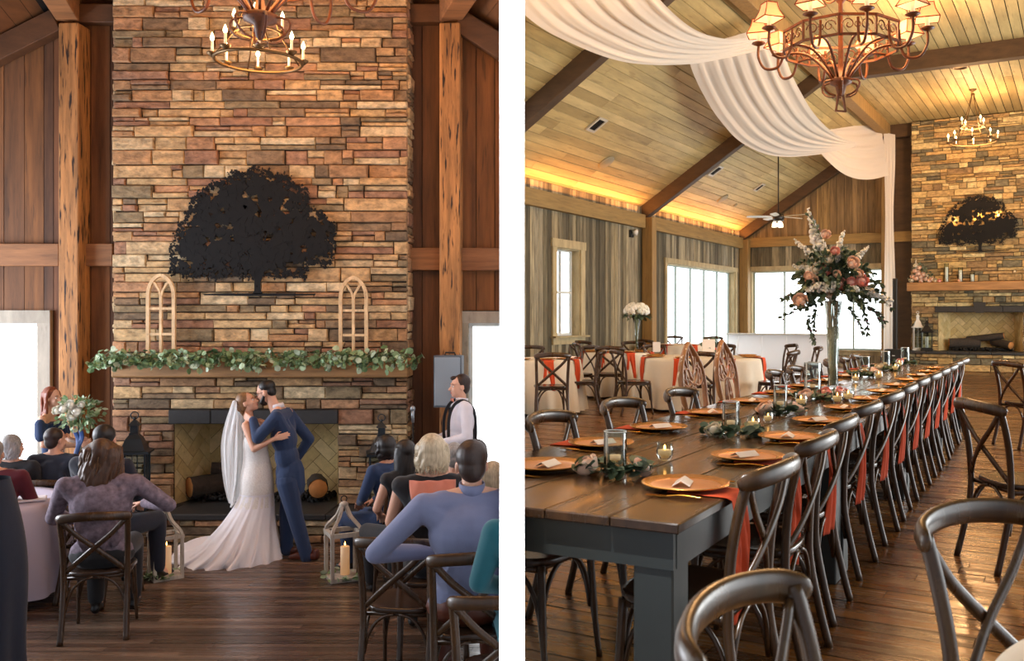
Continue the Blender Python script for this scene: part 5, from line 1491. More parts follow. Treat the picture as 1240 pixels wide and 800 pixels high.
def gch(x, D, face, label): 
    p = P(x, 385, D); p.z = 0; chair(p, face, label)
gch(667, 11.85, (-.12, 1), 'cross-back chair with its back to the viewer at the left-edge guest table')
gch(705, 12.75, (-1, .1), 'cross-back chair seen side-on at the right of the left-edge guest table')
gch(700, 14.4, (-.8, -.6), 'cross-back chair at the far right of the left-edge guest table')
gch(641, 14.3, (0, -1), 'cross-back chair behind the left-edge guest table')
gch(739, 14.5, (.05, 1), 'cross-back chair with its back to the viewer before the hydrangea table')
gch(716, 16.2, (1, -.2), 'cross-back chair left of the hydrangea table')
gch(765, 17.1, (-.2, -1), 'cross-back chair behind the hydrangea table')
gch(705, 17.4, (.2, -1), 'cross-back chair by the narrow window behind the guests tables')
gch(768, 12.75, (.9, .3), 'cross-back chair at the left of the middle guest table, turned right')
gch(845, 12.2, (.05, 1), 'cross-back chair behind the carved chairs, back to the viewer')
gch(802, 15.1, (.5, -1), 'cross-back chair at the far left of the middle guest table')
gch(872, 15.2, (-.3, -1), 'cross-back chair at the far side of the middle guest table')
gch(938, 12.6, (-.9, .5), 'cross-back chair at the right of the middle guest table')
gch(941, 15.4, (-1, -.2), 'cross-back chair at the far right of the middle guest table')
gch(969, 14.2, (-1, .1), 'cross-back chair seen side-on left of the tall flower vase')
gch(817, 22.2, (0, -1), 'cross-back chair before the tall left windows')
gch(862, 21.5, (-.3, -1), 'cross-back chair at the right of the far window table')
gch(790, 19.0, (.6, .6), 'cross-back chair left of the far window table')
D = (.46)*F/102; gch(1240, D, (1, .1), 'cross-back chair standing alone at the right edge, seen side-on')
gch(1246, 9.5, (1, .2), 'farther cross-back chair at the right edge of the hall')
# near chairs at the lower right
pL, pR = P(1090, 645, 1.99), P(1258, 613, 2.27)
mid = (pL+pR)/2; f = Vector((.55, -.84)); chair(Vector((mid.x+f.x*.28, mid.y+f.y*.28, 0)), (f.x, f.y), 'large near cross-back chair at the lower right, facing the viewer')
pL, pR = P(838, 795, 1.28), P(973, 693, 1.68); mid = (pL+pR)/2; f = Vector((.85, -.53)); chair(Vector((mid.x+f.x*.28-.03, mid.y+f.y*.28-.02, 0)), (f.x, f.y), 'nearest cross-back chair at the bottom middle, only its top rail showing')
round_table('round guest table cut off at the lower right corner', 1712, 1.25, .53, 0); table_cloth('cream tablecloth at the lower right corner', 1712, 1.25, .53, amp=.02)
# hydrangea vase
c = P(771, 385, 15.4)
vz = Vector((c.x, c.y, .77)); t = thing('trumpet_vase', 'slim trumpet glass vase on the guest table by the left wall', 'vase', vz)
mb = MB(); mb.lathe([(.07, 0), (.06, .01), (.015, .04), (.02, .2), (.05, .5), (.09, .62), (.085, .62), (.045, .5), (.014, .2)], 18, cap1=False); mb.build('vase_glass', M['water'], t)
mb = MB(); [mb.tube([(.01*math.cos(k), .01*math.sin(k), .06), (.03*math.cos(k), .03*math.sin(k), .6)], .005, 5) for k in range(6)]; mb.build('stems', M['stem'], t)
t = thing('hydrangea_bouquet', 'round white hydrangea bouquet in the slim trumpet vase', 'flowers', vz+Vector((0, 0, .62)))
mb = MB(); flower_ball(mb, (0, 0, .06), .19, 260, .035, .7); mb.build('white_blooms', M['bloom_white'], t)
mb = MB()
for k in range(60): a = random.uniform(0, 6.3); add_leaf(mb, (.16*math.cos(a), .16*math.sin(a), random.uniform(-.03, .04)), (math.cos(a), math.sin(a), random.uniform(-.8, .1)), (0,0,1), .035, .12)
mb.build('leaves', M['leaf_dark'], t)
for x, y, D, s, w_ in ((795, 401, 15.3, 1.0, 'beside the trumpet vase'), (858, 423, 13.6, 1.5, 'behind the carved chairs')):
    c = P(x, y, D); c.z = .768
    t = thing('table_number_card', 'white framed card standing on the guest table '+w_, 'card', c, .1, None, s)
    mb = MB(); mb.box((0, 0, .085), (.13, .012, .17), None, .003); mb.build('card_face', M['card'], t)
t = thing('centrepiece', 'small eucalyptus and glass centrepiece on the middle guest table', 'centrepiece', P(862, 385, 13.75)+Vector((0, 0, -HC+.768)))
mb = MB(); [add_leaf(mb, rv(.14)+Vector((0,0,.1)), rv()+Vector((0,0,.4)), rv(), .03, .08, True) for _ in range(90)]; mb.build('leaves', M['leaf_dark'], t)
mb = MB(); mb.lathe([(.05, 0), (.05, .22), (.046, .22), (.046, .01)], 16, (.12, -.05, 0), cap1=False); mb.build('glass_cylinder', M['water'], t)
# security of the near dark underside: nothing else under the tables
# ================================================================ people (left hall)
SIDE = 'L'
def skinmat(name, c): 
    m = mat(name, c, .5, noisy=.05, nscale=12); b = m.node_tree.nodes['Principled BSDF']; b.inputs['Subsurface Weight'].default_value = .0; return m
M['skin'] = skinmat('fair_skin', 'd9a78c'); M['skin_tan'] = skinmat('tanned_skin', 'c98f70')
M['lips'] = mat('lips', 'b5605a', .5); M['eye_white'] = mat('eye_white', 'e8e4de', .3); M['iris'] = mat('dark_iris', '2c1d14', .3)
def hairmat(name, cols): return islands(name, cols, .45, (60, 60, 5), .45, .5, .004)
M['hair_brown'] = hairmat('dark_brown_hair', ['2b1c14', '33221a']); M['hair_black'] = hairmat('black_hair', ['17120f', '1d1713'])
M['hair_red'] = hairmat('auburn_hair', ['7c3a1e', '8a4524']); M['hair_grey'] = hairmat('grey_hair', ['8c8b88', '9a9894'])
M['hair_blond'] = hairmat('ash_blond_hair', ['b3a283', 'c0b092']); M['hair_bride'] = hairmat('blond_brown_hair', ['6b4a30', '8a6643'])
M['hair_long'] = hairmat('brown_highlight_hair', ['4a2f1c', '6b4a2c'])
def cloth(name, c, r=.85, **k): return mat(name, c, r, bump=.25, nscale=14, noisy=.1, sheen=.15, **k)
M['navy'] = cloth('navy_suit_wool', '1f3558'); M['navy_dark'] = cloth('dark_navy_cloth', '131b2c'); M['white_shirt'] = cloth('white_shirt', 'dedbe2')
M['blue_shirt'] = cloth('blue_oxford_shirt', '747c9c'); M['black_top'] = cloth('black_knit', '15161b'); M['teal'] = cloth('teal_cloth', '0f5a66'); M['salmon'] = cloth('salmon_cloth', 'c4765f')
M['blue_dress'] = cloth('royal_blue_dress', '1b3358'); M['maroon'] = cloth('maroon_knit', '5a1626'); M['trouser'] = cloth('black_trouser', '14161b'); M['leather'] = mat('brown_leather', '5a2c1c', .35)
M['black_leather'] = mat('black_leather', '14110f', .3)
M['cardigan'] = mat('lace_pattern_cardigan', '776a76', .9, noisy=.95, nscale=30, bump=.5)

def blob(name, mb, m, parent, voxel=.01, sm=4, smf=.6, cut=None):
    """fuse overlapping solids into one continuous skin"""
    me = bpy.data.meshes.new(name); me.from_pydata([tuple(p) for p in mb.v], [], mb.f); me.update()
    o = bpy.data.objects.new(name, me); C.objects.link(o)
    r = o.modifiers.new('r', 'REMESH'); r.mode = 'VOXEL'; r.voxel_size = voxel; r.use_smooth_shade = True
    if sm: s = o.modifiers.new('s', 'SMOOTH'); s.iterations = sm; s.factor = smf
    dg = bpy.context.evaluated_depsgraph_get(); ev = o.evaluated_get(dg)
    nm = bpy.data.meshes.new_from_object(ev); nm.name = name
    o.modifiers.clear(); o.data = nm; bpy.data.meshes.remove(me)
    if cut:
        bm = bmesh.new(); bm.from_mesh(nm); bmesh.ops.delete(bm, geom=[f for f in bm.faces if cut(f.calc_center_median())], context='FACES'); bm.to_mesh(nm); bm.free()
    nm.materials.clear(); nm.materials.append(m)
    nm.polygons.foreach_set('use_smooth', [True]*len(nm.polygons))
    if parent is not None: o.parent = parent
    else: SIDES[o.name] = SIDE
    return o
def frame_from(fwd, up=(0,0,1)):
    y = Vector(fwd).normalized(); z = Vector(up); z = (z-y*z.dot(y)).normalized(); x = y.cross(z)
    return Matrix((x, y, z)).transposed()
def head_solids(mb, c, Mh, s=1.0):
    A = lambda p: Vector(c)+Mh@(Vector(p)*s)
    def E(p, r, R_=None): mb.ell(A(p), tuple(v*s for v in r), Mh@R_ if R_ else Mh, 14, 10)
    E((0, -.012, .035), (.073, .092, .085)); E((0, .03, -.03), (.058, .060, .080)); E((0, .058, -.088), (.028, .028, .024)); E((0, .02, -.07), (.050, .05, .035))
    mb.cap(A((0, .086, .005)), .009*s, A((0, .110, -.030)), .0135*s); E((0, .090, -.036), (.019, .012, .009))
    E((0, .080, .026), (.050, .014, .011)); E((.032, .066, -.028), (.022, .018, .022)); E((-.032, .066, -.028), (.022, .018, .022))
    E((0, .084, -.058), (.022, .010, .006)); E((0, .082, -.068), (.019, .010, .007))
    for sx in (-1, 1): E((sx*.074, -.008, -.012), (.010, .020, .031), Matrix.Rotation(sx*.25, 3, 'Z'))
def face_parts(t, c, Mh, s=1.0, brow='hair_brown', lips='lips'):
    A = lambda p: Vector(c)+Mh@(Vector(p)*s)
    for sx in (-1, 1):
        mb = MB(); mb.ell(A((sx*.030, .079, .004)), (.013*s, .009*s, .008*s), Mh, 10, 8); e = mb.build('eye', M['eye_white'], t)
        mb = MB(); mb.ell(A((sx*.030, .0862, .004)), (.0055*s, .003*s, .0055*s), Mh, 8, 6); mb.build('iris', M['iris'], e)
        mb = MB(); mb.tube([A((sx*.015, .091, .024)), A((sx*.032, .089, .030)), A((sx*.050, .076, .024))], [.0025*s, .0035*s, .002*s], 5); mb.build('eyebrow', M[brow], t)
    mb = MB(); mb.ell(A((0, .091, -.059)), (.019*s, .005*s, .004*s), Mh, 10, 6); mb.ell(A((0, .090, -.067)), (.016*s, .005*s, .005*s), Mh, 10, 6); mb.build('lips', M[lips], t)
def hand_solids(mb, w, d, n, curl=.5, s=1.0, side=1, thumb=.6):
    """w wrist, d hand direction, n palm normal (towards what is held)"""
    w = Vector(w); d = Vector(d).normalized(); n = Vector(n); n = (n-d*n.dot(d)).normalized(); x = d.cross(n)*side
    Mh = Matrix((x, d, n)).transposed()
    A = lambda p: w+Mh@(Vector(p)*s)
    mb.cap(A((0, -.01, 0)), .022*s, A((0, .03, 0)), .024*s)
    for k in range(4):
        fx = -.030+.020*k; mb.cap(A((fx*.6, .015, 0)), .012*s, A((fx, .085, 0)), .0105*s)
        L = (.036, .042, .040, .030)[3-k]*1.0; p = Vector((fx, .088, 0)); a = curl*.5; 
        for j in range(3):
            q = p+Vector((fx*.06, math.cos(a)*L*(1-.2*j), math.sin(a)*L*(1-.2*j))); mb.cap(A(p), (.0095-.0008*j)*s, A(q), (.0088-.0009*j)*s, 8); p = q; a += curl*.9
    p = Vector((.030, .025, .004)); q = Vector((.058, .058, .012+.02*thumb)); r_ = Vector((.060-.02*thumb, .090, .02+.03*thumb))
    mb.cap(A(p), .014*s, A(q), .0105*s, 8); mb.cap(A(q), .0105*s, A(r_), .0085*s, 8)
def limb(mb, pts, rs, n=12):
    for i in range(len(pts)-1): mb.cap(pts[i], rs[i], pts[i+1], rs[i+1], n)
def torso_solids(mb, hip, chest, neck, sL, sR, hL, hR, g=0.0, female=False, ww=1.0):
    hip, chest, neck, sL, sR, hL, hR = map(Vector, (hip, chest, neck, sL, sR, hL, hR))
    x = (sR-sL).normalized(); 
    mid = hip.lerp(chest, .5)
    up = (neck-hip).normalized(); y = up.cross(x).normalized(); Mt = Matrix((x, y, x.cross(y))).transposed()
    mb.ell(hip, ((.165+g)*ww, .115+g, .12+g), Mt, 16, 10)
    mb.ell(mid, ((.135 if female else .150)*ww+g, .105*ww+g, .17), Mt, 16, 10)
    mb.ell(chest, (.165*ww+g, .115*ww+g, .17+g), Mt, 16, 10)
    mb.cap(sL, .055+g, sR, .055+g); 
    mb.cap(chest+up*.10, .09+g, neck-up*.03, .055+g)
    mb.cap(sL.lerp(neck, .35), .055+g, neck-up*.01, .05+g*.6); mb.cap(sR.lerp(neck, .35), .055+g, neck-up*.01, .05+g*.6)
    mb.cap(hip, .12+g, hL, .09+g); mb.cap(hip, .12+g, hR, .09+g)
    for s_ in (sL, sR): mb.cap(s_, .058+g, chest+(s_-chest)*.45-up*.02, .085+g)
def hair_cap(mb, c, Mh, s=1.0, vol=1.0, back=0.0):
    A = lambda p: Vector(c)+Mh@(Vector(p)*s)
    mb.ell(A((0, -.030, .046)), (.082*s*vol, .090*s*vol, .084*s*vol), Mh, 18, 12); mb.ell(A((0, -.055-back, -.005)), (.070*s*vol, .058*s*vol, .080*s), Mh, 16, 10)
def long_hair(mb, c, Mh, s, length, w=.085, wavy=.008, n=26, fwd=0.0, rr=1.0):
    A = lambda p: Vector(c)+Mh@(Vector(p)*s)
    for k in range(n):
        a = PI*(1.0+k/(n-1))  # around the back from left to right
        x = w*math.cos(a); y = -.02+.075*math.sin(a)+ (fwd if abs(math.cos(a)) > .85 else 0)
        L = length*random.uniform(.88, 1.05); ph = random.uniform(0, 6)
        pts = [A((x*.55, y*.5, .10))]+[A((x*(1.0+.12*math.sin(j/8*PI))+wavy*math.sin(j*1.3+ph), y*1.05-.01*j/8+wavy*math.cos(j*1.1+ph), .06-L*j/8)) for j in range(9)]
        mb.tube(pts, [r_*rr for r_ in [.012]+[.017]*7+[.012, .005]], 5)
# ---------------- seated guests (local: sit on z .47, face +y)
def seated(label, loc, rz, s, hair, top, hairfn, skin='skin', turn=0.0, tilt=0.0, arms='lap', bottom='trouser', ww=1.0, lean=0.0, extra=None, female=False, legs=True, shoes='black_leather', bare_arms=False, lift=0.0):
    t = thing('person', label, 'person', loc, rz, None, s)
    hip = Vector((0, -.02, .56+lift)); ch = Vector((lean*.25, -.05, .90+lift)); nk = Vector((lean*.45, -.03, 1.11+lift)); hd = Vector((lean*.5, .0, 1.235+lift))
    sw = .185*ww
    sL, sR = Vector((-sw+lean*.4, -.05, 1.045+lift)), Vector((sw+lean*.4, -.05, 1.045+lift))
    if arms == 'lap': eL, eR, wL, wR = Vector((-.25*ww, .02, .80)), Vector((.25*ww, .02, .80)), Vector((-.10, .25, .70)), Vector((.10, .25, .70))
    elif arms == 'out': eL, eR, wL, wR = Vector((-.37*ww, .03, .80)), Vector((.30*ww, .04, .80)), Vector((-.16, .26, .74)), Vector((.12, .28, .70))
    elif arms == 'rest': eL, eR, wL, wR = Vector((-.27*ww, .06, .80)), Vector((.36*ww, .0, .86)), Vector((-.12, .28, .74)), Vector((.24, .24, .84))
    else: eL, eR, wL, wR = arms
    eL, eR, wL, wR = [p+Vector((0, 0, lift)) for p in map(Vector, (eL, eR, wL, wR))]
    hL, hR = Vector((-.09, .0, .54+lift)), Vector((.09, .0, .54+lift)); kL, kR = Vector((-.13, .44, .52+lift)), Vector((.13, .44, .52+lift)); aL, aR = Vector((-.12, .40, .09)), Vector((.13, .46, .09))
    Mh = Matrix.Rotation(turn, 3, 'Z')@Matrix.Rotation(tilt, 3, 'X')
    mb = MB(); torso_solids(mb, hip, ch, nk, sL, sR, hL, hR, -.012, female, ww)
    mb.cap(nk-Vector((0, 0, .06)), .056, hd+Mh@Vector((0, -.02, -.03)), .050); head_solids(mb, hd, Mh)
    for sh, e, w_, sd in ((sL, eL, wL, -1), (sR, eR, wR, 1)):
        limb(mb, [sh, e, w_], [.048, .038, .026]); hand_solids(mb, w_, (w_-e), (0, 0, -1), .5, 1.0, sd)
    if legs:
        for h, k, a in ((hL, kL, aL), (hR, kR, aR)): limb(mb, [h, k, a], [.082, .055, .036]); mb.cap(a, .036, a+Vector((0, .12, -.05)), .03)
    blob('body', mb, M[skin], t, .009, 3); face_parts(t, hd, Mh)
    mb = MB(); torso_solids(mb, hip, ch, nk-Vector((0, 0, .035)), sL, sR, hL, hR, .008, female, ww)
    for sh, e, w_ in ((sL, eL, wL), (sR, eR, wR)):
        if not bare_arms: limb(mb, [sh, e, w_], [.066, .052, .038])
    for i in range(10): mb.ell(ch+Vector((random.uniform(-.14, .14), -.09, random.uniform(-.25, .12))), (.03, .015, .06), Euler(rv(.5)).to_matrix(), 8, 6)
    blob('top', mb, M[top], t, .010, 5)
    if legs:
        mb = MB(); mb.ell(hip+Vector((0, .01, -.02)), (.18*ww, .15, .11), None, 14, 10)
        for h, k, a in ((hL, kL, aL), (hR, kR, aR)): limb(mb, [h, k, a+Vector((0, -.01, .03))], [.10, .075, .058])
        blob('trousers' if bottom != 'blue_dress' else 'skirt', mb, M[bottom], t, .012, 4)
        for a in (aL, aR):
            mb = MB(); mb.cap(a+Vector((0, -.03, -.05)), .036, a+Vector((0, .15, -.055)), .032); mb.cap(a+Vector((0, -.02, 0)), .04, a+Vector((0, .05, -.05)), .035); blob('shoe', mb, M[shoes], t, .009, 2)
    mb = MB(); hairfn(mb, hd, Mh); blob('hair', mb, M[hair], t, .007, 2)
    if hasattr(hairfn, 'strands'):
        mb = MB(); L_, w_, v_ = hairfn.strands; long_hair(mb, hd, Mh, 1.0, L_, w_, v_, 120, 0, .28); mb.build('hair_strands', M[hair], t)
    if extra: extra(t, hd, Mh, nk, sL, sR, ch)
    return t
short = lambda mb, c, Mh: hair_cap(mb, c, Mh, 1.0, 1.0)
def bob(mb, c, Mh): hair_cap(mb, c, Mh, 1.0, 1.12, .01); long_hair(mb, c, Mh, 1.0, .15, .088, .006, 22)
bob.strands = (.17, .094, .008)
def longh(L, w=.09, wavy=.01):
    def f_(mb, c, Mh): hair_cap(mb, c, Mh, 1.0, 1.06); long_hair(mb, c, Mh, 1.0, L, w, wavy, 30)
    f_.strands = (L+.02, w+.008, wavy); return f_
def curly(mb, c, Mh):
    hair_cap(mb, c, Mh, 1.0, 1.15, .01)
    for _ in range(90):
        d = rv(1).normalized(); d.y = -abs(d.y)*.8+.1; mb.ell(Vector(c)+Mh@Vector((d.x*.10, d.y*.10-.02, d.z*.12-.0)), .022, None, 7, 5)
def collar(m): 
    def f_(t, hd, Mh, nk, sL, sR, ch):
        mb = MB(); mb.lathe([(.062, -.03), (.066, .0), (.064, .028), (.058, .03), (.058, -.02)], 20, nk+Vector((0, 0, .01)), Matrix.Rotation(.15, 3, 'X'), False, False); mb.build('collar', M[m], t, solid=.004)
    return f_
def seat_at(px, headtop, D, k=1.355):
    """scale that puts the top of the head at the wanted height"""
    return (2.48-(headtop-CY)*D/F)/k
def put_seated(label, px, ht, D, rz=0.0, ch=True, chl=None, chs=None, **kw):
    s = seat_at(px, ht, D); p = P(px, 385, D); p.z = ZL; rz += math.atan((CX-px)/F)*.85
    t = seated(label, p, rz, s, **kw)
    if ch:
        f_ = rot2(0, 1, rz); chair(Vector((p.x-f_[0]*0.02, p.y-f_[1]*.02, ZL)), f_, chl, None, chs or min(s, 1.18))
    return t
random.seed(5)
put_seated('woman with long brown hair and a patterned mauve cardigan, nearest left', 124, 532, 7.25, -.12, chl='cross-back chair of the woman in the patterned cardigan', hair='hair_long', top='cardigan', hairfn=longh(.45, .112, .014), arms='rest', ww=1.22, female=True)
put_seated('dark-haired person in a dark navy jacket, sitting before the woman in the cardigan', 128, 514, 8.1, -.62, chl='cross-back chair hidden behind the woman in the cardigan', hair='hair_black', top='navy_dark', hairfn=short, arms=((-.34, .10, .92), (.26, .05, .8), (-.12, .3, .72), (.10, .28, .7)), bottom='navy_dark', ww=1.15, turn=.3)
put_seated('man with short brown hair in a dark suit, seated near the left window', 68, 518, 9.1, -.35, chl='cross-back chair of the man in the dark suit by the window', hair='hair_brown', top='navy_dark', hairfn=short, ww=1.0, turn=-.5, legs=True)
put_seated('grey-haired woman in black lace seated at the far left', 16, 527, 8.9, -.2, chl='cross-back chair of the grey-haired woman at the far left', hair='hair_grey', top='black_top', hairfn=bob, ww=1.0, turn=-.6, female=True, legs=False)
put_seated('person in a maroon top cut off at the left edge', -8, 532, 7.9, -.2, chl='cross-back chair cut off at the left edge', hair='hair_grey', top='maroon', hairfn=short, ww=1.15, legs=False)
put_seated('nearest person beyond the left edge, in dark navy', -120, 500, 6.3, -.15, ch=False, hair='hair_black', top='navy_dark', hairfn=short, ww=1.5, arms='out', bottom='navy_dark')
p = P(-14, 385, 6.0); p.z = ZL
t = thing('draped_coat', 'long dark navy coat hanging down to the floor at the left edge', 'coat', p, .1)
mb = MB()
def cf(u, v):
    a = 2*PI*u; rr = .17+.10*v+.03*math.sin(5*a)*v+.05*math.sin(v*5); return Vector((-.02+rr*math.cos(a)*.85+.05*v, rr*math.sin(a)*.8, 1.42-1.40*v))
mb.grid(cf, 48, 24, True, True); mb.build('coat_cloth', M['navy_dark'], t)
put_seated('woman with dark curly hair in a blue dress, front row right', 466, 528, 8.75, .75, chl='cross-back chair of the woman in the blue dress', hair='hair_black', top='blue_dress', hairfn=curly, ww=1.0, female=True, bottom='blue_dress', turn=-.3, skin='skin_tan')
put_seated('woman with straight dark hair and black top, second from the aisle on the right', 489, 533, 8.0, .5, chl='cross-back chair of the woman with straight dark hair', hair='hair_black', top='black_top', hairfn=longh(.30, .082, .002), ww=.95, female=True, bare_arms=True)
def cowl(t, hd, Mh, nk, sL, sR, ch):
    mb = MB(); yb = -.215
    pts = [(-.13, 1.07), (-.06, 1.095), (0, 1.10), (.06, 1.095), (.13, 1.07), (.14, 1.0), (.10, .90), (.03, .80), (-.03, .80), (-.10, .90), (-.14, 1.0)]
    def fn(u, v):
        z = 1.09-.30*v; w = .135*(1-v**2.2)+.008; x = (u-.5)*2*w; y = -.05-math.sqrt(max(0, 1-(x/.26)**2))*.165-.012*math.sin(x*60+v*6)*(1-v)+.03*v*0
        return Vector((x, y+.10*max(0, (z-1.0)/.1)*.6, z))
    mb.grid(fn, 24, 20); mb.build('draped_cowl_back', M['salmon'], t, solid=.006)
put_seated('woman with a silver blond bob and salmon cowl back on a black top', 523, 527, 6.9, .05, chl='cross-back chair of the silver blond woman', hair='hair_blond', top='black_top', hairfn=bob, ww=1.05, female=True, bare_arms=True, extra=cowl)
put_seated('grey blond guest half hidden behind the silver blond woman', 550, 536, 7.9, 0, ch=False, hair='hair_grey', top='black_top', hairfn=short, legs=False)
put_seated('dark-haired guest hidden behind the man in the blue shirt', 577, 532, 7.4, 0, ch=False, hair='hair_brown', top='navy_dark', hairfn=short, legs=False)
put_seated('blond guest partly hidden at the right edge of the wedding guests', 597, 560, 7.0, 0, ch=False, hair='hair_blond', top='black_top', hairfn=bob, legs=False)
put_seated('broad man in a blue dress shirt, seated nearest on the right', 571, 533, 5.75, .08, chl='near cross-back chair behind the man in the blue shirt', chs=1.22, hair='hair_brown', top='blue_shirt', hairfn=short, ww=1.28, arms='out', bottom='leather', extra=collar('blue_shirt'))
put_seated('guest in a teal top cut off by the right edge of the wedding view', 652, 560, 5.2, .1, ch=False, hair='hair_brown', top='teal', hairfn=short, ww=1.1, bottom='teal')
p = P(612, 385, 5.0); p.z = ZL; chair(p, (0, 1), 'near cross-back chair with a worn pale rail at the right edge of the wedding view', None, 1.18)
p = P(492, 385, 6.3); p.z = ZL; chair(p, (.1, 1), 'empty-looking cross-back chair between the aisle and the man in blue', None, 1.16)

# ---------------- round table on the left with its white cloth
p = P(-36, 385, 8.0); p.z = ZL
t = thing('round_table', 'round guest table at the far left of the wedding', 'table', p)
mb = MB(); mb.lathe([(.72, .82), (.72, .86)], 40); mb.build('tabletop', M['grey_paint_l'] if 'grey_paint_l' in M else M['iron'], t)
mb = MB(); mb.lathe([(.3, 0), (.28, .03), (.05, .06), (.05, .8), (.2, .82)], 16); mb.build('pedestal', M['iron'], t)
M['lilac_linen'] = mat('white_lilac_linen', 'c3c0d6', .9)
t = thing('tablecloth', 'white cloth on the round table at the far left', 'tablecloth', p)
def cl2(u, v):
    a = 2*PI*u; R0 = .735
    if v < .3: rr = R0*v/.3; z = .866
    else: k = (v-.3)/.7; rr = R0+.015*min(1, k*8)+.05*k+.03*k*math.sin(16*a); z = .866-.78*k
    return Vector((rr*math.cos(a), rr*math.sin(a), z))
mb = MB(); mb.grid(cl2, 128, 24, True, True); mb.build('cloth', M['lilac_linen'], t)
t = thing('folder', 'dark flat folder lying on the white left table', 'folder', p+Vector((.42, -.42, .875)), .3)
mb = MB(); mb.box((0, 0, .008), (.34, .26, .016), None, .003); mb.build('folder_cover', M['black_leather'], t)
t = thing('folded_napkin', 'white napkin lying behind the dark folder on the left table', 'napkin', p+Vector((.5, .0, .872)), .5)
mb = MB(); mb.box((0, 0, .012), (.3, .2, .024), None, .008); mb.build('folded_cloth', M['white_shirt'], t)

# ---------------- groom, bride: joints traced on the plane they stand in
DG = 9.4
def G(x, y, d=0.0): return P(x, y, DG)+Vector((0, d, 0))-Vector((XL(335, DG), DG, ZL))
g0 = Vector((XL(335, DG), DG, ZL))
t = thing('person', 'groom in a navy suit with dark beard and glasses, kissing the bride', 'person', g0)
hd = G(322, 475); Mh = frame_from((-1, .05, -.30), (-.25, 0, 1))
hipc = G(351, 575); chc = G(344, 530); nkc = G(337, 492); sA, sB = G(341, 503, -.17), G(343, 503, .17)
eA, wA = G(321, 527, -.22), G(312, 507, -.13); eB, wB = G(352, 540, .24), G(366, 528, .22)
eB, wB = G(366, 535, .24), G(350, 560, .26)
hA, hB = G(351, 582, -.09), G(351, 582, .09)
kA, aA = G(361, 622, -.10), G(374, 665, -.11); kB, aB = G(344, 622, .10), G(343, 662, .11)
mb = MB(); torso_solids(mb, hipc, chc, nkc, sA, sB, hA, hB, -.012)
mb.cap(nkc-Vector((.02, 0, .05)), .06, hd+Mh@Vector((0, -.03, -.04)), .052); head_solids(mb, hd, Mh)
limb(mb, [sA, eA, wA], [.05, .040, .028]); hand_solids(mb, wA, (-.9, .35, .35), (.1, 1, .1), .55, 1.0, 1)
limb(mb, [sB, eB, wB], [.05, .040, .028])
hB2 = G(310, 503, .12); hand_solids(mb, wB, (-.3, .2, -.8), (0, -1, 0), .3, 1.0, -1)
limb(mb, [hA, kA, aA], [.085, .056, .038]); limb(mb, [hB, kB, aB], [.085, .056, .038]); 
for a in (aA, aB): mb.cap(a, .038, a+Vector((.03 if a is aA else -.1, 0, -.06)), .03)
blob('body', mb, M['skin'], t, .0075, 3); face_parts(t, hd, Mh, 1.0, 'hair_black')
mb = MB(); torso_solids(mb, hipc, chc, nkc-Vector((0, 0, .05)), sA, sB, hA, hB, .012)
mb.cap(hipc+Vector((0, 0, .05)), .15, G(353, 588), .145)
for sh, e, w_ in ((sA, eA, wA), (sB, eB, wB)): limb(mb, [sh, e, w_], [.07, .058, .044])
blob('suit_jacket', mb, M['navy'], t, .009, 3)
mb = MB(); mb.ell(hipc-Vector((0, 0, .05)), (.145, .15, .12), None, 14, 10)
limb(mb, [hA, kA, aA+Vector((0, 0, .0))], [.11, .082, .068]); limb(mb, [hB, kB, aB], [.11, .082, .068])
mb.cap(aA, .068, aA+Vector((.01, 0, -.045)), .07); mb.cap(aB, .066, aB+Vector((0, 0, -.05)), .07)
blob('suit_trousers', mb, M['navy'], t, .010, 3)
for nm, pts in (('shoe', [(364, 671, -.11), (386, 669, -.11)]), ('shoe', [(352, 670, .11), (340, 671, .11)])):
    mb = MB(); a, b = G(*pts[0]), G(*pts[1]); a.z = .05; b.z = .05 if nm else .05
    if b.x > a.x: mb.cap(a+Vector((.0, 0, .0)), .042, b, .046); mb.cap(b, .046, b+Vector((0, 0, .04)), .04); mb.cap(a-Vector((.06, 0, .01)), .03, a, .042)
    else: mb.cap(a, .042, b, .038); mb.cap(b, .038, b-Vector((.07, 0, .012)), .03)
    blob(nm, mb, M['leather'], t, .008, 2)
mb = MB(); mb.lathe([(.064, -.02), (.066, .01), (.060, .03), (.056, .0)], 18, nkc+Vector((-.005, 0, .0)), frame_from((0, 1, 0), (-.3, 0, 1)), False, False); mb.build('shirt_collar', M['white_shirt'], t, solid=.004)
mb = MB(); q = (wA-eA).normalized(); mb.tube([wA-q*.03, wA+q*.008], .036, 14); mb.build('shirt_cuff', M['white_shirt'], t)
A = lambda p: hd+Mh@Vector(p)
mb = MB(); mb.ell(A((0, -.026, .055)), (.080, .090, .072), Mh, 16, 10); mb.ell(A((0, -.06, .0)), (.070, .045, .065), Mh, 14, 10); blob('hair', mb, M['hair_black'], t, .007, 2)
mb = MB(); mb.ell(A((0, .045, -.088)), (.052, .045, .042), Mh, 14, 10)
for sx in (-1, 1): mb.cap(A((sx*.066, .005, -.03)), .012, A((sx*.045, .05, -.085)), .028)
mb.cap(A((-.028, .085, -.047)), .008, A((.028, .085, -.047)), .008); blob('beard', mb, M['hair_black'], t, .006, 1)
mb = MB()
for sx in (-1, 1):
    c = A((sx*.034, .100, .002)); mb.tube([c+Mh@Vector((.026*math.cos(k*PI/8), 0, .019*math.sin(k*PI/8))) for k in range(16)], .0028, 5, True); mb.tube([A((sx*.060, .098, .008)), A((sx*.078, .0, .008))], .0028, 5)
mb.tube([A((-.009, .102, .006)), A((.009, .102, .006))], .0028, 5); mb.build('glasses', M['iron'], t)

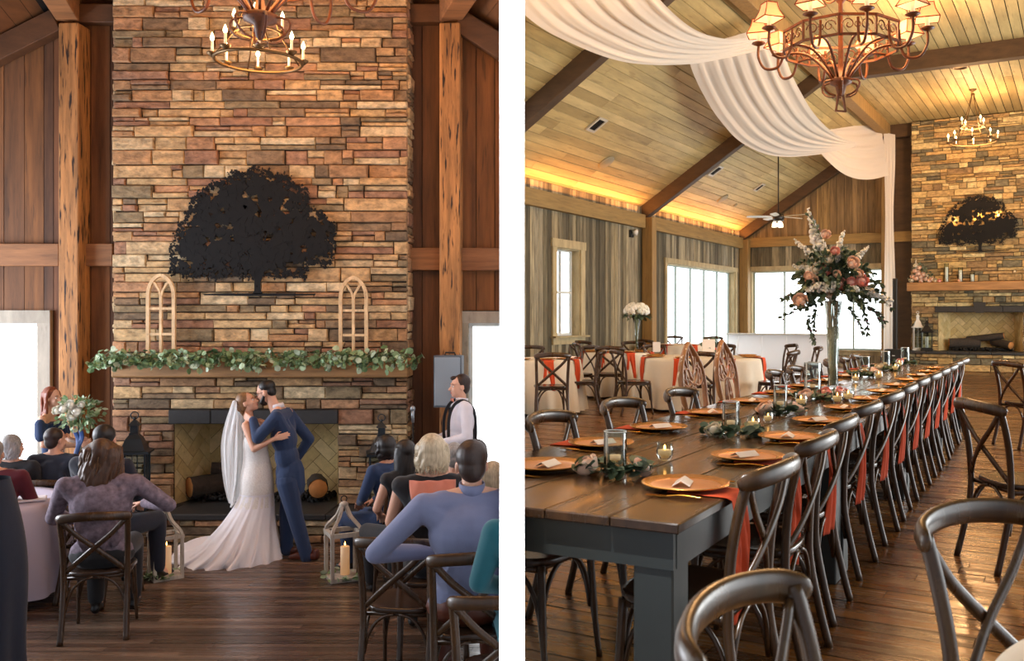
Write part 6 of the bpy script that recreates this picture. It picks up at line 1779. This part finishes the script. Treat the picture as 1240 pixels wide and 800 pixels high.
b0 = Vector((XL(318, DG), DG, ZL))
def Bp(x, y, d=0.0): return P(x, y, DG)+Vector((0, d, 0))-b0
t = thing('person', 'bride in a white lace gown with long veil and train, kissing the groom', 'person', b0)
hd = Bp(301, 487, -.02); Mh = frame_from((1, -.05, .45), (-.42, 0, 1))
hip_, ch_, nk_ = Bp(314, 572), Bp(310, 531), Bp(302, 505); sA, sB = Bp(304, 513, -.15), Bp(308, 513, .15)
eA, wA = Bp(317, 540, -.22), Bp(340, 528, -.20); eB, wB = Bp(322, 520, .22), Bp(336, 505, .2)
mb = MB(); torso_solids(mb, hip_, ch_, nk_, sA, sB, Bp(314, 582, -.08), Bp(314, 582, .08), -.026, True, .82)
mb.cap(nk_-Vector((0, 0, .04)), .046, hd+Mh@Vector((0, -.02, -.05)), .043); head_solids(mb, hd, Mh, .93)
limb(mb, [sA, eA, wA], [.042, .034, .023]); hand_solids(mb, wA, (.9, .0, .25), (.0, 1, 0), .35, .88, 1, .1)
limb(mb, [sB, eB, wB], [.042, .034, .023]); hand_solids(mb, wB, (.8, -.3, .4), (0, -1, 0), .4, .88, -1)
for s_ in (-.08, .08): limb(mb, [Bp(314, 582, s_), Bp(316, 625, s_), Bp(316, 668, s_)], [.075, .05, .035])
blob('body', mb, M['skin'], t, .0075, 3); face_parts(t, hd, Mh, .93, 'hair_bride')
M['lace'] = mat('ivory_lace', 'f2ece6', .85, noisy=.16, nscale=60, bump=.6); M['tulle'] = mat('white_tulle', 'f6f4f8', .9, noisy=.05, nscale=8, bump=.2); M['veil'] = cloth_sheer('veil_tulle', 'ffffff', .66, .4)
prof = [(527, 297, 322, .13), (535, 295, 323, .125), (545, 295, 324, .115), (555, 295, 326, .12), (565, 294, 328, .14), (578, 292, 330, .165), (590, 292, 331, .17), (600, 290, 331, .17), (612, 284, 332, .19), (624, 276, 332, .23), (636, 267, 333, .28), (648, 256, 335, .33), (658, 246, 337, .38), (667, 232, 339, .42), (674, 218, 341, .45), (680, 210, 342, .47)]
def gown(rows, name, m, folds, nu=96, parent=None):
    mb = MB(); pr = spline([Vector((b, c, d)) for a, b, c, d in rows], 4); ys = spline([Vector((a, 0, 0)) for a, b, c, d in rows], 4)
    def fn(u, v):
        f_ = v*(len(pr)-1); i = min(int(f_), len(pr)-2); q = pr[i].lerp(pr[i+1], f_-i); y = ys[i].lerp(ys[i+1], f_-i).x
        a = 2*PI*u; l, r = q.x, q.y; cx = max((l+r)/2, r-26+(-6)*0) if False else (l+r)/2
        px = cx+(r-l)/2*math.cos(a); fo = folds*v**1.5
        px += fo*10*math.sin(a*13+v*3)*abs(math.cos(a))*.25; dd = q.z*math.sin(a)*(1+fo*.10*math.sin(a*17+v*4)+fo*.05*math.sin(a*29))
        # the train trails low on the left
        if name == 'gown_skirt':
            k = max(0, -math.cos(a)); 
        p = Bp(px, y, dd); return p
    mb.grid(fn, nu, len(pr)*2, True, True); return mb.build(name, M[m], t)
gown(prof[:9], 'lace_bodice', 'lace', 0.0)
gown([(596, 291, 331.5, .172)]+prof[7:], 'gown_skirt', 'tulle', 1.0, 220)
# train lying on the floor behind the skirt
mb = MB()
def train(u, v):
    # u from the skirt out to the tip, v across
    x = 300-90*u; w_ = (.50-.1*u)*(1-.25*u*u); hgt = (.30*(1-u)**1.6+.05+.045*abs(math.sin(u*9+v*8))+.03*math.sin(v*19+u*5))*math.sin(PI*min(1, max(0, v)))**.6
    p = Bp(x, 680, 0); p.y = (v-.5)*2*w_+.12-.05; p.z = .008+max(0, hgt)*(1 if u < .98 else .3); p.x += .05*math.sin(v*7); return p
mb.grid(train, 50, 50); mb.build('train', M['tulle'], t, solid=.004)
mb = MB()
for s_ in (-1, 1): mb.tube([Bp(300, 528, s_*.10), Bp(301, 515, s_*.12), Bp(307, 509, s_*.06), Bp(316, 520, s_*.09)], .006, 5)
mb.build('shoulder_straps', M['lace'], t)
A = lambda p: hd+Mh@(Vector(p)*.93)
mb = MB(); hair_cap(mb, hd, Mh, .93, 1.03); mb.ell(A((0, -.105, -.02)), (.045, .035, .05), Mh, 12, 8)
for k in range(12): mb.tube([A((-.03+.006*k, -.09, .0)), A((-.04+.007*k, -.10, -.08)), A((-.02+.004*k, -.085, -.15))], .012, 6)
blob('hair', mb, M['hair_bride'], t, .006, 1)
mb = MB(); [mb.ell(A((-.04+.016*k, -.098, .055+.006*math.sin(k*2))), .011, None, 7, 5) for k in range(6)]; mb.build('hair_comb', M['lace'], t)
mb = MB()
def veil(u, v):
    ys_ = 484+127*v; l = 287-17*math.sin(min(1, v*2.0)*PI/2)+(8 if v > .6 else 0)*((v-.6)/.4)**2*.9+3*v; r = 290+7*v*(1-v)*2-5*max(0, v-.75)*3
    l = min(l, r-2); x = l+(r-l)*u
    d = .16*math.sin(PI*u)*-1+.10*(u-.2)+.02*math.sin(u*26+v*2)
    p = Bp(x, ys_, .0); return p+Vector((.012*math.sin(u*30)*min(1, v*3), -.10+.22*(1-u)+.02*math.sin(u*34)-.06*v, 0))
mb.grid(veil, 60, 50); 
def veil2(u, v):
    p = veil(u, v*.98); p.y = -p.y+.03+.04*math.sin(u*21); p.x -= .01; return p
mb.grid(veil2, 60, 50); mb.build('veil', M['veil'], t)

# ---------------- bridesmaid
def standing(label, px, top_y, D, rz, kw):
    H = 2.48-(top_y-CY)*D/F; s = H/1.79; p = P(px, 385, D); p.z = ZL
    t = thing('person', label, 'person', p, rz, None, s); fem = kw.get('female', False); ww = .86 if fem else 1.0
    hip, ch, nk, hd = Vector((0, 0, .96)), Vector((0, -.01, 1.30)), Vector((0, -.01, 1.52)), Vector((0, .015, 1.665))
    sw = .185*ww; sL, sR = Vector((-sw, -.01, 1.45)), Vector((sw, -.01, 1.45)); eL, eR, wL, wR = map(Vector, kw['arms'])
    hL, hR = Vector((-.085, 0, .92)), Vector((.085, 0, .92)); kL, kR = Vector((-.10, .02, .50)), Vector((.10, .03, .50)); aL, aR = Vector((-.11, 0, .09)), Vector((.11, 0, .09))
    Mh = Matrix.Rotation(kw.get('turn', 0), 3, 'Z')@Matrix.Rotation(kw.get('tilt', 0), 3, 'X')
    g = -.022 if fem else -.012
    mb = MB(); torso_solids(mb, hip, ch, nk, sL, sR, hL, hR, g, fem, ww); mb.cap(nk-Vector((0, 0, .06)), .05 if fem else .058, hd+Vector((0, -.01, -.04)), .045 if fem else .053); head_solids(mb, hd, Mh, .96 if fem else 1)
    for sh, e, w_, sd in ((sL, eL, wL, -1), (sR, eR, wR, 1)): limb(mb, [sh, e, w_], [.044, .034, .025]); hand_solids(mb, w_, kw.get('hd', (0, 1, .1)), kw.get('hn', (-sd, 0, 0)) if not callable(kw.get('hn')) else kw['hn'](sd), .9, .92, sd)
    for h, k, a in ((hL, kL, aL), (hR, kR, aR)): limb(mb, [h, k, a], [.082, .055, .037]); mb.cap(a, .036, a+Vector((0, .13, -.055)), .028)
    blob('body', mb, M['skin'], t, .0085, 3); face_parts(t, hd, Mh, .96 if fem else 1, kw.get('brow', 'hair_brown'))
    return t, hd, Mh, nk, sL, sR, ch, hip, (eL, eR, wL, wR), (hL, hR, kL, kR, aL, aR)
t, hd, Mh, nk, sL, sR, ch, hip, ar, lg = standing('bridesmaid with long auburn hair in a navy off-shoulder dress holding a bouquet', 62, 468, 9.75, -1.55, dict(female=True, arms=((-.24, .05, 1.18), (.24, .05, 1.18), (-.06, .30, 1.17), (.06, .30, 1.15)), turn=-.25))
mb = MB(); torso_solids(mb, hip, ch-Vector((0, 0, .04)), Vector((0, -.01, 1.36)), Vector((-.17, -.01, 1.33)), Vector((.17, -.01, 1.33)), lg[0], lg[1], -.010, True, .88)
mb.ell((0, 0, 1.37), (.205, .12, .045), None, 18, 8)
for i in range(14): a = i*2*PI/14; mb.cap((.19*math.cos(a), .11*math.sin(a), 1.38), .026, (.215*math.cos(a), .13*math.sin(a), 1.27), .012)
for k in range(10): mb.cap((0, 0, .95-.09*k), .15+.008*k, (0, 0, .86-.09*k), .158+.008*k, 20)
for sx in (-1, 1): mb.cap((sx*.20, -.01, 1.40), .055, (sx*.235, .02, 1.27), .062)
blob('dress', mb, M['navy_dress'] if 'navy_dress' in M else M['blue_dress'], t, .009, 3)
mb = MB(); hair_cap(mb, hd, Mh, .97, 1.05); long_hair(mb, hd, Mh, .97, .36, .082, .008, 26, .03); blob('hair', mb, M['hair_red'], t, .007, 1)
# bouquet she holds
bp = P(96, 500, 9.55)
t = thing('bridal_bouquet', 'white and green bouquet with a long navy ribbon held by the bridesmaid', 'bouquet', bp)
mb = MB(); 
for x, z, r in ((-.10, .06, .05), (.04, .03, .06), (-.02, .10, .045), (-.16, .04, .04), (.0, -.02, .045), (.10, .10, .035)): rose(mb, (x, -.14, z), (x, -1, .4), r)
mb.build('white_roses', islands('white_petals', ['f2f0e6', 'e8e6d8', 'f6f4ec', 'dfe0d0'], .6, (9, 9, 9), .1, 0), t)
mb = MB(); st = MB()
for k in range(330):
    d = rv(1).normalized(); L = random.uniform(.08, .22); p = Vector((d.x*L*1.1, d.y*L*.7, d.z*L*.85)); add_leaf(mb, p, d+rv(.5)+Vector((0, 0, -.1)), rv(), random.uniform(.012, .022), random.uniform(.04, .07), random.random() < .5)
mb.build('leaves', M['leaf'], t)
for k in range(9): st.tube([(random.uniform(-.05, .05), 0, 0), (0, 0, -.2), (random.uniform(-.04, .04), .01, -.40)], .005, 5)
st.build('stems', M['stem'], t)
mb = MB()
for s_ in (-1, 1):
    mb.grid(lambda u, v: Vector((s_*.015+(u-.5)*.05+.02*math.sin(v*7+s_), -.03+.02*math.sin(v*9), -.18-.47*v)), 4, 24)
mb.build('navy_ribbon', mat('blue_ribbon', '23467f', .5), t, solid=.002)
# ---------------- officiant
t, hd, Mh, nk, sL, sR, ch, hip, ar, lg = standing('officiant in a white shirt, suspenders and pink bow tie beside the loudspeaker', 558, 453, 9.8, 1.95, dict(arms=((-.27, .0, 1.17), (.27, .0, 1.17), (-.10, .26, 1.10), (.10, .26, 1.10)), turn=.1))
mb = MB(); torso_solids(mb, hip, ch, nk-Vector((0, 0, .04)), sL, sR, lg[0], lg[1], .012)
for sh, e, w_ in ((sL, ar[0], ar[2]), (sR, ar[1], ar[3])): limb(mb, [sh, e, w_], [.068, .056, .040])
blob('shirt', mb, M['white_shirt'], t, .009, 3); collar('white_shirt')(t, hd, Mh, nk-Vector((0, 0, .01)), sL, sR, ch)
mb = MB()
for sx in (-1, 1):
    pts = [(sx*.10, .135, 1.02), (sx*.105, .155, 1.2), (sx*.10, .142, 1.38), (sx*.09, .08, 1.497), (sx*.085, -.02, 1.522), (sx*.07, -.12, 1.42), (sx*.04, -.150, 1.2), (sx*.03, -.14, 1.0)]
    mb.tube(spline(pts, 5), .010, 6, flat=(1.8, .5))
mb.build('suspenders', M['black_top'], t)
mb = MB()
for sx in (-1, 1): mb.add([(0, .092, 1.53), (sx*.055, .088, 1.555), (sx*.055, .088, 1.505), (0, .10, 1.53)], [(0, 1, 2), (3, 2, 1)])
mb.ell((0, .098, 1.53), .012); mb.build('bow_tie', M['salmon'], t, solid=.006)
mb = MB(); mb.ell(hip-Vector((0, 0, .02)), (.175, .135, .13), None, 14, 10)
for h, k, a in ((lg[0], lg[2], lg[4]), (lg[1], lg[3], lg[5])): limb(mb, [h, k, a], [.10, .08, .065])
blob('trousers', mb, M['trouser'], t, .011, 3)
for a in (lg[4], lg[5]): mb = MB(); mb.cap(a+Vector((0, -.03, -.045)), .038, a+Vector((0, .15, -.05)), .034); blob('shoe', mb, M['black_leather'], t, .009, 2)
mb = MB(); hair_cap(mb, hd, Mh, 1.0, 1.02); mb.ell(hd+Mh@Vector((.02, .05, .085)), (.05, .04, .025), Mh); blob('hair', mb, M['hair_brown'], t, .007, 1)

# ---------------- loudspeaker on stand, microphone stand
M['speaker_grey'] = mat('grey_speaker_grille', '8d9aa3', .55, noisy=.1, nscale=200, bump=.2)
p = P(545, 385, 10.15); p.z = ZL; zb = ZLp(492, 10.15)-ZL; zt2 = ZLp(430, 10.15)-ZL
t = thing('loudspeaker', 'grey loudspeaker raised on a pole behind the officiant', 'speaker', p+Vector((0, 0, zb)), -.1)
w2 = 34/F*10.15; h2 = zt2-zb
mb = MB(); mb.prism([(-w2/2, -.12), (w2/2, -.12), (w2/2, .0), (w2*.3, .14), (-w2*.3, .14), (-w2/2, .0)], 0, h2); mb.build('cabinet', mat('grey_speaker_box', '59636b', .6), t)
mb = MB(); mb.box((0, -.125, h2/2), (w2*.92, .02, h2*.94), None, .008); mb.build('grille', M['speaker_grey'], t)
mb = MB(); mb.tube([(-.06, 0, h2), (-.05, 0, h2+.03), (.05, 0, h2+.03), (.06, 0, h2)], .010, 6); mb.build('carry_handle', M['plastic_l'] if 'plastic_l' in M else M['black_leather'], t)
t = thing('speaker_stand', 'black tripod stand carrying the grey loudspeaker', 'stand', p)
mb = MB(); mb.tube([(0, 0, .25), (0, 0, zb)], .018, 10); mb.build('pole', M['iron'], t)
for k in range(3):
    a = k*2*PI/3+.3; mb = MB(); mb.tube([(0, 0, .75), (.45*math.cos(a), .45*math.sin(a), .012)], .012, 8); mb.tube([(0, 0, .3), (.25*math.cos(a), .25*math.sin(a), .42)], .008, 6); mb.build('leg', M['iron'], t)
p = P(500, 385, 9.7); p.z = ZL; zt2 = ZLp(500, 9.7)-ZL
t = thing('microphone_stand', 'thin microphone stand with a silver microphone beside the speaker', 'microphone stand', p)
mb = MB(); mb.lathe([(.13, 0), (.13, .015), (.02, .025), (.010, .04), (.010, zt2-.05)], 16); mb.build('pole', M['iron'], t)
mb = MB(); mb.tube([(0, 0, zt2-.10), (0, -.01, zt2+.03)], [.014, .020], 10); mb.ell((0, -.012, zt2+.05), (.028, .028, .032)); mb.build('microphone', mat('silver_microphone', '9aa3a8', .35, .6), t)
# ================================================================ white divider added to fill the blank gap between the two views
SIDE = 'N'
d0, d1 = 2.45, 27.0
f = lambda x, D: ((x-CX)/F*D, D)
mb = MB(); mb.prism([f(605, d0), f(635, d0), f(633.6, d1), f(606.4, d1)], ZL-.1, 7.6)
structure(mb.build('wall_added_divider', M['white_wall']))

# ================================================================ clip both halls at the added divider
def world_mats():
    bpy.context.view_layer.update()
world_mats()
nv = Vector((1, .0727273, 0)).normalized()
def root_of(o):
    while o.parent: o = o.parent
    return o
done = {}
kill = []
for o in list(bpy.data.objects):
    if o.type != 'MESH': continue
    sd = SIDES.get(root_of(o).name, 'N')
    if sd == 'N': continue
    sg = 1 if sd == 'R' else -1
    mw = o.matrix_world
    ds = [sg*(mw@Vector(c)).dot(nv) for c in o.bound_box]
    if min(ds) >= 0: continue
    if max(ds) <= 0: kill.append(o); continue
    me = o.data.copy() if o.data.users > 1 else o.data
    o.data = me
    bm = bmesh.new(); bm.from_mesh(me)
    inv = mw.inverted(); co = inv@Vector((0, 0, 0)); no = (mw.to_3x3().transposed()@nv)*sg
    bmesh.ops.bisect_plane(bm, geom=bm.verts[:]+bm.edges[:]+bm.faces[:], plane_co=co, plane_no=no.normalized(), clear_inner=True)
    bm.to_mesh(me); bm.free()
    if len(me.polygons) == 0: kill.append(o)
for o in kill:
    for ch in list(o.children):
        if ch not in kill: ch.parent = o.parent
    bpy.data.objects.remove(o)
def has_mesh(o): return o.type == 'MESH' or any(has_mesh(c) for c in o.children)
for o in list(bpy.data.objects):
    if o.parent is None and o.type == 'EMPTY' and not has_mesh(o):
        for c in list(o.children): bpy.data.objects.remove(c)
        bpy.data.objects.remove(o)

# ================================================================ light
def add_light(name, kind, loc, power, col, size=.1, target=None, spread=None, sy=None, cone=None, blend=.3, radius=.05):
    l = bpy.data.lights.new(name, kind); l.energy = power; l.color = lin(col)[:3]
    if kind == 'AREA':
        l.size = size
        if sy: l.shape = 'RECTANGLE'; l.size_y = sy
        if spread: l.spread = spread
    else: l.shadow_soft_size = radius
    if kind == 'SPOT': l.spot_size = cone; l.spot_blend = blend
    o = bpy.data.objects.new(name, l); C.objects.link(o); o.location = loc
    if target is not None:
        o.rotation_euler = (Vector(target)-Vector(loc)).to_track_quat('-Z', 'Y').to_euler()
    return o
# added spots out of view that whiten the end of the divider
for s in (1, -1):
    add_light('divider_fill_spot', 'SPOT', (-.168, 2.29, HC+s*1.31), 380, 'ffffff', target=(-.172, 2.33, HC), cone=math.radians(52), blend=.25, radius=.01)
# chandeliers
for x, y, z, k in LAMPS:
    add_light('chandelier_glow', 'POINT', (x, y, z+.1), 110*k, 'ffc080', radius=.35)
p = P(315, -12, 6.3); add_light('chandelier_glow', 'POINT', (p.x, p.y, p.z+.25), 110, 'ffbc78', radius=.5)
p = P(1018, 20, 7.4); add_light('chandelier_glow', 'POINT', (p.x, p.y, p.z+.3), 260, 'ffc484', radius=.5)
# cove strips behind the cornice of the right hall
for a, b in ((11.8, 18.4), (19.0, 25.2)):
    m = RW(UL+.12, (a+b)/2, 3.68); e = RW(UL+.35, (a+b)/2, 5.0)
    o = add_light('cove_light', 'AREA', m, 85, 'ffa452', size=.06, sy=b-a)
    o.rotation_euler = (Matrix.Rotation(-TH, 4, 'Z')@Matrix.Rotation(PI+.45, 4, 'Y')).to_euler()
# ceiling downlights over the far flat ceiling
for u, v in ((-2.2, 22.5), (-2.2, 15.5), (-2.2, 9.0)):
    add_light('ceiling_lamp', 'POINT', RW(u, v, 5.6), 200, 'ffc488', radius=.3)

for x_, z_ in ((-.62, 3.85), (-.05, 3.9), (.42, 3.92)): add_light('tree_backlight', 'POINT', FW(-.05+x_, -.095, z_), 7, 'ffc070', radius=.02)
# added area fills outside the view, brightening both halls from the side
o = add_light('side_fill_light', 'AREA', (-9.2, 7.6, .9), 460, 'f0f3ff', size=3.4, sy=2.4, target=(-3.2, 9.2, -.3))
m = RW(4.1, 16.5, 2.0); o = add_light('side_fill_light', 'AREA', m, 1000, 'f8f8f4', size=2.6, sy=13)
o.rotation_euler = (Matrix.Rotation(-TH, 4, 'Z')@Matrix.Rotation(PI/2+.12, 4, 'Y')).to_euler()
# ================================================================ sky: pale overcast, brighter beyond the far windows
w = bpy.data.worlds.new('overcast'); bpy.context.scene.world = w; w.use_nodes = True
nt = w.node_tree; bg = nt.nodes['Background']
tc = nt.nodes.new('ShaderNodeTexCoord'); sp = nt.nodes.new('ShaderNodeSeparateXYZ'); cr = nt.nodes.new('ShaderNodeValToRGB'); mr = nt.nodes.new('ShaderNodeMapRange')
nt.links.new(tc.outputs['Generated'], sp.inputs[0])
mr.inputs['From Min'].default_value = -1; mr.inputs['From Max'].default_value = 1
nt.links.new(sp.outputs['Y'], mr.inputs['Value']); nt.links.new(mr.outputs['Result'], cr.inputs['Fac'])
cr.color_ramp.elements[0].color = (.24, .26, .30, 1); cr.color_ramp.elements[1].color = (1.9, 2.0, 2.05, 1)
cr.color_ramp.elements[0].position = .25; cr.color_ramp.elements[1].position = .62
nt.links.new(cr.outputs['Color'], bg.inputs['Color']); bg.inputs['Strength'].default_value = 2.0

# ================================================================ camera and view
cam = bpy.data.cameras.new('camera'); co = bpy.data.objects.new('camera', cam); C.objects.link(co)
cam.sensor_fit = 'HORIZONTAL'; cam.sensor_width = 36; cam.lens = F/1240*36
cam.shift_x = (620-CX)/1240; cam.shift_y = -(400-CY)/1240
cam.clip_start = .05; cam.clip_end = 300
cam.dof.use_dof = True; cam.dof.focus_distance = 7.5; cam.dof.aperture_fstop = 7.0
co.location = (0, 0, HC); co.rotation_euler = (PI/2, 0, 0)
bpy.context.scene.camera = co
vs = bpy.context.scene.view_settings
vs.view_transform = 'Standard'; vs.look = 'None'; vs.gamma = 1; vs.use_curve_mapping = False; vs.exposure = 0.0
bpy.context.scene.cycles.max_bounces = 7; bpy.context.scene.cycles.diffuse_bounces = 4; bpy.context.scene.cycles.transparent_max_bounces = 12
bpy.context.scene.cycles.caustics_reflective = False; bpy.context.scene.cycles.caustics_refractive = False
bpy.context.scene.cycles.sample_clamp_indirect = 4
